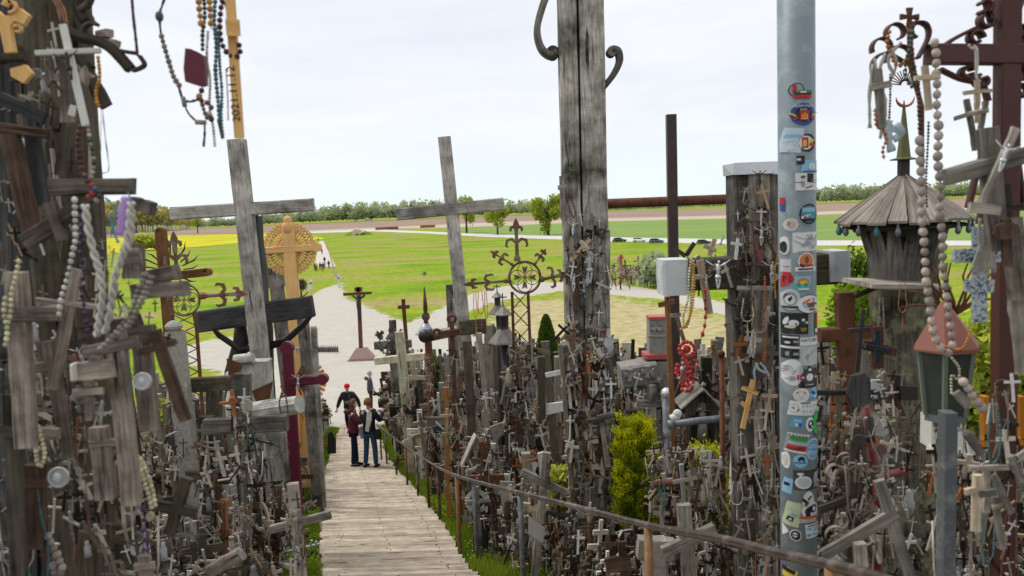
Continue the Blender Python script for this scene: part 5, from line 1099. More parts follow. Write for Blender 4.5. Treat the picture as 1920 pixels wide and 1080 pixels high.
t_ = thing('dried_flowers', 'cream dried flower bunch on the right side of the massive post', 'flowers', Q(1112, 680, 6.78)); mb = MB()
for _ in range(90): a = U_(0, 6.28); r = U_(0, 13); leaf(mb, Q(1112 + r * cos(a), 672 - r * sin(a), 6.76 + U_(-.03, .03)), .014, R_())
mb.obj('petals', B_CRM, t_)
rosary('grey bead chain hanging down the face of the massive post', [(1103, 345), (1104, 370), (1096, 410), (1102, 430), (1110, 400), (1112, 440), (1108, 468)], 6.8, 1.9, B_GREY)
rosary('dark bead chain on the left beam of the massive post', [(1061, 355), (1064, 380), (1075, 408), (1078, 395), (1068, 360)], 6.8, 1.5, B_BRN)
rosary('sagging dark garland across the lower massive post', [(1078, 702), (1090, 695), (1105, 690), (1118, 690), (1130, 672), (1148, 650)], 6.78, 2.0, B_BRN)
# ------------------------------------------------------------------ left foreground post and everything hung on it
t14 = thing('old_post', 'broad dark weathered post at the left edge buried in hung crosses', 'post', (Q(150, 1080, 2.3).x, 2.3, gz(-1.3, 2.3)))
for x0, x1, w_, Y in ((95, 168, 128, 2.35), (15, 45, 125, 2.5)):
    a, b = Q(x0, -80, Y), Q(x1, 1100, Y); b = b + (b - a) * ((b.z - gz(-1.3, Y) + .1) / (a.z - b.z)); mb = MB(); N = 12
    mb.sweep([b.lerp(a, i / N) for i in range(N + 1)], CIRC(w_ / 2 * pxl(Y), 14), [1 + U_(-.04, .04) for _ in range(N + 1)], jit=.004, smooth=True); mb.obj('log', W_MOSS if x0 > 50 else W_BLACK, t14)  # logs coloured near black to paint shade between the hung pieces
mb = MB(); mb.beam(Q(20, -75, 2.2), Q(620, -110, 2.1), 40 * pxl(2.2), .07, seg=3); mb.obj('crossbar', W_DARK, t14)
mb = MB(); mb.tube(catm([(160, -30), (150, 10), (165, 40)], 2.2), .02, 8); mb.obj('knot', W_DARK, t14)
LF = [
 ('dark squared beam end cross at the upper left edge', 2.0, (25, 90, 42, 150), (-10, 112, 50, 108), 30, 16, W_DARK),
 ('thick black cross with short arm near the left edge', 2.0, (55, 190, 78, 385), (5, 185, 86, 222), 26, 24, W_BLACK),
 ('wide brown board cross hanging tilted at the left edge', 1.95, (18, 250, 62, 440), (-8, 238, 98, 252), 33, 18, W_BRN),
 ('slim grey plank under the plywood star cross', 2.05, (130, 225, 112, 330), None, 20, 0, W_NEAR),
 ('slanted dark plank crossing behind the white crucifix', 2.1, (148, 105, 200, 200), (130, 150, 175, 120), 22, 14, W_MOSS),
 ('grey block cross with sloping arms above the twisted rope loops', 1.85, (165, 345, 175, 450), (95, 352, 255, 350), 26, 30, W_NEAR),
 ('grey beam end pointing right below the sloping arms', 1.9, None, (250, 380, 286, 392), 0, 24, W_NEAR),
 ('diagonal grey beam crossing the old post left of the rope loops', 1.8, (150, 388, 48, 455), (95, 380, 120, 450), 30, 20, W_NEAR),
 ('broad pale striped board cross at the far left', 1.7, (32, 510, 50, 838), (-10, 592, 118, 585), 38, 28, W_NEARL),
 ('thin pinkish grey slat cross leaning left of the purple beads', 1.75, (146, 505, 98, 728), (70, 562, 205, 578), 20, 9, W_NEARL),
 ('dark grey plank cross slanting under the thin pinkish slat', 1.95, (92, 640, 130, 858), (60, 690, 125, 680), 24, 18, W_NEAR),
 ('long narrow grey cross hanging to the lower left corner', 1.8, (22, 740, 36, 1100), (-10, 806, 112, 812), 28, 22, W_NEAR),
 ('small brown board hung behind the long narrow cross', 1.9, (66, 870, 70, 1026), (40, 905, 92, 903), 34, 18, W_BRN),
 ('long tapered grey board hanging centrally below the silver bead loop', 1.7, (215, 595, 248, 945), (160, 660, 262, 640), 34, 22, W_NEARL),
 ('pale grey board with cut end hung beside the long tapered one', 1.75, (187, 800, 200, 934), (172, 830, 225, 826), 36, 12, W_NEARL),
 ('grey plank cross behind the hanging oval medallion', 1.78, (265, 612, 281, 806), (230, 628, 290, 624), 34, 34, W_NEARL),
 ('slim dark plank slanting right of the oval medallion', 1.75, (290, 620, 348, 788), (262, 660, 330, 640), 22, 12, W_BRN),
 ('thick chunky bar cross with chalk white painted end', 1.6, (180, 668, 182, 700), (140, 697, 216, 690), 24, 34, W_NEARL),
 ('small carved grey cross hung below the chunky white ended bar', 1.6, (166, 722, 168, 788), (140, 735, 196, 732), 16, 12, W_NEARL),
 ('light cut beam cross with drilled hole at top of the heap', 1.7, (249, 458, 252, 522), (232, 480, 268, 480), 36, 30, W_NEARL),
 ('grey wedge ended bar right of the drilled beam', 1.75, None, (275, 522, 332, 508), 0, 26, W_NEARL),
 ('pale stubby bar ending right above the brown plank', 1.7, None, (252, 546, 350, 541), 0, 27, W_NEARL),
 ('lower grey arm crossing the long board by the silver chain', 1.68, None, (150, 622, 262, 600), 0, 22, W_NEAR),
 ('dark slanting plank at the heap bottom near the stakes', 2.3, (350, 895, 318, 1000), (290, 945, 370, 960), 22, 20, W_MOSS),
 ('mossy wedge block at the bottom of the left heap', 2.2, (232, 980, 242, 1060), (215, 1000, 262, 1010), 40, 26, W_MOSS),
 ('pale slate plaque shaped board at the bottom left', 2.1, (305, 1015, 312, 1070), (290, 1040, 325, 1040), 32, 22, W_NEAR),
 ('grey beam end jutting up at the bottom beside the slanted silver cross', 2.4, None, (395, 1070, 452, 1038), 0, 24, W_NEARL),
 ('brown stub cross bottom centre of the left heap', 2.0, (270, 1040, 276, 1090), (255, 1062, 292, 1058), 22, 14, W_NEARL)]
for lb, Y, up, bar, wu, wb, m_ in LF:
    if up: pcross('hung_cross', lb, Y, up, bar, wu, wb, m_, dep=min(.04, wu * pxl(Y) * .6), seg=7, jit=.0016)
    else:
        mb = MB(); mb.beam(Q(bar[0], bar[1], Y), Q(bar[2], bar[3], Y - .03), wb * pxl(Y), wb * pxl(Y) * .8, seg=5, jit=.0016); one('beam_end', lb, 'beam', mb, m_)
mb = MB(); mb.beam(Q(138, 697, 1.585), Q(143, 697, 1.585), 33 * pxl(1.6), .026); one('painted_end', 'chalk white painted end face of the chunky bar', 'painted block', mb, M_WHT)
# ornate pine cross top-left
t_ = thing('ornate_cross', 'bright pine fretwork cross with scrolls at the top left corner', 'cross', Q(40, 155, 1.9))
mb = MB(); outl(mb, [(-2, 20), (8, 30), (26, 30), (40, 16), (58, 30), (47, 47), (30, 40), (22, 50), (30, 98), (12, 100), (4, 60), (-8, 50), (-8, 25)], .014, 1.9); mb.obj('fretwork_cross', W_PINE, t_)
for l_, w_ in ((curl(20, 12, 12, -1.8, 3.2), 5), (curl(34, 55, 8, 2.6, -2.6), 4), ([(6, 10), (14, 0), (22, 6)], 5)): mb = MB(); scroll(mb, l_, 1.89, w_, 7); mb.obj('scroll', W_PINE, t_)
mb = MB(); outl(mb, [(22, 130), (50, 122), (63, 138), (47, 157), (24, 144)], .014, 1.93); mb.obj('foot', W_PINE, t_)
t_ = thing('white_crucifix', 'white metal crucifix with thin black figure hung near the top left', 'crucifix', Q(160, 236, 1.8))
mb = MB(); mb.beam(Q(118, 46, 1.8), Q(161, 236, 1.8), 12 * pxl(1.8), .01); mb.obj('upright', M_WHT, t_)
mb = MB(); mb.beam(Q(68, 100, 1.79), Q(188, 95, 1.79), 9 * pxl(1.8), .012); mb.obj('crossbar', M_WHT, t_); figure(t_, Q(126, 98, 1.78), Q(138, 150, 1.78), M_BRZ, -.006)
t_ = thing('plywood_cross', 'grey brown plywood cross with star shaped arm ends and small label', 'cross', Q(132, 230, 1.9)); mb = MB()
outl(mb, [(110, 118), (132, 116), (140, 135), (142, 230), (114, 229), (120, 160), (108, 152), (98, 152), (90, 166), (84, 152), (74, 142), (86, 140), (86, 124), (98, 138), (112, 138)], .008, 1.88)
outl(mb, [(136, 136), (150, 136), (160, 122), (166, 136), (182, 144), (168, 148), (164, 163), (154, 152), (138, 154)], .008, 1.885); mb.obj('panel', W_NEARL, t_)
mb = MB(); ring(mb, 128, 145, 27, 1.885, 3, 24); mb.obj('ring', W_NEARL, t_)
mb = MB(); outl(mb, [(132, 196), (144, 199), (140, 219), (127, 215)], .002, 1.87); mb.obj('label', M_WHT, t_)
t_ = thing('fleur_ornament', 'dark iron scroll ornament with forked tail jutting right into the sky', 'ornament', Q(200, 90, 1.95))
mb = MB(); scroll(mb, [(130, 60), (150, 70), (175, 75), (205, 88), (228, 110), (245, 130)], 1.95, 18, 14); scroll(mb, [(215, 92), (235, 97), (256, 100)], 1.95, 6, 10); scroll(mb, [(262, 105), (271, 122), (252, 132), (246, 130)], 1.95, 6, 10)
scroll(mb, [(155, 70), (158, 52), (170, 44), (184, 47)], 1.95, 6, 12); scroll(mb, [(184, 47), (172, 37), (165, 20)], 1.95, 5, 10); scroll(mb, [(150, 20), (165, 8), (172, -10)], 1.95, 10, 12); mb.obj('scrollwork', W_DARK, t_)
for l in ((186, 66, 206, 62, 14), (190, 76, 220, 82, 12)): mb = MB(); mb.beam(Q(l[0], l[1], 2.0), Q(l[2], l[3], 1.97), l[4] * pxl(2), .02); one('beam_end', 'grey wooden arm end %s behind the iron scroll ornament' % ('upper' if l[1] < 70 else 'lower'), 'beam', mb, W_NEARL)
rag('wires', 'blue and orange plastic wires twisted down the top of the post', 'wires', [[(92, -10), (108, 15), (113, 40)], [(98, -10), (112, 12), (122, 42)], [(104, -10), (120, 15), (126, 45)]], 1.85, 3, paint('orange_blue_wire', (.35, .16, .08), .5))
# medallions
for lb, x, y, r, Y in (('oval silver medallion hanging on a cord in front of the planks', 267, 715, 17, 1.6), ('round dull metal disc hanging low on the left post', 110, 895, 20, 1.8)):
    t_ = thing('medallion', lb, 'medallion', Q(x, y + r, Y)); mb = MB(); c = Q(x, y, Y); rr = r * pxl(Y); mb.tube([c + V((0, .004, 0)), c - V((0, .004, 0))], rr, 20, smooth=False); mb.obj('disc', M_SILV, t_)
    mb = MB(); ring(mb, x, y, r * .9, Y - .006, 1.6, 24); mb.ball(c + V((0, -.004, 0)), rr * .55, 10, 6, (.8, .25, 1)); mb.obj('relief', M_CORP, t_); mb = MB(); mb.tube([Q(x - 2, y - r, Y), Q(x - 6, y - 90, Y)], .0012, 4); mb.obj('cord', M_CORD, t_)
# rosaries on the left
def dbl(px, dx): return [(x + dx, y) for x, y in px]
rosary('cream white bead string hanging at the far left', [(10, 560), (8, 590), (14, 620), (10, 650)], 1.6, 5.2, B_CRM)
rosary('second cream bead string right of the far left one', [(35, 490), (30, 520), (22, 550), (20, 585), (12, 620)], 1.6, 5, B_CRM)
rosary('white and pearl bead string left of the purple beads', [(140, 375), (141, 410), (142, 445), (135, 480), (128, 515), (115, 560), (110, 600)], 1.65, 6, B_WHT)
rosary('deep purple bead string hanging in the middle of the left heap', [(150, 390), (152, 430), (150, 470), (158, 505), (152, 540), (158, 575), (164, 615), (168, 636)], 1.62, 5.2, B_PUR, gap=3.2)
rosary('dark wooden bead string hanging from the white crucifix foot', [(150, 238), (146, 270), (150, 300), (156, 335)], 1.8, 6, B_BRN, gap=1.8)
rosary('multicoloured dark bead string beside the wooden bead string', [(165, 236), (170, 270), (176, 300), (172, 335), (165, 350)], 1.78, 4.5, B_COL, gap=1.9)
rosary('big silver grey bead loop over the heap', [(272, 515), (262, 540), (250, 575), (238, 600), (218, 625), (200, 645), (188, 655)], 1.58, 7.5, B_GREY, gap=1.5, sc=(1.1, 1.1, .7))
rosary('second strand of the silver grey bead loop', [(284, 520), (272, 550), (258, 582), (240, 610), (222, 628)], 1.57, 7, B_GREY, gap=1.5, sc=(1.1, 1.1, .7))
rosary('pale yellow bead loop hanging low from the boards', [(258, 855), (266, 890), (276, 920), (285, 955)], 1.75, 5, B_CRM, gap=1.9)
rosary('second pale yellow strand beside the low bead loop', [(264, 860), (276, 890), (286, 920), (292, 952)], 1.76, 5, B_CRM, gap=1.9)
rosary('purple bead string curving below the boards', [(258, 730), (258, 790), (248, 820)], 1.8, 4, B_PUR, gap=3)
rosary('purple bead string ending lowest at the heap bottom', [(210, 840), (222, 862), (232, 880), (250, 888), (262, 935), (270, 965), (270, 1000), (278, 1038)], 1.76, 5.6, B_PUR, gap=3.6)
rosary('cream bead loop beside the round dull disc', [(72, 800), (80, 830), (84, 855), (76, 875), (68, 858), (70, 820)], 1.75, 4.4, B_CRM, gap=2)
rosary('large grey bead cluster in the lower left corner', [(90, 1005), (100, 1025), (110, 1045), (118, 1070), (104, 1075), (96, 1050)], 1.9, 8, B_GREY, gap=1.7)
rosary('amber bead string behind the slanted plank near the sky', [(184, 108), (186, 125), (187, 140), (186, 152), (180, 170), (182, 192), (186, 200)], 1.88, 4, B_AMB, gap=1.7)
rosary('thick maroon chain hanging against the sky', [(247, -10), (250, 30), (254, 65), (258, 105)], 1.9, 3.4, B_PLM, gap=1.3)
rosary('green and white bead knot on top of the heap', [(160, 330), (168, 345), (178, 352), (172, 365), (165, 372), (178, 378), (188, 365)], 1.7, 6, B_COL, gap=1.7)
for i, px in enumerate(([(160, 385), (166, 430), (178, 480), (190, 520), (192, 560), (186, 600), (182, 630)], [(246, 380), (243, 420), (236, 460), (222, 500), (212, 540), (208, 580), (196, 625)], [(246, 395), (246, 430), (238, 470)])):
    mb = MB(); pts = catm(px, 1.6, 12)
    for ph in (0, pi): mb.tube([p + V((cos(j * .55 + ph) * .0042, sin(j * .55 + ph) * .0042, 0)) for j, p in enumerate(pts)], .0042, 6)
    one('twisted_rope', ('left', 'right', 'short inner')[i] + ' strand of the twisted off white rope loop on the heap', 'rope', mb, M_WCORD)
rag('ribbon', 'lilac satin ribbon hanging from the grey block cross', 'ribbon', [[(236, 368), (230, 400), (226, 442)]], 1.62, 17, paint('lilac_ribbon', (.40, .25, .55), .5))
rag('threads', 'turquoise frayed threads behind the lilac ribbon', 'threads', [[(205, 400), (212, 430), (222, 455)], [(222, 375), (214, 410), (208, 445)], [(240, 360), (246, 375), (256, 385)], [(198, 370), (214, 390), (226, 410)]], 1.64, 3, paint('turquoise_thread', (.15, .30, .34), .8))
rag('thin_cord', 'thin dark cord loop hanging over the sky', 'cord', [[(190, 202), (189, 260), (190, 318), (196, 324), (204, 316), (198, 260), (192, 205)]], 1.8, .9, M_CORD, .001)
# hanging bundle top
t_ = rosary('grey wooden bead rosary hanging in a wide loop against the sky', [(303, 68), (309, 90), (318, 120), (326, 145), (336, 160)], 1.9, 5.3, B_GREY, gap=1.75)
rag('cord', 'dark cord of the wide rosary loop with long grey end beads', 'cord', [[(316, -20), (306, 5), (299, 30), (303, 70)], [(334, 158), (344, 190), (352, 210), (370, 228), (384, 230)], [(344, 190), (360, 190), (372, 186)], [(384, 232), (384, 250), (382, 275)]], 1.9, 4, paint('navy_cord', (.02, .02, .06), .8), .004)
for x, y, x2, y2 in ((343, 182, 347, 200), (367, 229, 386, 230)): mb = MB(); mb.tube([Q(x, y, 1.89), Q(x2, y2, 1.89)], 4.5 * pxl(1.9), 8); one('barrel_bead', 'long grey barrel bead %s on the navy cord' % ('upper' if y < 200 else 'lower'), 'bead', mb, B_GREY)
mb = MB(); mb.ball(Q(299, 31, 1.89), 8 * pxl(1.9), 12, 8, (.9, .9, 1.25)); one('green_stone', 'dark green oval stone bead on the navy cord', 'bead', mb, B_GRN)
mb = MB(); outl(mb, [(350, 92), (360, 93), (372, 98), (385, 106), (387, 130), (388, 160), (378, 163), (350, 154), (347, 130), (349, 105)], .018, 1.88); one('pouch', 'maroon cloth pouch hanging among the rosaries', 'pouch', mb, M_MAR)
for i, (px, r, m_, lb) in enumerate([([(372, -10), (374, 20), (377, 45)], 6, B_AMB, 'amber glass bead string leftmost of the hanging bunch'), ([(382, -10), (384, 30), (380, 60), (380, 95)], 4.5, B_GRN, 'dark green bead string of the hanging bunch'), ([(392, -10), (394, 20), (396, 55)], 6, B_AMB, 'second amber glass bead string of the hanging bunch'), ([(404, -5), (402, 40), (406, 90), (404, 130), (408, 180), (412, 225)], 4.5, B_TEAL, 'teal and brass bead string in the hanging bunch'), ([(418, -10), (414, 20), (412, 50), (416, 80), (425, 98), (440, 108), (450, 100), (449, 85), (442, 78)], 5.5, B_PLM, 'plum bead loop around the dated pine cross'), ([(428, -8), (432, 5), (424, 12), (418, 2)], 5, B_GRN, 'bright green bead knot at the top of the bunch'), ([(378, 170), (372, 186), (384, 190), (396, 200), (392, 218), (400, 225)], 5.5, B_COL, 'dark mixed bead cluster under the maroon pouch'), ([(390, 60), (388, 110), (394, 150), (393, 200), (400, 240), (403, 275)], 3, B_WHT, 'thin silver chain rosary hanging longest'), ([(376, 180), (382, 205), (390, 222), (400, 215)], 4.5, B_GREY, 'small grey bead loop under the pouch'), ([(410, 60), (412, 120), (416, 170), (415, 220), (418, 255)], 3.4, B_TEAL, 'teal glass bead strand ending in a dark crucifix'), ([(424, 130), (427, 180), (428, 225)], 1.8, B_WHT, 'hair thin bead chain beside the dated cross')]):
    rosary(lb, px, 1.88 + (i % 3) * .015, r, m_, gap=1.8 if r < 5 else 2.1, sc=(1, 1, 1))
mb = MB(); mb.beam(Q(410, 225, 1.88), Q(418, 260, 1.88), .007, .005); one('tiny_crucifix', 'tiny dark metal crucifix at the end of the teal beads', 'crucifix', mb, M_BRZ)
t15 = thing('dated_cross', 'light pine cross with handwritten date hanging at the top', 'cross', Q(449, 258, 1.9)); k = pxl(1.9)
mb = MB(); mb.beam(Q(428, -60, 1.9), Q(449, 259, 1.9), 15 * k, .018, c=.001); mb.obj('upright', W_PINE, t15)
mb = MB(); mb.beam(Q(437, 52, 1.91), Q(437, 52, 1.82), 24 * k, 28 * k, n=V((0, 0, 1)), c=.001); mb.obj('crossbar', W_PINE, t15)
def text3(txt, c, sx, th=.0006, rot=None, size=.02):
    cu = bpy.data.curves.new('t', 'FONT'); cu.body = txt; cu.size = size; cu.extrude = th; cu.align_x = 'CENTER'; cu.align_y = 'CENTER'
    o = bpy.data.objects.new('t', cu); C.objects.link(o); dg = bpy.context.evaluated_depsgraph_get(); dg.update()
    me = bpy.data.meshes.new_from_object(o.evaluated_get(dg)); vs = [v.co.copy() for v in me.vertices]; fs = [tuple(p.vertices) for p in me.polygons]
    bpy.data.objects.remove(o); bpy.data.curves.remove(cu); bpy.data.meshes.remove(me); return vs, fs
def addtext(mb, vs, fs, fn, t_=.5):
    b = len(mb.v); mb.v += [fn(v) for v in vs]
    for f in fs: mb.face(tuple(b + i for i in f), [(0, 0)] * len(f), t_)
vs, fs = text3('2021.11.12', None, 1, size=.017)
A_ = Q(437, 140, 1.9); B_ = Q(446, 215, 1.9); zz = (A_ - B_).normalized(); xx = V((zz.z, 0, -zz.x))
mb = MB(); mid = (A_ + B_) / 2 + V((0, -.0106, 0)); sc_ = 100 * k / max(v.x for v in vs) / 2
addtext(mb, vs, fs, lambda v: mid + zz * v.x * sc_ - xx * v.y * sc_ * .9 + V((0, -v.z, 0))); mb.obj('handwriting', M_IRON, t15)
# ------------------------------------------------------------------ stickers on the galvanised pole
def SP(x, y, lift=0.0):
    s_ = max(-.995, min(.995, (x - 1498) * pxl(Yg) / RG)); a = asin(s_); r = RG * 1.012 + .0008 + lift
    return V((PX + r * sin(a), Yg - r * cos(a), Q(1498, y, Yg - RG).z))
_pm = {}
def pm(c):
    if c not in _pm: _pm[c] = paint('sticker_print_%02d' % len(_pm), c, .5, wear=.4, wearc=[c_ * .55 + .12 for c_ in c], lo=.98, hi=1.02, scale=45)
    return _pm[c]
WH, BK, RD, BL_, YE, GN, OR, LB, TL, GY, CR, BR_ = (.72, .73, .72), (.012, .012, .015), (.50, .02, .03), (.02, .07, .30), (.70, .50, .05), (.02, .28, .06), (.62, .20, .04), (.25, .50, .68), (.12, .42, .38), (.30, .32, .33), (.62, .58, .46), (.14, .08, .05)
def shp(mb, kind, cx, cy, w_, h_, lift, rot=0):
    n = 14; pts = []
    if kind == 'e': f = [(cos(i * 2 * pi / 28) * w_ / 2, sin(i * 2 * pi / 28) * h_ / 2) for i in range(28)]
    elif kind == 't3': f = [(-w_ / 2, -h_ / 2), (w_ / 2, 0), (-w_ / 2, h_ / 2)]
    else: f = [(-w_ / 2, -h_ / 2), (w_ / 2, -h_ / 2), (w_ / 2, h_ / 2), (-w_ / 2, h_ / 2)]
    f = [(cx + x * cos(rot) - y * sin(rot), cy + x * sin(rot) + y * cos(rot)) for x, y in f]
    x0, x1 = max(1464.6, min(p[0] for p in f)), min(1531.4, max(p[0] for p in f))
    def yr(x):
        ys = []
        for i in range(len(f)):
            (ax, ay), (bx, by) = f[i], f[i - 1]
            if (ax - x) * (bx - x) <= 0 and abs(ax - bx) > 1e-6: ys.append(ay + (by - ay) * (x - ax) / (bx - ax))
            elif abs(ax - x) < 1e-6: ys.append(ay)
        return (min(ys), max(ys)) if ys else (cy, cy)
    e = 1e-3; cols = [(x0 + e) + (x1 - x0 - 2 * e) * i / n for i in range(n + 1)]; b = len(mb.v)
    for x in cols: a, c = yr(x); mb.v += [SP(x, a, lift), SP(x, c, lift)]
    for i in range(n): mb.face((b + 2 * i, b + 2 * i + 1, b + 2 * i + 3, b + 2 * i + 2), [(0, 0)] * 4, .5)
def sticker(label, els, cat='sticker'):
    x, y = els[0][1], els[0][2]; t_ = thing('sticker', label, cat, SP(x, y)); by = {}
    for i, e in enumerate(els):
        lift = .0005 * (i + 1)
        if i == 0: mb = MB(); shp(mb, e[0], *e[1:5], 0, e[6] if len(e) > 6 else 0); mb.obj('backing', pm(e[5]), t_); continue
        mb = by.setdefault(e[5], MB())
        if e[0] == 'x':
            vs, fs = text3(e[6], None, 1, size=1, th=0); w0 = max(v.x for v in vs) - min(v.x for v in vs); h0 = max(v.y for v in vs) - min(v.y for v in vs)
            addtext(mb, vs, fs, lambda v: SP(e[1] + v.x * e[3] / w0, e[2] - v.y * e[4] / h0, lift))
        else: shp(mb, e[0], *e[1:5], lift, e[6] if len(e) > 6 else 0)
    for c, mb in by.items(): mb.obj('print', pm(c), t_)
def scrib(cx, cy, w_, h_, col, n=7):
    return [('r', cx + U_(-w_, w_) / 2.6, cy + U_(-h_, h_) / 2.6, U_(.2, .5) * w_, U_(1, 2.2), col, U_(-1.4, 1.4)) for _ in range(n)]
sticker('topmost dark crest sticker with red and green banner', [('e', 1487, 168, 26, 26, BK), ('e', 1487, 168, 22, 22, GY), ('r', 1484, 167, 7, 17, RD), ('r', 1498, 174, 30, 9, BK), ('r', 1499, 172, 25, 4, GN), ('r', 1497, 181, 32, 6, RD), ('x', 1497, 181, 24, 4, WH, 'RACING') if 0 else ('r', 1498, 173, 10, 3, WH)])
sticker('dark blue winged shield sticker with gold columns and lightning bolts', [('e', 1499, 214, 46, 42, BL_), ('e', 1499, 214, 30, 30, BK), ('x', 1499, 199, 34, 6, WH, 'PERKŪNAS'), ('x', 1499, 206, 12, 3.6, WH, 'MMC'), ('r', 1500, 217, 16, 18, RD), ('r', 1496, 218, 2, 8, YE), ('r', 1500, 217, 2, 11, YE), ('r', 1504, 218, 2, 8, YE), ('r', 1500, 223, 12, 1.6, YE), ('r', 1481, 214, 12, 3, YE, .6), ('r', 1518, 214, 12, 3, YE, -.6), ('r', 1486, 222, 8, 4, RD, -.6), ('r', 1514, 222, 8, 4, RD, .6)])
sticker('half covered round shield sticker with flame colours', [('e', 1506, 268, 34, 34, BK), ('e', 1503, 268, 26, 26, WH), ('r', 1501, 268, 12, 20, RD), ('r', 1500, 269, 6, 12, YE), ('r', 1512, 266, 14, 5, YE, -.6), ('r', 1514, 272, 10, 6, RD, .3)])
sticker('torn pale blue and white sticker remains', [('r', 1481, 262, 32, 46, (.52, .64, .74), .15), ('r', 1482, 254, 26, 6, LB, .1), ('t3', 1478, 272, 16, 12, WH, -1.5), ('r', 1476, 262, 20, 2, WH)])
sticker('blue trapezoid sticker under a black corner flag', [('r', 1512, 312, 36, 23, LB, .05), ('r', 1493, 300, 14, 16, BK), ('r', 1490, 299, 7, 4, WH), ('e', 1514, 313, 14, 13, WH), ('r', 1514, 314, 2, 9, LB), ('r', 1512, 322, 30, 2, BL_)])
sticker('white card sticker with small drawn figure and black square', [('r', 1507, 341, 46, 33, WH), ('r', 1511, 334, 13, 17, BK), ('e', 1497, 334, 9, 7, CR), ('e', 1497, 332, 9, 5, BR_), ('r', 1497, 345, 6, 10, GY), ('r', 1490, 342, 12, 1.2, BK), ('r', 1508, 351, 14, 2, BK, -.3), ('r', 1518, 343, 14, 1.2, GY), ('r', 1518, 338, 14, 1.2, GY)])
sticker('narrow red and navy sticker on the pole left edge', [('r', 1467, 382, 5, 26, BL_), ('r', 1467, 376, 5, 13, RD)])
sticker('round black badge sticker with teal mountains', [('e', 1508, 402, 41, 43, GY), ('e', 1508, 402, 37, 39, BK), ('e', 1508, 402, 30, 32, (.05, .25, .33)), ('r', 1508, 394, 26, 8, LB), ('r', 1502, 406, 18, 4, WH, -.3), ('r', 1512, 407, 14, 3, TL, .4), ('r', 1508, 413, 22, 5, BK), ('e', 1500, 408, 5, 5, RD)])
sticker('small faded cream round sticker on the left of the pole', [('e', 1478, 421, 22, 25, (.62, .60, .55)), ('e', 1478, 420, 12, 14, (.55, .42, .36))] + scrib(1478, 421, 12, 14, BR_, 4))
sticker('white rectangular sticker with fine ink drawing', [('r', 1504, 455, 49, 38, WH)] + scrib(1504, 454, 40, 28, GY, 16) + [('r', 1504, 472, 34, 1.2, BK)])
sticker('black and white round sticker at the left pole edge', [('e', 1469, 460, 13, 35, WH), ('e', 1468, 463, 8, 22, BK)])
sticker('white round sticker with orange explorer scene', [('e', 1503, 491, 32, 33, WH), ('r', 1502, 505, 38, 8, WH), ('e', 1503, 489, 26, 25, OR), ('e', 1503, 488, 8, 14, BR_), ('r', 1503, 498, 24, 4, RD), ('r', 1502, 505, 28, 3, BK), ('r', 1494, 498, 8, 5, BK, .5)])
sticker('plain whitish square sticker behind the red pennant', [('r', 1471, 498, 13, 24, (.55, .56, .58)), ('r', 1471, 500, 8, 1.5, RD)])
sticker('red pennant sticker with black letter N', [('t3', 1475, 523, 20, 40, RD, .15), ('x', 1472, 524, 10, 12, BK, 'N')])
sticker('sunrise sticker with orange arc and green forest', [('r', 1496, 532, 32, 29, TL, .03), ('r', 1496, 525, 28, 13, LB), ('e', 1497, 529, 22, 16, OR), ('e', 1497, 531, 14, 10, YE), ('r', 1496, 536, 28, 8, TL), ('t3', 1489, 533, 8, 8, GN, -1.57), ('t3', 1501, 533, 8, 8, GN, -1.57), ('r', 1497, 542, 18, 3, WH)])
sticker('black and white bird emblem sticker with scalloped rim', [('e', 1477, 562, 30, 40, (.55, .57, .58)), ('e', 1476, 560, 20, 26, GY), ('e', 1476, 562, 14, 18, WH), ('e', 1475, 562, 4, 8, BK), ('r', 1477, 576, 22, 4, BK)] + scrib(1477, 555, 20, 14, BK, 5))
sticker('white oval sticker with black rim and brown animals', [('e', 1508, 571, 49, 36, BK), ('e', 1508, 571, 46, 33, WH), ('r', 1502, 566, 16, 5, OR, -.5), ('r', 1510, 573, 16, 9, BR_), ('r', 1518, 570, 12, 4, RD, .4), ('r', 1500, 574, 9, 5, LB, .6), ('r', 1513, 581, 12, 4, BR_), ('r', 1516, 562, 8, 3, GY, .7)])
sticker('large black sticker with white butterfly shapes', [('r', 1484, 607, 43, 40, BK), ('e', 1470, 602, 6, 16, WH, .3), ('e', 1481, 606, 16, 12, WH), ('e', 1476, 613, 16, 6, CR), ('e', 1484, 608, 4, 5, GN), ('e', 1496, 600, 6, 5, WH), ('e', 1502, 605, 5, 4, WH), ('x', 1496, 618, 10, 6, YE, '20')])
sticker('narrow red and black sticker at the right pole edge', [('r', 1525, 609, 11, 40, BK), ('r', 1525, 603, 9, 22, RD), ('r', 1525, 622, 10, 8, WH)])
sticker('black panel sticker crossed by white bars', [('r', 1477, 651, 26, 44, BK), ('r', 1477, 633, 22, 3, WH), ('r', 1477, 652, 26, 4, WH), ('e', 1472, 643, 8, 5, CR), ('x', 1482, 643, 8, 7, WH, 'GUY') if 0 else ('r', 1484, 641, 8, 4, GY), ('r', 1484, 664, 8, 5, GY), ('r', 1472, 664, 5, 8, GY)])
sticker('white sticker headed with nature lettering', [('r', 1509, 641, 43, 15, WH), ('x', 1508, 639, 32, 6, BK, 'NATURE')])
sticker('big pale grey green square sticker under the nature one', [('r', 1510, 671, 42, 43, (.42, .48, .46)), ('e', 1510, 670, 34, 34, (.50, .54, .50))] + scrib(1510, 668, 26, 24, GY, 6))
sticker('large white round sticker with fine line drawing', [('e', 1479, 699, 34, 50, WH)] + scrib(1477, 698, 26, 38, GY, 14) + [('r', 1487, 707, 3, 9, RD), ('r', 1491, 707, 3, 9, RD)])
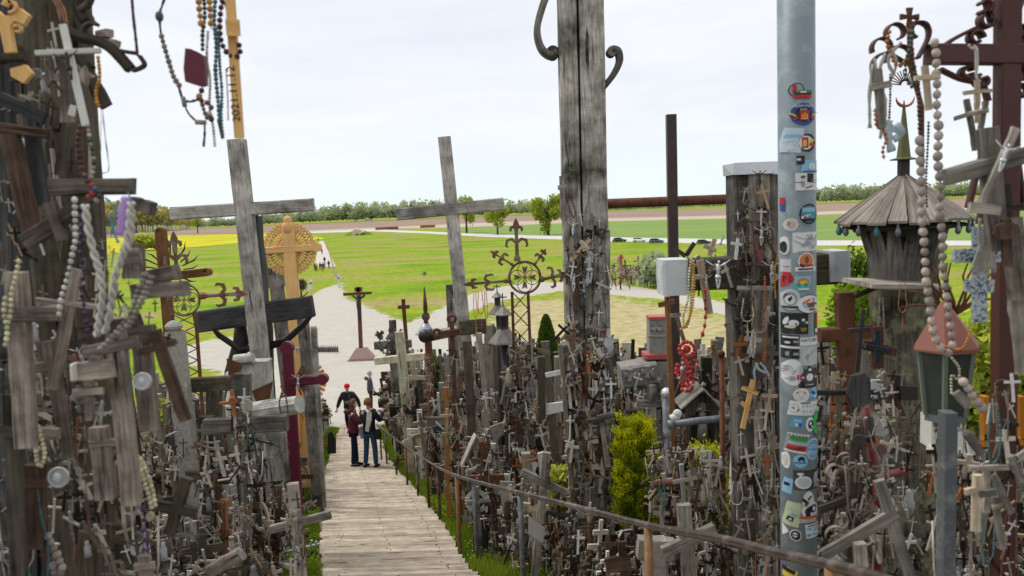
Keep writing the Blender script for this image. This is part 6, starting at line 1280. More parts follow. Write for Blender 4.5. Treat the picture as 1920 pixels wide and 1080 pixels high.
sticker('black square record sticker with white centre disc', [('r', 1507, 707, 39, 42, BK), ('e', 1508, 707, 32, 34, (.05, .05, .05)), ('e', 1508, 708, 14, 14, WH), ('e', 1508, 694, 7, 5, WH), ('x', 1508, 723, 16, 3, WH, '·····'), ('r', 1495, 708, 4, 3, WH), ('r', 1520, 708, 4, 3, WH)])
sticker('white round sticker with an orange cat face', [('e', 1493, 741, 29, 26, WH), ('e', 1492, 741, 22, 19, CR), ('e', 1492, 743, 16, 12, WH), ('t3', 1486, 736, 5, 6, OR, -1.3), ('t3', 1498, 736, 5, 6, OR, -1.8), ('e', 1489, 742, 2, 2, BK), ('e', 1495, 742, 2, 2, BK), ('r', 1492, 746, 5, 1, BK)])
sticker('round light blue sticker beside the cat face', [('e', 1517, 741, 19, 26, LB), ('r', 1515, 738, 10, 5, BL_, .5), ('r', 1519, 745, 9, 4, WH, -.4), ('r', 1514, 748, 6, 3, BL_)])
sticker('wide white sticker with two lines of katakana', [('r', 1499, 767, 56, 27, WH, .05), ('r', 1500, 756, 18, 2.4, BK), ('e', 1480, 766, 16, 16, GY), ('e', 1480, 766, 14, 14, WH), ('e', 1479, 765, 6, 5, GY), ('e', 1487, 769, 4, 4, RD), ('x', 1508, 763, 30, 7, BK, 'ドライバー'), ('x', 1506, 772.5, 26, 7, BK, 'ラトビア'), ('r', 1499, 779, 44, 1, GY)])
sticker('small blue square sticker', [('r', 1486, 792, 21, 20, (.10, .33, .50), .05), ('r', 1486, 789, 12, 5, LB), ('r', 1484, 797, 4, 6, WH), ('r', 1490, 797, 4, 6, BL_)])
sticker('white oval sticker with black ball partly under the green one', [('e', 1509, 797, 19, 27, WH), ('e', 1510, 797, 12, 16, BK), ('e', 1509, 795, 5, 6, WH), ('e', 1512, 801, 4, 4, WH)])
sticker('bright green half round sticker on the right pole edge', [('e', 1523, 797, 21, 46, BK), ('e', 1523, 797, 18, 42, (.04, .50, .10)), ('e', 1525, 797, 8, 14, BK), ('e', 1525, 799, 4, 5, WH)])
sticker('candy striped sticker with green and red block lettering', [('r', 1487, 832, 38, 36, GY, .12), ('r', 1489, 816, 38, 4, WH, .12), ('r', 1484, 848, 36, 4, WH, .12), ('r', 1489, 823, 30, 8, GN, .12), ('r', 1487, 832, 32, 4, (.5, .5, .5), .12), ('r', 1485, 841, 32, 9, RD, .12)] + [('r', 1474 + i * 5, 815 + i * .6, 2, 4, RD if i % 2 else GN, .6) for i in range(6)] + [('x', 1485, 842, 24, 6, BK, 'HAPPY')])
sticker('round blue sticker with white script reading Dog Boys', [('e', 1515, 844, 32, 40, WH), ('e', 1515, 844, 28, 36, (.12, .38, .62)), ('x', 1515, 838, 20, 10, WH, 'Dog'), ('x', 1515, 850, 22, 11, WH, 'Boys')])
sticker('light blue disc sticker with small black car', [('e', 1491, 865, 26, 25, LB), ('r', 1492, 861, 12, 4, BK), ('r', 1492, 858, 7, 3, BK), ('r', 1490, 868, 20, 2, BL_), ('e', 1488, 864, 3, 3, BK), ('e', 1496, 864, 3, 3, BK)])
sticker('cream arc sticker cut by the left pole edge', [('e', 1469, 866, 11, 32, WH), ('e', 1468, 866, 6, 20, CR)])
sticker('dark photo sticker of a white plate and a dog', [('r', 1503, 901, 50, 38, (.05, .05, .055)), ('e', 1496, 905, 31, 24, WH), ('e', 1496, 905, 24, 17, (.5, .52, .52)), ('e', 1490, 889, 12, 5, WH), ('r', 1490, 893, 4, 6, WH), ('e', 1519, 900, 11, 20, (.35, .35, .35)), ('e', 1519, 891, 8, 8, (.45, .45, .44)), ('x', 1520, 913, 10, 6, WH, 'ME')])
sticker('pale blue sticker at the left pole edge', [('r', 1471, 914, 12, 29, LB, .1), ('r', 1470, 911, 7, 6, BK)])
sticker('white edged motocross rider sticker with orange ground', [('e', 1505, 944, 24, 44, WH), ('e', 1508, 958, 34, 36, WH), ('r', 1503, 975, 34, 10, WH), ('e', 1506, 957, 20, 12, BK, -.6), ('e', 1515, 955, 12, 16, BK), ('e', 1515, 955, 6, 9, WH), ('e', 1503, 966, 9, 10, BK), ('r', 1498, 940, 14, 5, BK, .7), ('r', 1506, 934, 10, 3, BK, -.8), ('e', 1499, 946, 6, 7, BR_), ('r', 1503, 970, 32, 5, (.45, .12, .04)), ('x', 1502, 976, 30, 5, (.45, .12, .04), 'MOTOFUNS')])
sticker('pale yellow green sticker with a small green box car', [('r', 1478, 966, 23, 46, (.50, .55, .36), .12), ('r', 1477, 958, 14, 1.2, GY, .3), ('r', 1479, 967, 10, 5, TL, .3), ('r', 1474, 975, 9, 9, BK, .3), ('r', 1474, 976, 4, 4, CR)])
sticker('white sticker with blue world map blocks', [('r', 1514, 997, 32, 26, WH, -.03), ('r', 1506, 993, 10, 6, LB, .2), ('r', 1520, 995, 9, 8, LB), ('r', 1505, 1004, 8, 5, (.1, .38, .6)), ('r', 1518, 1004, 10, 3, (.1, .38, .6)), ('x', 1514, 987, 22, 2.6, BK, 'REAL REAL') if 0 else ('r', 1514, 987, 22, 1.5, BK)])
sticker('small round black and white sticker low on the pole', [('e', 1482, 1005, 19, 22, WH), ('e', 1482, 1005, 16, 18, BK), ('e', 1481, 1004, 8, 9, WH), ('r', 1482, 1004, 9, 2, BK)])
sticker('white corner of a sticker at the lower left of the pole', [('t3', 1468, 1000, 8, 24, WH)])
sticker('yellow and black sticker at the very bottom of the pole', [('r', 1474, 1080, 18, 20, YE, .3), ('r', 1472, 1074, 18, 8, BK, .3)])
# ------------------------------------------------------------------ the thicket of crosses
def box2(mb, a, b, w_, d_, tint=None, n=FRONT): return mb.beam(a, b, w_, d_, n=n, c=0, tint=tint)
def mk(kind):
    """parts of a unit cross, foot at the origin, facing the front"""
    u, b, x = MB(), MB(), MB(); t_ = .5
    if kind == 'plain': u.beam((0, 0, 0), (0, 0, 1), .075, .05); b.beam((-.25, -.004, .7), (.25, -.004, .7), .07, .046)
    elif kind == 'slim': u.beam((0, 0, 0), (0, 0, 1), .042, .035); b.beam((-.2, -.003, .76), (.2, -.003, .76), .04, .03)
    elif kind == 'board': u.beam((0, 0, 0), (0, 0, 1), .125, .04); b.beam((-.3, -.004, .72), (.3, -.004, .72), .11, .036)
    elif kind == 'budded':
        u.beam((0, 0, 0), (0, 0, .97), .06, .045); b.beam((-.24, -.004, .72), (.24, -.004, .72), .055, .04)
        for q in (u,): q.prism([(-.06, .93), (-.02, .96), (0, 1.02), (.02, .96), (.06, .93), (0, .90)], .05)
        for s in (-1, 1): b.prism([(s * .22, .66), (s * .26, .7), (s * .31, .72), (s * .26, .74), (s * .22, .78)], .045)
    elif kind == 'roofed':
        u.beam((0, 0, 0), (0, 0, .95), .07, .05); b.beam((-.2, -.004, .68), (.2, -.004, .68), .06, .046)
        for s in (-1, 1): x.beam((0, -.01, 1.0), (s * .26, -.01, .76), .13, .02, n=(0, 0, 1))
    elif kind == 'ringed':
        u.beam((0, 0, 0), (0, 0, 1), .07, .05); b.beam((-.25, -.004, .72), (.25, -.004, .72), .065, .046)
        x.sweep([(cos(i * pi / 8) * .16, 0, .72 + sin(i * pi / 8) * .16) for i in range(16)], RECT(.03, .035), None, FRONT, 0, False, None, True, True)
    elif kind == 'iron':
        u.tube([(0, 0, 0), (0, 0, 1)], .022, 6); b.tube([(-.26, 0, .72), (.26, 0, .72)], .02, 6)
        for c_ in ((0, 0, 1), (-.26, 0, .72), (.26, 0, .72)): x.ball(c_, .042, 6, 4)
        for s in (-1, 1):
            for s2 in (-1, 1): x.sweep([(s * .03, 0, .72 + s2 * .12), (s * .11, 0, .72 + s2 * .11), (s * .12, 0, .72 + s2 * .04)], CIRC(.01, 4))
    elif kind == 'crucifix':
        u.beam((0, 0, 0), (0, 0, 1), .06, .04); b.beam((-.24, -.003, .72), (.24, -.003, .72), .055, .036)
        x.add(CORP, Matrix.Translation((0, -.04, .34)) @ Matrix.Scale(.44, 4), .5)
    elif kind == 'double': u.beam((0, 0, 0), (0, 0, 1), .06, .04); b.beam((-.24, -.003, .68), (.24, -.003, .68), .055, .036); b.beam((-.15, -.003, .84), (.15, -.003, .84), .05, .036)
    elif kind == 'flared': u.prism([(-.06, 0), (.06, 0), (.035, .7), (.07, 1), (-.07, 1), (-.035, .7)], .05); b.prism([(-.28, .65), (0, .69), (.28, .65), (.28, .79), (0, .75), (-.28, .79)], .044, (0, -.003, 0))
    return u, b, x
KINDS = ['plain', 'slim', 'board', 'budded', 'roofed', 'ringed', 'iron', 'crucifix', 'double', 'flared']
XN = {'roofed': 'roof', 'ringed': 'ring', 'iron': 'ornament', 'crucifix': 'corpus'}
PR = {}
for kd in KINDS:
    u, b, x = mk(kd); al = MB(); al.add(u, Matrix()); al.add(b, Matrix())
    if x.v: al.add(x, Matrix())
    PR[kd] = (u.mesh('upright'), b.mesh('crossbar'), x.mesh(XN[kd]) if x.v else None, al.mesh('cross'))
sm_ = {}
for kd in ('plain', 'slim', 'board', 'flared', 'double'):       # light versions for the mass
    q = MB(); d = {'plain': (.085, .5, .7), 'slim': (.05, .4, .76), 'board': (.14, .6, .72), 'flared': (.1, .56, .7), 'double': (.06, .45, .7)}[kd]
    box2(q, (0, 0, 0), (0, 0, 1), d[0], .05, .5); box2(q, (-d[1] / 2, -.004, d[2]), (d[1] / 2, -.004, d[2]), d[0] * .95, .046, .5)
    if kd == 'double': box2(q, (-.14, -.004, .86), (.14, -.004, .86), .05, .046, .5)
    sm_[kd] = q
q = MB(); box2(q, (0, 0, 0), (0, 0, 1), .05, .03, .5); box2(q, (-.25, -.003, .72), (.25, -.003, .72), .045, .027, .5)
for s in (-1, 1): box2(q, (s * .03, -.04, .68), (s * .2, -.04, .78), .03, .02, .5)
box2(q, (0, -.04, .36), (0, -.04, .7), .05, .03, .5); sm_['corp'] = q
TONE = [(W_GREY, 'grey', 9), (W_GREY2, 'slate', 8), (W_DARK, 'dark', 4), (W_BRN, 'brown', 3), (W_GREYL, 'bleached', 6), (W_PALE, 'pale', 2), (W_MOSS, 'mossy', 3), (W_YEL, 'yellowed', 1), (M_RUST, 'rusty', 2), (W_ORG, 'orange', 1), (W_TAN, 'varnished', 1)]
TB = [t_ for t_ in TONE for _ in range(t_[2])]
KW = {'plain': 'plain cross', 'slim': 'stick cross', 'board': 'board cross', 'budded': 'bud ended cross', 'roofed': 'roofed cross', 'ringed': 'ringed cross', 'iron': 'knobbed iron cross', 'crucifix': 'crucifix', 'double': 'double barred cross', 'flared': 'flared cross'}
LAND = [('the maroon cross', 560, 700), ('the white toppled log', 510, 770), ('the orange ring cross', 437, 755), ('the slanted silver cross', 560, 1000), ('the concrete knob post', 328, 700), ('the halo cross foot', 585, 790), ('the thorny cross', 600, 660), ('the tall plank cross', 470, 600), ('the left grey heap', 380, 950), ('the pale yellow cross', 755, 700), ('the spire post', 800, 640), ('the tall middle cross', 865, 640), ('the large iron cross', 980, 640), ('the lantern shrine', 943, 620), ('the thuja cone', 1028, 650), ('the massive post', 1105, 760), ('the bright green bush', 1188, 880), ('the carved monument', 1225, 700), ('the shrine house', 1312, 780), ('the ball topped post', 1249, 760), ('the capped cross', 1410, 750), ('the sticker pole', 1498, 900), ('the shrine trunk', 1690, 750), ('the glass lantern', 1770, 720), ('the red iron cross', 1870, 800), ('the rail post', 1215, 1030), ('the handrail bend', 870, 900), ('the boardwalk edge', 640, 830), ('the upper rail end', 740, 830), ('the wavy orange board', 835, 850), ('the navy panel', 905, 960), ('the middle rail', 1040, 950), ('the iron pipe cross', 1262, 560), ('the white metal cap', 1260, 520), ('the gravel square', 680, 700), ('the orange distant cross', 1165, 500), ('the parked cars', 1230, 460), ('the old left post', 120, 760)]
def where(px_, py_):
    n_, x, y = min(LAND, key=lambda l: hypot(l[1] - px_, (l[2] - py_) * 1.1)); dx, dy = px_ - x, py_ - y
    if abs(dx) < 14 and abs(dy) < 18: r = 'at'
    elif abs(dx) > abs(dy): r = ('just ' if abs(dx) < 40 else '') + ('left of' if dx < 0 else 'right of')
    else: r = ('just ' if abs(dy) < 45 else '') + ('above' if dy < 0 else 'below')
    return r + ' ' + n_
AUTO = []
def place(kind, M, h, verb, group, cat, parts, tone=None, tiltw=''):
    m_, tw, _ = tone or random.choice(TB)
    if kind == 'iron' and tone is None: m_, tw = (M_RUST, 'rusty') if R_() < .6 else (M_IRON, 'black')
    ms = PR[kind]; p = M.translation; px_, py_, d_ = proj(M @ V((0, 0, .6)))
    hp_ = h * FP / d_; sz = 'tiny' if hp_ < 22 else 'small' if hp_ < 45 else 'medium' if hp_ < 90 else 'tall' if hp_ < 160 else 'towering'
    lab = ' '.join(('%s %s %s %s %s' % (sz, '' if 'iron' in KW[kind] and tw == 'rusty' else tw, KW[kind], verb, where(px_, py_))).split())
    nm = {'c': 'wooden_cross', 's': 'hung_cross', 'd': 'field_cross'}[cat[0]]; nm = 'iron_cross' if kind == 'iron' and cat[0] == 'c' else nm
    def mo(name, me, par=None, mm=None):
        o = bpy.data.objects.new(name, me); C.objects.link(o)
        if not me.materials: me.materials.append(m_)
        o.material_slots[0].link = 'OBJECT'; o.material_slots[0].material = mm or m_
        if par: o.parent = par
        return o
    if parts:
        r = bpy.data.objects.new(nm, None); C.objects.link(r); r.matrix_world = M
        mo('upright', ms[0], r); mo('crossbar', ms[1], r)
        if ms[2]:
            xo = mo(XN[kind], ms[2], r, M_CORP if kind == 'crucifix' else None)
            if kind in ('iron', 'roofed'): xo['kind'] = 'stuff'
    else: r = mo(nm, ms[3]); r.matrix_world = M
    tag(r, lab, cat, group); AUTO.append((r, px_, py_)); return r
def rotm(p, ax_, ay_, az_, s): return Matrix.Translation(p) @ Matrix.Rotation(az_, 4, 'Z') @ Matrix.Rotation(ay_, 4, 'Y') @ Matrix.Rotation(ax_, 4, 'X') @ Matrix.Scale(s, 4)
SIL = [(0, 620), (250, 620), (330, 700), (380, 720), (480, 725), (560, 740), (600, 720), (618, 765), (632, 810), (700, 815), (714, 800), (724, 730), (738, 690), (752, 625), (800, 650), (860, 620), (905, 610), (960, 600), (1000, 630), (1060, 620), (1150, 625), (1205, 630), (1260, 650), (1330, 630), (1450, 650), (1560, 600), (1640, 640), (1750, 690), (1920, 700)]
def sil(x):
    for (a, ya), (b, yb) in zip(SIL, SIL[1:]):
        if x <= b: return ya + (yb - ya) * (x - a) / (b - a)
    return 700
def lowtop(x, Y, y):
    for x0, x1, Y1, y1 in ((1148, 1280, 9.7, 768), (1268, 1360, 6.8, 838), (728, 812, 17, 765), (812, 912, 9.4, 690), (425, 568, 6.8, 795), (1005, 1055, 14, 668), (530, 620, 7.6, 742), (300, 350, 6.3, 800), (1232, 1265, 6.3, 800), (930, 1010, 8.0, 760), (1135, 1245, 7.6, 990), (820, 850, 11.2, 990)):
        if x0 < x < x1 and Y < Y1: y = max(y, y1)
    return y
hosts = []          # (bottom, top, arm left, arm right, px size)
cands = []
def cand(n, side):
    for _ in range(n):
        Y = 4.8 + 26.2 * R_() ** 1.25
        if abs(side) == 2:
            X = (edge(BL, Y) - U_(.42, 1.1)) if side < 0 else (edge(BR, Y) + U_(.3, 1.15))
        elif side < 0:
            e = edge(BL, Y) - .45; lo = -.47 * Y; X = e - (e - lo) * (R_() ** 1.5) if e > lo else None
        else:
            e = edge(BR, Y) + .38; hi = min(.66 * Y, 17); X = e + (hi - e) * (R_() ** 1.15) if hi > e else None
        if X is None: continue
        g = gz(X, Y) + mound(X, Y); x_, y_, d_ = proj(V((X, Y, g)))
        if not -40 < x_ < 1960: continue
        zs = Q(x_, lowtop(x_, Y, sil(x_) + U_(-8, 40)), Y).z; h = U_(.7, 2.3) if R_() < .75 else U_(1.8, 3.1)
        h = min(h, U_(95, 250) * d_ / FP)
        if 1130 < x_ < 1245 and Y < 7.4: h = min(h, .55)
        if 860 < x_ < 960 and Y < 7.0: h = min(h, .5)
        h = min(h, zs - g)
        if h < .25: continue
        if any(hypot(X - c[0], Y - c[1]) < .16 for c in cands): continue
        cands.append((X, Y, g, h, x_, y_, d_))
cand(800, -1); cand(2500, 1); cand(420, -2); cand(800, 2)
cands.sort(key=lambda c: -c[3] / c[6])
mass = MB(); nind = 0
for i, (X, Y, g, h, x_, y_, d_) in enumerate(cands):
    kd = random.choice(KINDS + ['plain', 'slim', 'board', 'plain', 'slim'])
    M = rotm(V((X, Y, g - .05)), U_(-.08, .08), U_(-.11, .11), U_(-.5, .5), h)
    k_ = min(1, 70 / (h * FP / d_)); M = M @ Matrix.Diagonal((.35 + .65 * k_, .4 + .6 * k_, 1, 1))
    if i < 290: place(kd, M, h, 'standing', 'crosses planted in the thickets', 'cross', True); nind += 1
    else: mass.add(sm_[random.choice(list(sm_))], M, R_())
    if Y < 24: hosts.append((M @ V((0, 0, .02)), M @ V((0, 0, 1)), M @ V((-.24, 0, .71)), M @ V((.24, 0, .71)), h, d_))
# broad dark posts and slabs inside the thicket give it body
for i in range(420):
    Y = 5 + 22 * R_(); s_ = R_() < .25
    X = (edge(BL, Y) - U_(.5, 3.5)) if s_ else (edge(BR, Y) + U_(.6, .6 + .35 * Y))
    g = gz(X, Y) + mound(X, Y); x_ = proj(V((X, Y, g)))[0]
    if 1140 < x_ < 1245 and Y < 7.5: continue
    h = min(U_(.8, 2.4) if i % 2 else 3.4 * U_(.8, 1), Q(x_, lowtop(x_, Y, sil(x_) + U_(0, 50)), Y).z - g)
    if h > .3: box2(mass, (X, Y, g - .1), (X + U_(-.15, .15), Y, g + h), min(.16, 20 * Y / FP) * U_(.3, 1), U_(.05, .1), U_(0, .6)); hosts.append((V((X, Y - .05, g)), V((X, Y - .05, g + h)), V((X - .1, Y - .05, g + h * .7)), V((X + .1, Y - .05, g + h * .7)), h, Y))
mass.obj('crosses_deep_in_the_thicket', M_MIX, kind='stuff')
# small hangings: the largest few hundred are things, the rest one mass
SMALL = []
def hang(p, s, nrm_y=-1, spread=.5):
    SMALL.append((s / max(.5, proj(p)[2]), p, s, U_(-spread, spread) * U_(.2, 1) if R_() < .87 else U_(-1.5, 1.5), U_(-.25, .35), U_(-.5, .5)))
def dress(a, b, w_, n, s0, s1, yo):
    a, b = V(a), V(b); d = b - a
    for _ in range(n):
        u = R_(); p = a + d * u; side = V((U_(-w_, w_), 0, 0)); hang(p + side + V((0, yo - U_(0, .03), U_(-.05, .05))), U_(s0, s1))
for a, b, l, r, h, d_ in hosts:
    n = int(9 + 26 * R_() * R_() * min(2.2, h) + 3)
    if d_ > 14: n = int(n * .55)
    for _ in range(n):
        u = R_() ** .8; p = a.lerp(b, u) if R_() < .72 else l.lerp(r, R_()); k_ = U_(.07, .24) if R_() < .85 else U_(.2, .42)
        if p.z + k_ * .3 > b.z + .05: continue
        hang(p + V((U_(-.06, .06), -U_(.02, .09), 0)), k_)
# the individual big hosts
def gp(x, Y): return gz(Q(x, 900, Y).x, Y) + .1
def dpx(x0, y0, x1, y1, Y, wpx, n, s0, s1, yo=0): dress(Q(x0, y0, Y), Q(x1, y1, Y), wpx * pxl(Y), n, s0, s1, yo)
dpx(1098, 420, 1106, 640, 6.83, 38, 26, .08, .24); dpx(1104, 600, 1108, 1000, 6.8, 44, 240, .08, .34); dpx(1098, 390, 1106, 620, 6.83, 40, 40, .06, .2)
dpx(1408, 345, 1412, 470, 4.46, 34, 44, .05, .15); dpx(1290, 500, 1450, 498, 4.47, 26, 26, .06, .17); dpx(1414, 540, 1425, 1060, 4.44, 38, 130, .06, .2)
dpx(1688, 700, 1692, 1060, 3.75, 50, 26, .06, .16); dpx(1640, 700, 1600, 1060, 3.2, 40, 90, .05, .17); dpx(1870, 700, 1876, 1060, 2.28, 24, 30, .04, .11); dpx(60, 60, 125, 330, 2.1, 45, 34, .03, .08); dpx(1640, 760, 1660, 1060, 2.9, 60, 60, .04, .13); dpx(1560, 700, 1565, 1060, 3.3, 30, 90, .06, .18)
dpx(880, 640, 884, 900, 10.8, 16, 80, .1, .32); dpx(738, 700, 742, 800, 20.8, 16, 24, .1, .25); dpx(980, 640, 984, 880, 8.1, 28, 150, .08, .3)
dpx(806, 660, 812, 920, 14.3, 10, 60, .08, .28); dpx(850, 640, 854, 940, 10.7, 8, 60, .07, .24); dpx(752, 700, 764, 830, 17.3, 10, 30, .08, .2); dpx(456, 760, 458, 1020, 5.25, 22, 110, .05, .22); dpx(390, 800, 392, 1020, 5.8, 22, 60, .06, .22); dpx(330, 700, 335, 950, 6.1, 18, 30, .05, .16); dpx(550, 940, 562, 1070, 4.9, 14, 30, .05, .16); dpx(505, 790, 512, 900, 6.55, 30, 26, .06, .2)
dpx(100, 150, 130, 1060, 2.15, 80, 40, .03, .10); dpx(60, 640, 260, 1060, 2.1, 80, 150, .03, .12); dpx(150, 430, 300, 640, 1.95, 50, 40, .02, .06); dpx(20, 300, 60, 640, 2.1, 50, 30, .03, .1); dpx(40, 860, 50, 1060, 2.1, 60, 24, .04, .12)
dpx(1250, 800, 1260, 1060, 5.0, 40, 90, .06, .2); dpx(1320, 830, 1330, 1060, 4.6, 34, 90, .06, .2); dpx(1215, 700, 1235, 790, 9.2, 24, 24, .1, .25); dpx(1780, 780, 1790, 1060, 2.6, 40, 50, .04, .13); dpx(1840, 860, 1850, 1060, 2.4, 40, 60, .04, .13)
SMALL = [q for q in SMALL if not (150 < proj(q[1])[0] < 330 and proj(q[1])[1] < 345)]
SMALL.sort(key=lambda q: -q[0]); sm = MB(); smm = MB()
KS = ['plain', 'slim', 'board', 'flared', 'crucifix', 'plain', 'slim', 'budded', 'crucifix']
HT = Matrix.Translation((0, 0, -.85))
for i, (_, p, s, ry, rx, rz) in enumerate(SMALL):
    M = rotm(p, rx, ry, rz, s) @ HT
    if i >= 285 and i % 9 == 0: smm.add(CORP if R_() < .3 else sm_['corp'], M @ Matrix.Scale(.8, 4) if 1 else M, R_()); continue
    if i >= 285 and i % 31 == 1: smm.lathe([(s * .16, -s * .4), (s * .13, -s * .2), (s * .15, 0), (s * .08, s * .14), (s * .1, s * .22), (s * .07, s * .3), (0, s * .34)], p, 7); continue
    if i >= 285 and i % 23 == 0: smm.lathe([(s * .2, -.004), (s * .22, 0), (s * .2, .004)], p, 8, False, ax=(U_(-.5, .5), -1, U_(-.4, .4))); continue
    if i < 285: place(random.choice(KS), M, s, 'hanging', 'small crosses hung in the thickets', 'small cross', s * FP / max(1, proj(p)[2]) > 42)
    else: sm.add(sm_[random.choice(['plain', 'slim', 'slim', 'flared', 'corp', 'board'])], M, R_())
sm.obj('mass_of_small_crosses', M_MIX, kind='stuff'); smm.obj('mass_of_metal_figures', M_MIXM, kind='stuff')
th_ = MB()
for i in range(1500):
    q = random.choice(SMALL); p = q[1]; L_ = U_(.06, .3); w_ = U_(.01, .06); r = U_(.0016, .0035) * (1 if q[0] > .02 else 1.5)
    pts = [p + V((-w_, 0, 0)), p + V((-w_ * .8, -.01, -L_ * .6)), p + V((0, -.01, -L_)), p + V((w_ * .8, -.01, -L_ * .6)), p + V((w_, 0, 0))]
    if R_() < .5: pts = pts[:3]
    th_.sweep(pts, [(r, 0), (-r, r), (-r, -r)], None, FRONT, 0, True, None, False)
th_.obj('dangling_cords', M_MIX, kind='stuff')
# fallen ones on the slope
fl = MB()
for i in range(2600):
    Y = 3.2 + 20 * R_() ** 1.6; s_ = R_() < .32
    X = (edge(BL, Y) - .35 - 3.2 * R_() ** 1.5) if s_ else (edge(BR, Y) + .45 + .42 * Y * R_() ** 1.2)
    g = gz(X, Y) + mound(X, Y) + U_(0, .28 if Y < 8 else .15); k_ = U_(.12, .5)
    x_ = proj(V((X, Y, g)))[0]
    k_ = min(k_, 80 * Y / FP) if Y < 8 else k_
    fl.add(sm_[random.choice(list(sm_))], rotm(V((X, Y, g)), U_(-1.5, 1.5), U_(-2.2, 2.2), U_(-3, 3), k_), R_())
fl.obj('fallen_crosses', M_MIX, kind='stuff')
# little rosaries everywhere
BM = [(B_BRN, 'brown'), (B_WHT, 'white'), (B_GREY, 'grey'), (B_CRM, 'cream'), (B_COL, 'mixed colour'), (B_COL, 'mixed colour'), (B_PLM, 'plum'), (B_ORG, 'orange'), (B_AMB, 'amber'), (B_RED, 'red'), (B_TEAL, 'teal'), (B_BRN, 'brown')]
def loop_at(p, w_, drop, r):
    mb = MB(); pts = []
    for j in range(15):
        u = j / 14; a = pi * u; pts.append(p + V((cos(a) * w_ * (.35 + .65 * sin(a)) * (1 if u < .5 else 1), -.012 + U_(-.004, .004), -drop * sin(a) ** .7)))
    pts += [pts[7] - V((0, 0, drop * .25)), pts[7] - V((0, 0, drop * .45))]
    mb.tube(pts[:15], r * .3, 3); mb.tube([pts[7], pts[15], pts[16] - V((0, 0, drop * .1))], r * .3, 3)
    for q in resample(pts[:15], r * 2.1): mb.ball(q, r * U_(.85, 1.1), 5, 3)
    for q in resample(pts[15:], r * 2.1): mb.ball(q, r, 5, 3)
    mb.beam(pts[16], pts[16] - V((0, 0, drop * .2)), r * 1.6, r); return mb
hs_ = [h_ for h_ in hosts if h_[5] < 15]; random.shuffle(hs_)
sp_ = [(Q(x, y, Y), Y) for x, y, Y in ((1085, 700, 6.75), (1120, 760, 6.75), (1100, 860, 6.75), (1400, 560, 4.35), (1380, 900, 4.3), (1440, 760, 4.35), (1400, 960, 4.3), (1425, 1000, 4.3), (1650, 560, 3.6), (1600, 820, 3.1), (1630, 900, 3.1), (1570, 960, 3.1), (430, 930, 4.9), (445, 940, 4.9), (420, 950, 4.9), (455, 960, 4.9), (470, 800, 5.2), (560, 1000, 4.85), (1240, 900, 4.8), (1300, 930, 4.5), (1690, 530, 3.5), (1560, 780, 3.2), (1850, 900, 2.2), (1890, 960, 2.2), (1810, 930, 2.3), (1860, 760, 2.2), (140, 660, 1.9), (60, 900, 1.9), (880, 680, 10.7), (960, 760, 8), (995, 720, 8), (900, 545, 8.1), (890, 550, 8.1), (910, 545, 8.1), (1405, 420, 4.35))]
for p, Y in sp_ + [(h_[2].lerp(h_[3], R_()) + V((0, -.05, 0)), h_[5]) for h_ in hs_[:95]]:
    m_, nm = random.choice(BM); r = U_(.003, .0055) * (1.2 if Y > 6 else 1); o = one('rosary', 'x', 'rosary', loop_at(p, U_(.02, .06), U_(.1, .34), r), m_, 'rosaries hung in the thickets')
    x_, y_, _ = proj(p); o['label'] = '%s bead rosary hanging %s' % (nm, where(x_, y_)); AUTO.append((o, x_, y_))
# ------------------------------------------------------------------ distant crosses at the foot of the hill
mb = MB(); YF = 100
for i in range(150):
    px_ = U_(1150, 1425) if i < 125 else U_(1530, 1600); py_ = U_(508, 540) - (px_ - 1280) * .03; b = G0(px_, py_); kk = b.y / FP
    h = U_(14, 44) * kk * (1.1 if R_() < .15 else .8); kd = random.choice(['plain', 'slim', 'board', 'roofed', 'budded', 'iron'])
    M = rotm(b, 0, U_(-.08, .08), U_(-.6, .6), h) @ Matrix.Diagonal((1.1, 1.1, 1, 1)); place(kd, M, h, '', 'distant crosses beyond the sandy square', 'distant cross', False, tone=random.choice(TB[:17] * 2 + TB + [(M_WHT, 'white', 1)] * 16 + [(W_GREYL, 'light grey', 1)] * 30))
    for _ in range(6): q = b + V((U_(-2, 2), U_(-2, 4), 0)); mb.add(sm_[random.choice(list(sm_))], rotm(q, 0, U_(-.2, .2), U_(-1, 1), U_(.5, 1.7)), R_())
mb.obj('low_distant_crosses', M_MIX, kind='stuff')
b = G0(1165, 528); kk = b.y / FP; t_ = thing('shrine_post', 'distant orange red wooden roofed cross beyond the sandy square', 'distant cross', b)
mb = MB(); mb.beam(b, b + V((0, 0, 46 * kk)), 5 * kk, .3); mb.beam(b + V((-9 * kk, -.2, 20 * kk)), b + V((9 * kk, -.2, 24 * kk)), 4 * kk, .25); mb.obj('upright', W_ORG, t_)
mb = MB(); mb.prism([(-6 * kk, 44 * kk), (6 * kk, 44 * kk), (0, 53 * kk)], .8, b); mb.obj('roof', M_REDT, t_)
b = G0(1141, 500); kk = b.y / FP; mb = MB(); mb.tube([b, b + V((0, 0, 55 * kk))], .12, 6); mb.beam(b + V((-5 * kk, 0, 46 * kk)), b + V((7 * kk, 0, 46 * kk)), .2, .2); one('white_cross', 'thin tall white cross left of the distant crosses', 'distant cross', mb, M_WHT)
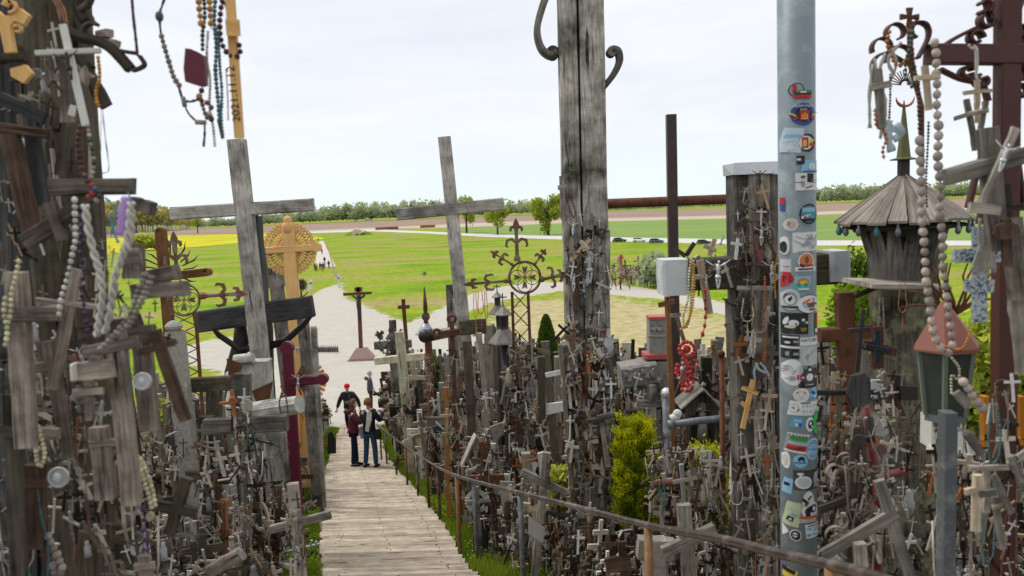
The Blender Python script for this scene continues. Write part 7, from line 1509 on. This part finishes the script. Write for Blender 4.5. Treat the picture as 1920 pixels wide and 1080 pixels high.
# ------------------------------------------------------------------ shrubs
def shrub(label, x, ytop, ybot, wpx, Y, m_, n, cone=False, s_=.03, nm='bush', cat='bush'):
    k = pxl(Y); a, b = Q(x, ytop, Y), Q(x, ybot, Y); g = gz(b.x, Y); H = a.z - b.z; W = wpx * k / 2; t_ = thing(nm, label, cat, (b.x, Y, g)); c = (a + b) / 2; mb = MB()
    mb.tube([(b.x, Y, g - .05), (b.x, Y, a.z - H * .3)], .02 + W * .05, 6, .01); mb.obj('stem', M_TRK, t_); mb = MB()
    for i in range(n):
        if cone:
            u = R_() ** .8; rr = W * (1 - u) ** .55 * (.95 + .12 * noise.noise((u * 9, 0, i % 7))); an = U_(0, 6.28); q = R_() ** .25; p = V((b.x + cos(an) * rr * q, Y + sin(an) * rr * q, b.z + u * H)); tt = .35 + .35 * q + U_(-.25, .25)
            aa = V((cos(an) * .4 + U_(-.3, .3), sin(an) * .4, 1)).normalized(); bb = aa.cross(V((U_(-1, 1), U_(-1, 1), 0))).normalized(); mb.poly([p - aa * s_, p + bb * s_ * .5, p + aa * s_ * 1.4, p - bb * s_ * .5], max(0, min(1, tt)))
        else:
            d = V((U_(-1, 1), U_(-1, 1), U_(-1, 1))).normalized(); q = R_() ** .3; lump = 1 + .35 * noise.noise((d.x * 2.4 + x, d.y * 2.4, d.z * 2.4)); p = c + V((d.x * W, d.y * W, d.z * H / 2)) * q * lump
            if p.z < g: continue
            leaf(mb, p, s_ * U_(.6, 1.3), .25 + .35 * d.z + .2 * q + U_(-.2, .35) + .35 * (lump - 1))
    mb.obj('foliage', m_, t_); return t_
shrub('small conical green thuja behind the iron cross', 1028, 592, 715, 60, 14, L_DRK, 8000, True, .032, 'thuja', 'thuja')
def thuja(label, x, y0, y1, w_, Y, n, s_=.018):
    k = pxl(Y); t_ = thing('thuja_bush', label, 'bush', (Q(x, y1, Y).x, Y, gz(1.1, Y))); mb = MB(); mb.tube([t_.location, Q(x, y0 + 60, Y)], .02, 6); mb.obj('stem', M_TRK, t_); mb = MB()
    tufts = []
    for _ in range(300): tufts.append((U_(-1, 1), U_(-1, 1), R_()))
    for ax_, ay_, u in tufts:
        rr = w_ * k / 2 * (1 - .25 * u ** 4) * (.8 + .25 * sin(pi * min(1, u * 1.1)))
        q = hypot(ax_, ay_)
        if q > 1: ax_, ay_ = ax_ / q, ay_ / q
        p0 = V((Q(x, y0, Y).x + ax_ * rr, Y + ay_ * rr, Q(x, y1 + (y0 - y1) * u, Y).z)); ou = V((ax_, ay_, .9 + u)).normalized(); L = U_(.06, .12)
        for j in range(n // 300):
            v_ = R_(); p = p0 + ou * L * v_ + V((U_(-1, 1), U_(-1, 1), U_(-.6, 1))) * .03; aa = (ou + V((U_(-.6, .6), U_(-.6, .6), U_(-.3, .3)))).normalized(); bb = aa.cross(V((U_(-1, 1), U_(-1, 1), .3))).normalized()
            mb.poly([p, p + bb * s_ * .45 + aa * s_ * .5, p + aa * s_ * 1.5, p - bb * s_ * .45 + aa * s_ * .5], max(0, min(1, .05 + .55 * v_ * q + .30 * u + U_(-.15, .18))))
    mb.obj('foliage', L_YEL, t_)
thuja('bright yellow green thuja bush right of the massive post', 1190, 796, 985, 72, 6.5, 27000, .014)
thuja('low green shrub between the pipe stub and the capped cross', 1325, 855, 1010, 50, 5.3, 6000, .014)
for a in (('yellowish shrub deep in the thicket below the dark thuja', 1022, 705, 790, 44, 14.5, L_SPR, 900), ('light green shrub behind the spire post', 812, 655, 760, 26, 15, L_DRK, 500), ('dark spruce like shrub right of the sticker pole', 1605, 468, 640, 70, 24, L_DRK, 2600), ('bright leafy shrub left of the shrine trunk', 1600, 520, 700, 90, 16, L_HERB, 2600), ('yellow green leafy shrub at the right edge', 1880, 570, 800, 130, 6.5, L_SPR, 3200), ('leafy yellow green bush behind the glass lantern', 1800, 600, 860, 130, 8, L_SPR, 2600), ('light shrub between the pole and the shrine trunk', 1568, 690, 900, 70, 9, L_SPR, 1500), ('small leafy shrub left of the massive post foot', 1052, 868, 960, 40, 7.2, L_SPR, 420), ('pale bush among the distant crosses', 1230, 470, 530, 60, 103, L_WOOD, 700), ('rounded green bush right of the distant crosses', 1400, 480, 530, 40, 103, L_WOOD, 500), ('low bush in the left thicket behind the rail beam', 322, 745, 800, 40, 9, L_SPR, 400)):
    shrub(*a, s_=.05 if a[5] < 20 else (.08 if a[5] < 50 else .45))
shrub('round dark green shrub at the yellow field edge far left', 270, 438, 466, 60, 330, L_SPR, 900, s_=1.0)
# ------------------------------------------------------------------ wavy orange board, navy panel with white cross
Yw = 11.4; mb = MB(); cs = [838, 832, 836, 832, 838, 834, 840, 836, 842, 838, 842, 838, 843]
l = []; 
for i in range(25): y = 726 + i * 10; l.append((836 + i * .25 - 5 - 2.6 * sin(i * 1.35), y))
r = [(x + 11 + 4 * sin(i * 1.35), y) for i, (x, y) in enumerate(l)][::-1]; outl(mb, l + r, .05, Yw); one('wavy_board', 'tall scalloped orange brown board standing behind the rail', 'board', mb, paint('amber_varnish', (.42, .20, .05), .5, wear=.4, scale=20))
for y, w_ in ((778, 12), (812, 9)):
    mb = MB(); mb.beam(Q(838 - w_, y + 2, 11.3), Q(838 + w_, y, 11.3), .04, .02); mb.beam(Q(838, y - 12, 11.32), Q(839, y + 22, 11.32), .04, .02); one('small_cross', ('upper' if y < 800 else 'lower') + ' pale wooden cross on the wavy orange board', 'small cross', mb, W_PALE)
t_ = thing('navy_panel', 'navy blue standing panel behind a grey cross with white filigree', 'panel', (Q(905, 1040, 8.6).x, 8.6, gz(0, 8.6)))
mb = MB(); mb.beam(V((Q(900, 1040, 8.6).x, 8.6, gz(-.3, 8.6) - .1)), Q(902, 893, 8.6), 30 * pxl(8.6), .1); mb.obj('panel', paint('navy_paint', (.012, .02, .036), .6, wear=.3, wearc=(.06, .07, .08), scale=15), t_)
t_ = pcross('wooden_cross', 'grey cross with white filigree before the navy panel', 8.3, (892, 912, 903, 1060), (875, 942, 925, 936), 11, 8, W_GREY, ground=True); mb = MB()
for i in range(24): a = i * 2 * pi / 24; mb.beam(Q(894 + 14 * cos(a), 940 - 14 * sin(a), 8.32), Q(894 + 22 * cos(a + .25), 940 - 22 * sin(a + .25), 8.32), .018, .012)
mb.obj('filigree', M_WHT, t_)
for lb, pts, Y, m_ in (('off white broken plaque leaning in the middle of the thicket', [(1020, 758), (1062, 752), (1064, 768), (1024, 778)], 7.8, M_WHT), ('pale grey plaque board leaning beside the rail post', [(991, 968), (1022, 990), (1018, 1018), (990, 998)], 6.4, M_SILV), ('tall pale slab leaning left of the first steel rail post', [(938, 918), (958, 918), (962, 978), (944, 982)], 7.8, M_CONC), ('white oval panel beside a grey block in the thicket', [(1008, 850), (1020, 846), (1024, 880), (1012, 892)], 7.2, M_WHT), ('worn grey board panel among crosses left of the pale plaque', [(918, 800), (958, 786), (958, 806), (925, 826)], 9.2, M_CONC), ('dark green pointed church shaped slab at the left slope', [(615, 812), (622, 808), (630, 824), (630, 850), (614, 850)], 12.5, M_IRON)):
    mb = MB(); outl(mb, pts, .03, Y); one('panel', lb, 'panel', mb, m_)
pcross('grey_cross', 'thick silver grey leaning cross behind the rail with long arm', 6.6, (1025, 848, 1020, 900), (978, 885, 1062, 925), 16, 16, W_GREY, ground=True)
# ------------------------------------------------------------------ grass and herbs along the boardwalk
gb = MB(); hb = MB(); fw = MB()
for i in range(26000):
    Y = 6 + 23 * R_() ** 1.2; s_ = R_() < .45
    if s_: X = edge(BL, Y) - abs(random.gauss(0, .22)) - .02
    else: X = edge(BR, Y) + abs(random.gauss(0, .26)) + .02
    dn = noise.noise((X * 1.3, Y * .7, 5))
    if dn < -.25 and Y < 11: continue
    g = gz(X, Y) + mound(X, Y); h = U_(.04, .15) * (1 + dn); a = U_(0, 6.28); lx, ly = cos(a), sin(a); w_ = .006 + .0005 * Y
    p = V((X, Y, g - .01)); gb.poly([p - V((lx, ly, 0)) * w_, p + V((lx, ly, 0)) * w_, p + V((U_(-.05, .05), U_(-.05, .05), h))], max(0, min(1, .5 + dn * .5 + U_(-.3, .3))))
for i in range(15000):
    Y = 6.5 + 16 * R_() ** 1.1; s_ = R_() < .35; X = edge(BL, Y) - U_(.03, .5) if s_ else edge(BR, Y) + U_(.03, .62)
    dn = noise.noise((X * 1.1, Y * .8, 9))
    if dn < -.12: continue
    g = gz(X, Y) + mound(X, Y); leaf(hb, V((X, Y, g + U_(.02, .2) * min(1, .3 + dn * 3))), .022, .5 + dn + U_(-.3, .2))
    if R_() < .02 and not s_: fw.ball(V((X, Y, g + U_(.15, .24))), .014, 6, 3, (1, 1, .5))
gb.obj('grass_verge', L_GRASS, kind='stuff'); hb.obj('low_herbs', L_HERB, kind='stuff'); fw.obj('yellow_blossoms', B_AMB, kind='stuff')
# leaf litter and little sticks between the crosses
lt = MB()
for i in range(9000):
    Y = 3 + 10 * R_(); X = edge(BR, Y) + .3 + .5 * Y * R_() if R_() < .7 else edge(BL, Y) - .3 - 2.5 * R_(); g = gz(X, Y) + mound(X, Y)
    leaf(lt, V((X, Y, g + U_(.0, .03))), .014, R_())
lt.obj('leaf_litter', leafmat('dry_leaf', (.06, .045, .03), (.16, .12, .08), (.30, .24, .17)), kind='stuff')
# ------------------------------------------------------------------ people
SKIN = paint('skin', (.55, .32, .24), .55, wear=.1, wearc=(.5, .25, .2))
def skin(name, J, E_, m_, parent, M, sub=2, extra=None):
    me = bpy.data.meshes.new(name); ks = list(J); me.from_pydata([J[k][0] for k in ks], [(ks.index(a), ks.index(b)) for a, b in E_], [])
    o = bpy.data.objects.new(name, me); C.objects.link(o); md = o.modifiers.new('s', 'SKIN'); md.use_smooth_shade = True
    sv = me.skin_vertices[0].data
    for i, k in enumerate(ks):
        r = J[k][1]; sv[i].radius = r if hasattr(r, '__len__') else (r, r); sv[i].use_root = i == 0
    s = o.modifiers.new('u', 'SUBSURF'); s.levels = s.render_levels = sub
    dg = bpy.context.evaluated_depsgraph_get(); nm = bpy.data.meshes.new_from_object(o.evaluated_get(dg)); bpy.data.objects.remove(o)
    mb = MB(); b = 0
    for v in nm.vertices: mb.v.append(M @ v.co)
    for p in nm.polygons: mb.face(tuple(p.vertices), [(nm.vertices[i].co.z, nm.vertices[i].co.x) for i in p.vertices], .5, True)
    bpy.data.meshes.remove(nm)
    if extra: q = MB(); extra(q); mb.add(q, M, .5)
    return mb.obj(name, m_, parent)
def person(label, base, yaw, H, arms, legs, jacket, trousers, shoe, hair, hairfn, lean=0.0, bulk=1.0, jhem=.80, head_turn=(0, 0), group='people on the boardwalk'):
    """local: x right, y forward, z up, 1.7 m tall; arms: per side (elbow, hand); legs: per side (knee, ankle)"""
    s = H / 1.7; M = Matrix.Translation(base) @ Matrix.Rotation(yaw, 4, 'Z') @ Matrix.Scale(s, 4); t_ = thing('person', label, 'person', base, group)
    L = lambda z: lean * (z - .9); sh = {k: V((k * .185, L(1.38), 1.38)) for k in (-1, 1)}
    hx, hy = head_turn; hc = V((hx * .02, L(1.6) + .02 + hy * .03, 1.60)); J = {'pel': (V((0, 0, .93)), (.13, .10)), 'wst': (V((0, L(1.1), 1.1)), (.115, .09)), 'chs': (V((0, L(1.3), 1.30)), (.14, .10)), 'nk0': (V((0, L(1.43), 1.43)), .055), 'nk1': (V((0, L(1.5) + .01, 1.50)), .048), 'jaw': (hc + V((0, .015, -.045)), (.058, .07)), 'hd': (hc + V((0, 0, .035)), (.074, .088)), 'top': (hc + V((0, -.01, .10)), (.05, .06))}
    E_ = [('pel', 'wst'), ('wst', 'chs'), ('chs', 'nk0'), ('nk0', 'nk1'), ('nk1', 'jaw'), ('jaw', 'hd'), ('hd', 'top')]
    JJ = {'hip': (V((0, L(jhem), jhem)), (.185 * bulk, .155 * bulk)), 'p': (V((0, L(.95), .95)), (.16 * bulk, .13 * bulk)), 'w': (V((0, L(1.12), 1.12)), (.145 * bulk, .12 * bulk)), 'c': (V((0, L(1.30), 1.30)), (.16 * bulk, .125 * bulk)), 'n': (V((0, L(1.45), 1.45)), .085)}
    JE = [('hip', 'p'), ('p', 'w'), ('w', 'c'), ('c', 'n')]
    TT = {'pel': (V((0, 0, .92)), (.12, .10))}; TE = []
    for k in (-1, 1):
        el, ha = V(arms[k][0]), V(arms[k][1]); n = '%+d' % k
        J['s' + n] = (sh[k], .055); J['e' + n] = (el, .042); J['w' + n] = (ha, .028); J['p' + n] = (ha + (ha - el).normalized() * .07, (.035, .018))
        E_ += [('chs', 's' + n), ('s' + n, 'e' + n), ('e' + n, 'w' + n), ('w' + n, 'p' + n)]
        JJ['s' + n] = (sh[k] + V((0, 0, -.01)), .078 * bulk); JJ['e' + n] = (el, .062 * bulk); JJ['w' + n] = (ha - (ha - el).normalized() * .02, .046 * bulk)
        JE += [('c', 's' + n), ('s' + n, 'e' + n), ('e' + n, 'w' + n)]
        kn, an = V(legs[k][0]), V(legs[k][1]); hpj = V((k * .085, 0, .86))
        J['h' + n] = (hpj, .07); J['k' + n] = (kn, .05); J['a' + n] = (an, .036); J['f' + n] = (an + V((0, .10, -.055)), (.035, .025))
        E_ += [('pel', 'h' + n), ('h' + n, 'k' + n), ('k' + n, 'a' + n), ('a' + n, 'f' + n)]
        TT['h' + n] = (hpj, .088); TT['k' + n] = (kn, .07); TT['a' + n] = (an + V((0, 0, -.01)), .062); TE += [('pel', 'h' + n), ('h' + n, 'k' + n), ('k' + n, 'a' + n)]
    def ex(q):
        q.sweep([hc + V((0, .085, .03)), hc + V((0, .108, -.005))], CIRC(.011, 6), [.6, 1.2], smooth=True)
        for k in (-1, 1):
            q.ball(hc + V((k * .078, -.005, .0)), .022, 6, 4, (.4, .8, 1.2)); el, ha = V(arms[k][0]), V(arms[k][1]); d = (ha - el).normalized(); sd = d.cross(V((0, 1, .1))).normalized()
            for j, (o, l) in enumerate(((-.026, .062), (-.009, .074), (.009, .07), (.025, .055))): p = ha + d * .07 + sd * o; q.tube([p, p + d * l * .55, p + d * l * .9 + V((0, 0, -.012))], .009, 5, .007)
            q.tube([ha + d * .02 - sd * .03 * k, ha + d * .055 - sd * .052 * k, ha + d * .085 - sd * .052 * k], .011, 5, .008)
    skin('body', J, E_, SKIN, t_, M, 2, ex); skin('jacket', JJ, JE, jacket, t_, M, 2); skin('trousers', TT, TE, trousers, t_, M, 2)
    for k in (-1, 1):
        an = V(legs[k][1]); mb = MB(); mb.sweep([an + V((0, -.07, -.055)), an + V((0, .02, -.045)), an + V((0, .12, -.06)), an + V((0, .17, -.068))], RECT(.085, .085, .02), [(.8, .9), (1, 1.1), (1, .8), (.7, .5)], V((0, 0, 1)), smooth=True); q = MB(); q.add(mb, M); q.obj('shoe', shoe, t_)
    mb = MB(); hairfn(mb, hc); q = MB(); q.add(mb, M); q.obj('hair' if 'hat' not in hair.name else 'hat', hair, t_)
    ey = MB()
    for k in (-1, 1): ey.ball(hc + V((k * .03, .082, .022)), .009, 6, 4)
    q = MB(); q.add(ey, M); q.obj('eyes', M_IRON, t_)
    mo_ = MB(); mo_.beam(hc + V((-.022, .084, -.045)), hc + V((.022, .084, -.045)), .008, .008); q = MB(); q.add(mo_, M); q.obj('mouth', M_MAR, t_)
    def put(fn, name, m_): mb = MB(); fn(mb); q = MB(); q.add(mb, M); return q.obj(name, m_, t_)
    return t_, put, M
def cap_hair(r=.1, low=-.02, curls=True):
    def f(mb, hc):
        for _ in range(90):
            d = V((U_(-1, 1), U_(-1.0, .55), U_(-.5, 1))).normalized()
            if d.y > .35 and d.z < .55: continue
            if d.z < low - .3: continue
            mb.ball(hc + V((d.x * r * .82, d.y * r * .95 - .005, d.z * r * 1.02 + .035)), U_(.02, .034) if curls else .026, 5, 4)
    return f
def long_hair(mb, hc):
    cap_hair(.1)(mb, hc)
    for _ in range(60): a = U_(2.2, 7.2); mb.ball(hc + V((cos(a) * .085, -abs(sin(a)) * .07 - .015, U_(-.15, .03))), U_(.024, .036), 5, 4)
J_MAR = paint('maroon_anorak', (.12, .018, .035), .6, wear=.2); J_BLK = paint('black_softshell', (.018, .02, .028), .65, wear=.2); J_BLK2 = paint('black_jacket', (.014, .016, .018), .6); J_PUF = paint('grey_puffer', (.045, .05, .065), .5, wear=.3)
T_NAVY = paint('navy_trousers', (.012, .02, .045), .8); T_JEAN = paint('blue_jeans', (.035, .075, .17), .85, wear=.5, wearc=(.06, .12, .25)); T_BLK = paint('black_trousers', (.015, .015, .016), .8); T_BRN = paint('dark_brown_trousers', (.04, .032, .026), .85)
H_RED = paint('red_hat_wool', (.65, .015, .02), .9, wear=.1); H_BRN = paint('reddish_brown_hair', (.13, .05, .025), .6); H_AUB = paint('auburn_short_hair', (.20, .08, .03), .6); H_GRY = paint('silver_grey_hair', (.40, .39, .37), .6); SHOE = paint('dark_shoe_leather', (.02, .018, .02), .5)
LS = {-1: ((-.09, .02, .48), (-.09, -.01, .085)), 1: ((.09, .02, .48), (.1, .0, .085))}
def onboard(x, y): p = G(x, y); p.z = prof(p.y) + .052; return p
# woman in maroon, facing right, camera raised
b = onboard(667, 878)
t_, put, M = person('woman in maroon anorak facing right and holding up a camera', b, radians(-74), 1.66, {-1: ((-.20, .16, 1.16), (-.10, .42, 1.36)), 1: ((.24, .14, 1.15), (.06, .44, 1.38))}, {-1: ((-.08, .03, .48), (-.08, .04, .085)), 1: ((.09, -.02, .48), (.09, -.06, .085))}, J_MAR, T_NAVY, SHOE, H_BRN, long_hair, lean=.03, bulk=1.1, jhem=.84)
put(lambda m_: (m_.beam((-.06, .53, 1.40), (.06, .53, 1.40), .08, .05), m_.tube([(0, .54, 1.40), (0, .60, 1.40)], .03, 10)), 'camera', M_IRON)
put(lambda m_: (m_.beam((.02, .22, 1.02), (.03, .30, .74), .26, .09, n=(1, 0, 0)), m_.beam((-.14, .02, 1.42), (.0, .22, 1.02), .03, .01)), 'white_bag', M_WHT)
put(lambda m_: m_.sweep([(0, -.09, 1.47), (0, -.13, 1.42), (0, -.12, 1.36)], CIRC(.07, 8), [1.3, 1.4, .8], smooth=True), 'hood', J_MAR)
# woman in black with white scarf, seen from behind
b = onboard(697, 880)
t_, put, M = person('woman in black jacket with long white scarf seen from behind', b, radians(-18), 1.68, {-1: ((-.22, .12, 1.14), (-.06, .32, 1.24)), 1: ((.26, .10, 1.16), (.22, .34, 1.36))}, {-1: ((-.12, .02, .48), (-.15, -.02, .085)), 1: ((.11, .03, .48), (.12, .02, .085))}, J_BLK, T_JEAN, SHOE, H_AUB, cap_hair(.104), lean=.0, bulk=1.12, jhem=.84)
put(lambda m_: (m_.sweep([(-.06, .04, 1.46), (.02, -.09, 1.46), (.1, -.13, 1.42)], RECT(.05, .1, .01), None, V((0, -1, .3)), .003), m_.sweep([(.10, -.13, 1.44), (.10, -.165, 1.25), (.06, -.175, 1.08), (.03, -.18, .96)], RECT(.13, .03, .01), [1, 1.1, .8, .7], V((0, -1, 0)), .004)), 'scarf', M_WHT)
put(lambda m_: m_.beam((.2, .40, 1.46), (.26, .40, 1.36), .10, .012), 'phone', M_STEELD)
put(lambda m_: (m_.sweep([(.22, -.02, .98), (.23, -.02, .88), (.22, -.02, .74)], RECT(.12, .2, .03), [.7, 1, .8], V((1, 0, 0))), m_.tube([(-.13, -.09, 1.44), (-.02, -.17, 1.25), (.2, -.06, .98)], .008, 5)), 'shoulder_bag', J_BLK2)
# man in red hat walking up
P3 = EYE + ray(657, 800) * 27.5
b = V((P3.x, P3.y, prof(P3.y) + .052))
def beanie(mb, hc): mb.lathe([(.088, -.0), (.1, .03), (.098, .07), (.07, .115), (.0, .135)], hc + V((0, -.005, .02)), 14)
t_, put, M = person('man in red hat and black jacket walking up towards the boardwalk', b, radians(176), 1.72, {-1: ((-.32, -.02, 1.12), (-.38, .04, .88)), 1: ((.32, .02, 1.12), (.40, .08, .88))}, {-1: ((-.09, .12, .50), (-.1, .04, .10)), 1: ((.1, .04, .48), (.1, -.18, .09))}, J_BLK2, T_BLK, SHOE, H_RED, beanie, lean=.14, bulk=1.22, jhem=.86)
put(lambda m_: (m_.beam((-.07, .22, 1.12), (.07, .22, 1.12), .09, .07), m_.tube([(-.08, .17, 1.4), (-.06, .22, 1.14)], .01, 5)), 'camera_bag', M_STEELD)
# man in grey puffer standing in profile
P4 = EYE + ray(697, 775) * 36; b = V((P4.x, P4.y, gz(P4.x, P4.y)))
t_, put, M = person('grey haired man in dark puffer jacket standing in profile on the sand', b, radians(-80), 1.76, {-1: ((-.24, -.06, 1.12), (-.2, .12, .96)), 1: ((.24, -.06, 1.12), (.2, .12, .96))}, LS, J_PUF, T_BRN, SHOE, H_GRY, cap_hair(.1), bulk=1.2, jhem=.86)
put(lambda m_: m_.sweep([(0, -.1, 1.48), (0, -.14, 1.43), (0, -.13, 1.36)], CIRC(.08, 8), [1.2, 1.4, .8], smooth=True), 'hood', J_PUF)
# far group on the path
far = [(591, 508, J_BLK2, 'dark jacket', 'leftmost of the far walkers on the path'), (594, 509, paint('salmon_top', (.4, .14, .1)), 'salmon jacket', 'in the far group'), (601, 507, J_PUF, 'grey blue jacket', 'in the far group'), (606, 508, J_BLK2, 'black jacket', 'right of the grey blue one in the far group'), (609, 503, M_WHT, 'white top', 'in the far group'), (609, 495, J_BLK2, 'black jacket', 'just behind the one in white'), (617, 503, T_NAVY, 'navy clothes', 'rightmost beside the rope fence'), (604, 477, T_BLK, 'dark clothes', 'walking alone farthest along the path'), (597, 453, J_BLK2, 'dark clothes', 'as a speck at the far start of the path')]
for i, (x, y, jm, c_, w_) in enumerate(far):
    b = G0(x, y); st_ = .12 * (1 if i % 2 else -1)
    person('person in %s %s' % (c_, w_), b, radians(180 if i % 3 else 10) + U_(-.4, .4), U_(1.6, 1.8), {-1: ((-.24, -.05, 1.12), (-.25, .06, .88)), 1: ((.24, .05, 1.12), (.25, .0, .88))}, {-1: ((-.09, st_, .48), (-.09, st_ * 1.3, .085)), 1: ((.09, -st_ * .6, .48), (.09, -st_ * 1.3, .085))}, jm, T_BLK if i % 2 else T_NAVY, SHOE, H_BRN if i % 2 else H_AUB, cap_hair(.1), bulk=1.1, group='walkers far along the path')
# ------------------------------------------------------------------ make every label single out one thing
ORD = ['first', 'second', 'third', 'fourth', 'fifth', 'sixth', 'seventh', 'eighth', 'ninth', 'tenth']
def words(s): return len(s.split())
for _pass in range(2):
    by = {}
    for o, x, y in AUTO: by.setdefault(o['label'], []).append((o, x, y))
    for lab, l in by.items():
        if len(l) < 2: continue
        xs_ = [q[1] for q in l]; ys_ = [q[2] for q in l]; hor = max(xs_) - min(xs_) >= max(ys_) - min(ys_); l.sort(key=lambda q: q[1] if hor else q[2])
        for i, (o, x, y) in enumerate(l):
            if len(l) == 2: pre = ('leftmost ', 'rightmost ')[i] if hor else ('upper ', 'lower ')[i]
            elif i == 0: pre = 'leftmost ' if hor else 'topmost '
            elif i == len(l) - 1: pre = 'rightmost ' if hor else 'lowest '
            else: pre = ORD[min(9, i)] + (' from left ' if hor else ' from top ') if words(lab) <= 13 else ORD[min(9, i)] + ' '
            o['label'] = pre + lab
for o in bpy.data.objects:
    if '_o' in o: del o['_o']
    if o.get('label') is None and 'label' in o: del o['label']
